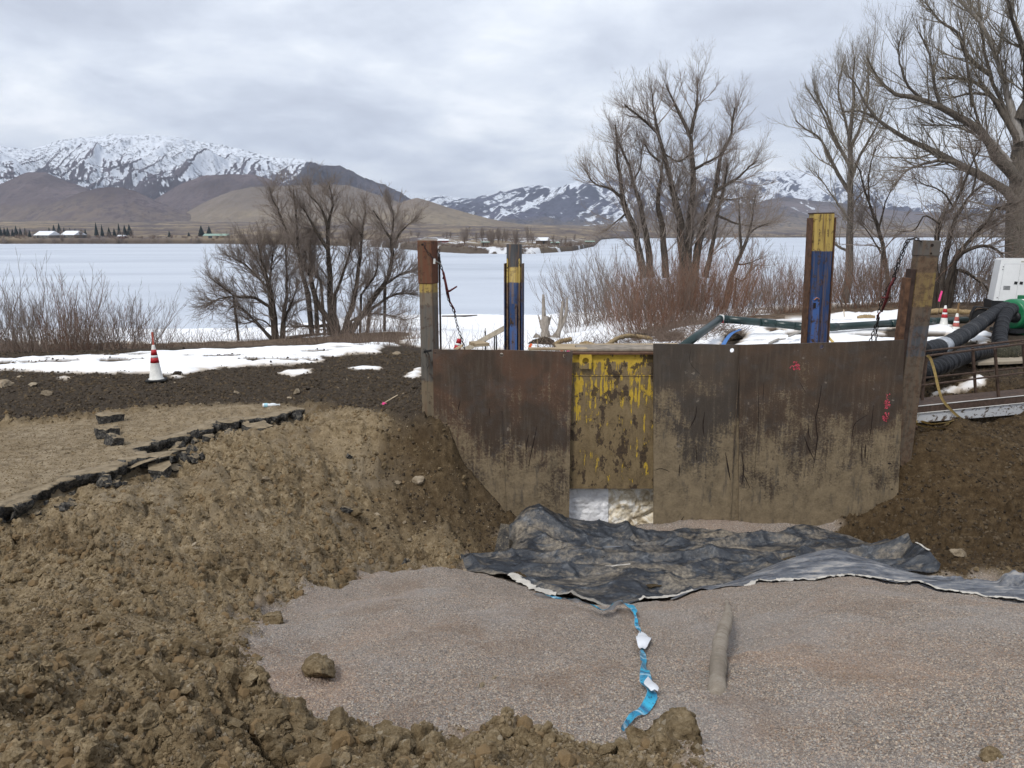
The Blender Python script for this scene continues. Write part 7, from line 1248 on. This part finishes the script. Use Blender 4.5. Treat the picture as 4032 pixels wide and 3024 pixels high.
# ------------------------------------------------------------------ green heater with ducts
Yh = 20.5; c0 = ZA(1560, 985, Yh); T = thing('ground_heater', 'green drum heater with white notice label feeding two black ducts', 'heater', (float(c0[0]), Yh, float(zbase(c0[0], Yh))), (0, 0, R(24))); hz = float(c0[2]) - T.location.z; Rr = 0.405
g = G('green_enamel', 0.35, 0, 0.5); f = g.noise(g.coord('Object'), 4, 4, 0.6); g.col(g.ramp(f, [(0.3, (0.006, 0.12, 0.045)), (0.7, (0.014, 0.19, 0.075))])); M_GRN = g.m
mb = MB(); pr = [(0.0, Rr - 0.05), (0.02, Rr - 0.012), (0.06, Rr), (2.0, Rr), (2.06, Rr - 0.03)]
rings = [[mb.bm.verts.new((x, r * math.cos(a), hz + r * math.sin(a))) for a in [2 * math.pi * k / 40 for k in range(40)]] for x, r in pr]
for A, B in zip(rings, rings[1:]):
    for k in range(40): mb.bm.faces.new((A[k], A[(k + 1) % 40], B[(k + 1) % 40], B[k]))
mb.bm.faces.new(rings[0]); mb.bm.faces.new(list(reversed(rings[-1]))); o = mb.build('drum', M_GRN, T, True)
for dy, dz in ((-0.16, -0.06), (0.13, 0.06)): MB().tube([(-0.06, dy, hz + dz), (0.01, dy, hz + dz)], 0.15, 20).build('duct_collar', M_GB, T, True)
V, F = [], []
for i in range(9):
    a = R(200 - i * 11); 
    for x in (0.26, 0.9): V.append((x, -math.cos(R(-2 + i * 10)) * (Rr + 0.004), hz + 0.28 - 0.0 + (Rr + 0.004) * (math.sin(R(-2 + i * 10)) - 0.28 / Rr)))
for i in range(8): F.append((2 * i, 2 * i + 1, 2 * i + 3, 2 * i + 2))
g = G('notice_label_print', 0.5, 0, 0.3); zc = g.sep(g.coord('Object'))[2]; ln = g.math('FRACT', g.math('MULTIPLY', zc, 26.0)); g.col(g.mix(g.math('MULTIPLY', g.ramp(ln, [(0.55, 0.0), (0.6, 1.0)]), g.ramp(g.noise(g.coord('Object', scale=(30, 1, 4)), 3, 2, 0.5), [(0.45, 0), (0.5, 0.55)])), (0.78, 0.76, 0.74), (0.55, 0.25, 0.26))); MB().faces(V, F).build('notice_label', g.m, T, True)
for x in (0.35, 1.6): MB().box((x, 0, (hz - Rr) / 2 + 0.05), (0.06, 0.5, hz - Rr + 0.2)).build('leg', M_GRN, T)
MB().box((1.0, 0, 0.12), (2.4, 0.75, 0.1)).build('skid', M_GB, T); MB().box((0.55, 0.0, hz + Rr + 0.03), (0.22, 0.3, 0.1), bev=0.02).build('hatch', M_GRN, T)
def duct(label, pts, r, mat, bulge=0.10, pitch=0.12, name='air_duct'):
    P_ = np.array(pts); L_ = np.linalg.norm(np.diff(P_, axis=0), axis=1).sum(); n = int(L_ / (pitch / 5)); Q_ = crom(P_, n); rad = [r * (1 - bulge * (0.5 + 0.5 * math.cos(2 * math.pi * i / 5)) * (0.6 + 0.4 * math.sin(i * 0.7)) + 0.03 * math.sin(i * 0.31)) for i in range(n)]
    T = thing(name, label, 'duct', fl(Q_[-1])); MB().tube(Q_ - Q_[-1], rad, 18).build('sleeve', mat, T, True); return T, Q_
g = G('black_duct_cloth', 0.6, 0, 0.3); f = g.noise(g.coord('Position'), 6, 6, 0.65); g.col(g.ramp(f, [(0.35, (0.004, 0.004, 0.005)), (0.6, (0.009, 0.0095, 0.012)), (0.8, (0.03, 0.03, 0.03))])); g.bump(g.noise(g.coord('Position'), 14, 5, 0.65, 0.8), 0.6, 0.03); M_DUCT = g.m
T, Q_ = duct('straight black ribbed duct running from the green heater down to the corner post', [ZA(1500, 880, 20.4), ZA(1400, 920, 19.9), ZA(1180, 1060, 19.0), ZA(900, 1260, 17.6), ZA(620, 1430, 16.2), ZA(480, 1500, 15.4), ZA(330, 1545, 14.8), ZA(120, 1590, 14.3)], 0.175, M_DUCT, 0.07, 0.22)
i0 = int(len(Q_) * 0.80); i1 = int(len(Q_) * 0.885); MB().tube(Q_[i0:i1:3] - Q_[-1], 0.182, 16).build('silver_wrap', simple('silver_duct_tape', (0.40, 0.42, 0.45), 0.4, 0.2, 0.35, 12, 0.4), T, True)
for k in range(6): i = int(len(Q_) * (0.12 + 0.11 * k)); MB().tube(Q_[i:i + 3] - Q_[-1], 0.1775, 16).build('stitched_ring', simple('grey_stitch', (0.07, 0.07, 0.072), 0.7), T, True)
T, Q_ = duct('baggy black duct dropping from the green heater and snaking behind the gangway rails', [ZA(1600, 900, 20.2), ZA(1520, 950, 19.6), ZA(1450, 1080, 19.0), ZA(1410, 1250, 18.4), ZA(1390, 1400, 17.8), ZA(1420, 1530, 17.2), ZA(1300, 1590, 16.6), ZA(1100, 1600, 16.0), ZA(900, 1640, 15.4), ZA(640, 1740, 14.6), ZA(400, 1840, 14.0), ZA(120, 1960, 13.6)], 0.165, M_DUCT, 0.18, 0.16)
T, Q_ = duct('olive-stained coiled duct end lying beside the gangway', [Z4(1110, 985, 16.4), Z4(1200, 975, 16.3), Z4(1290, 968, 16.3), Z4(1350, 962, 16.4), Z4(1372, 950, 16.8)], 0.17, soil_mat('olive_duct', (0.02, 0.02, 0.014), (0.05, 0.048, 0.034), (0.12, 0.11, 0.075)), 0.3, 0.11)
# concrete-grey board under the duct
a = Z4(1055, 1035, 15.6); T = MB().box((1.2, 0.45, 0), (2.4, 0.9, 0.06), bev=0.006).build('board', simple('dusty_board', (0.33, 0.28, 0.21), 0.9, var=0.2, scale=5)); T.location = (float(a[0]), 15.5, float(a[2])); T.rotation_euler = (0, 0, R(12)); tag(T, 'dusty tan board lying under the coiled duct end', 'board')
# ------------------------------------------------------------------ gangway
def gy(px): return 12.0 + (px - 3620) / 412.0 * 1.35
def ZG(a, b, dY=0.0): px = 3300 + a / 1.952; return atY(px, 900 + b / 1.952, gy(px) + dY)
M_RAIL = simple('rusty_rail', (0.085, 0.055, 0.04), 0.75, 0.2, 0.4, 18); M_PEEL = None
g = G('peeling_white_paint', 0.7, 0, 0.3); V = g.coord('Object'); f = g.noise(g.coord('Object', scale=(1, 1, 2)), 6, 7, 0.68, 0.5); g.col(g.mix(g.ramp(f, [(0.53, 0), (0.57, 1)]), (0.50, 0.51, 0.52), g.ramp(g.noise(V, 20, 4, 0.6), [(0.4, (0.06, 0.042, 0.03)), (0.7, (0.15, 0.105, 0.07))]))); M_PEEL = g.m
p0 = ZG(610, 1470); T = thing('gangway', 'rusty steel gangway with pipe rails and peeling white beam beside the leaning post', 'gangway', fl(p0))
def rp(a, b, dY=0.0): return ZG(a, b, dY) - p0
def bar(name, A, B, r, mat, n=6): return MB().tube([A, B], r, n).build(name, mat, T)
X2 = 1560
def ext(a0, b0, a1, b1, k=1.0): return (a1 + (a1 - a0) * 0.9, b1 + (b1 - b0) * 0.9)
bar('top_rail', rp(600, 989), rp(*ext(600, 989, 1429, 885)), 0.021, M_RAIL); bar('top_rail', rp(640, 946, 0.55), rp(*ext(640, 946, 1429, 856), 0.55), 0.021, M_RAIL); bar('mid_rail', rp(620, 1208), rp(*ext(620, 1208, 1429, 1108)), 0.018, M_RAIL); bar('mid_rail', rp(640, 1150, 0.55), rp(*ext(640, 1150, 1429, 1068), 0.55), 0.018, M_RAIL)
for (a, b), (c_, d_) in (((1205, 925), (1245, 1445)), ((678, 985), (645, 1320)), ((1560, 870), (1610, 1400))): bar('rail_post', rp(a, b), rp(c_, d_), 0.026, M_RAIL, 4)
for (a, b), (c_, d_) in (((1035, 915), (1058, 1285)), ((1420, 870), (1445, 1240))): bar('rail_post', rp(a, b, 0.55), rp(c_, d_, 0.55), 0.026, M_RAIL, 4)
def beam(name, a, b0_, b1_, c_, d0_, d1_, dY0, dY1, mat):
    V = [rp(a, b0_, dY0), rp(c_, d0_, dY0), rp(c_, d1_, dY0), rp(a, b1_, dY0), rp(a, b0_, dY1), rp(c_, d0_, dY1), rp(c_, d1_, dY1), rp(a, b1_, dY1)]
    V[4][2] = V[0][2]; V[5][2] = V[1][2]; V[6][2] = V[2][2]; V[7][2] = V[3][2]; return MB().faces(V, [(0, 1, 2, 3), (7, 6, 5, 4), (0, 4, 5, 1), (3, 2, 6, 7), (1, 5, 6, 2), (0, 3, 7, 4)]).build(name, mat, T)
e = 2000
def ln_(a0, b0, a1, b1): return b1 + (b1 - b0) / (a1 - a0) * (e - a1)
beam('side_beam', 605, 1425, 1492, e, ln_(605, 1425, 1429, 1345), ln_(605, 1492, 1429, 1425), 0.0, 0.10, M_PEEL); beam('deck_channel', 605, 1368, 1418, e, ln_(605, 1368, 1429, 1285), ln_(605, 1418, 1429, 1338), -0.02, 0.62, M_RAIL); beam('kick_plate', 620, 1315, 1352, e, ln_(620, 1315, 1429, 1240), ln_(620, 1352, 1429, 1275), 0.55, 0.6, M_RAIL)
bar('painted_edge', rp(605, 1366, -0.025), rp(e, ln_(605, 1366, 1429, 1283), -0.025), 0.008, M_CWHITE); bar('painted_edge', rp(605, 1421, -0.025), rp(e, ln_(605, 1421, 1429, 1340), -0.025), 0.008, M_CWHITE)
# yellow ratchet strap
M_YS = simple('yellow_webbing', (0.46, 0.335, 0.13), 0.7, var=0.2, scale=20); L = [(685, 975), (710, 1000), (740, 1090), (770, 1220), (800, 1310), (860, 1385), (930, 1450), (990, 1485), (1000, 1510), (960, 1520), (900, 1480), (830, 1505)]
P_ = crom([ZG(a, b, -0.12) for a, b in L], 60); T = thing('ratchet_strap', 'long yellow webbing strap hanging off the gangway rail and piled on the soil', 'strap', fl(P_[-1])); ribbon('webbing', M_YS, T, P_, 0.040, up=(0, 1, 0.25), noise=0.15, seed=3)
P_ = crom([ZG(a, b, -0.2) for a, b in ((1005, 1495), (960, 1560), (880, 1548), (780, 1535), (660, 1518), (600, 1495), (615, 1440), (622, 1420))], 50); ribbon('webbing', M_YS, T, P_, 0.055, up=(0, 0.6, 1), noise=0.2, seed=5); P_ = crom([ZG(a, b, -0.15) for a, b in ((980, 1500), (930, 1470), (840, 1490), (720, 1500), (640, 1480))], 30); ribbon('webbing', M_YS, T, P_, 0.05, up=(0, 0.8, 1))
MB().tube([ZG(530, 1530, -0.25) - np.array(T.location), ZG(580, 1520, -0.25) - np.array(T.location), ZG(600, 1530, -0.25) - np.array(T.location)], 0.035, 8).build('ratchet', M_RUST, T, True)

# ------------------------------------------------------------------ air between here and the mountains
hz_ = MB().box((0, 6400, 690), (26000, 15400, 1420)); o = hz_.build('haze'); hm = bpy.data.materials.new('thin_air'); hm.use_nodes = True; nt_ = hm.node_tree; nt_.nodes.clear(); oo = nt_.nodes.new('ShaderNodeOutputMaterial'); pv = nt_.nodes.new('ShaderNodeVolumePrincipled'); pv.inputs['Density'].default_value = 5.2e-5; pv.inputs['Color'].default_value = (0.66, 0.76, 0.95, 1); nt_.links.new(pv.outputs[0], oo.inputs['Volume']); o.data.materials.append(hm); tag(o, 'thin bluish air over the lake and mountains', None, None, 'stuff')
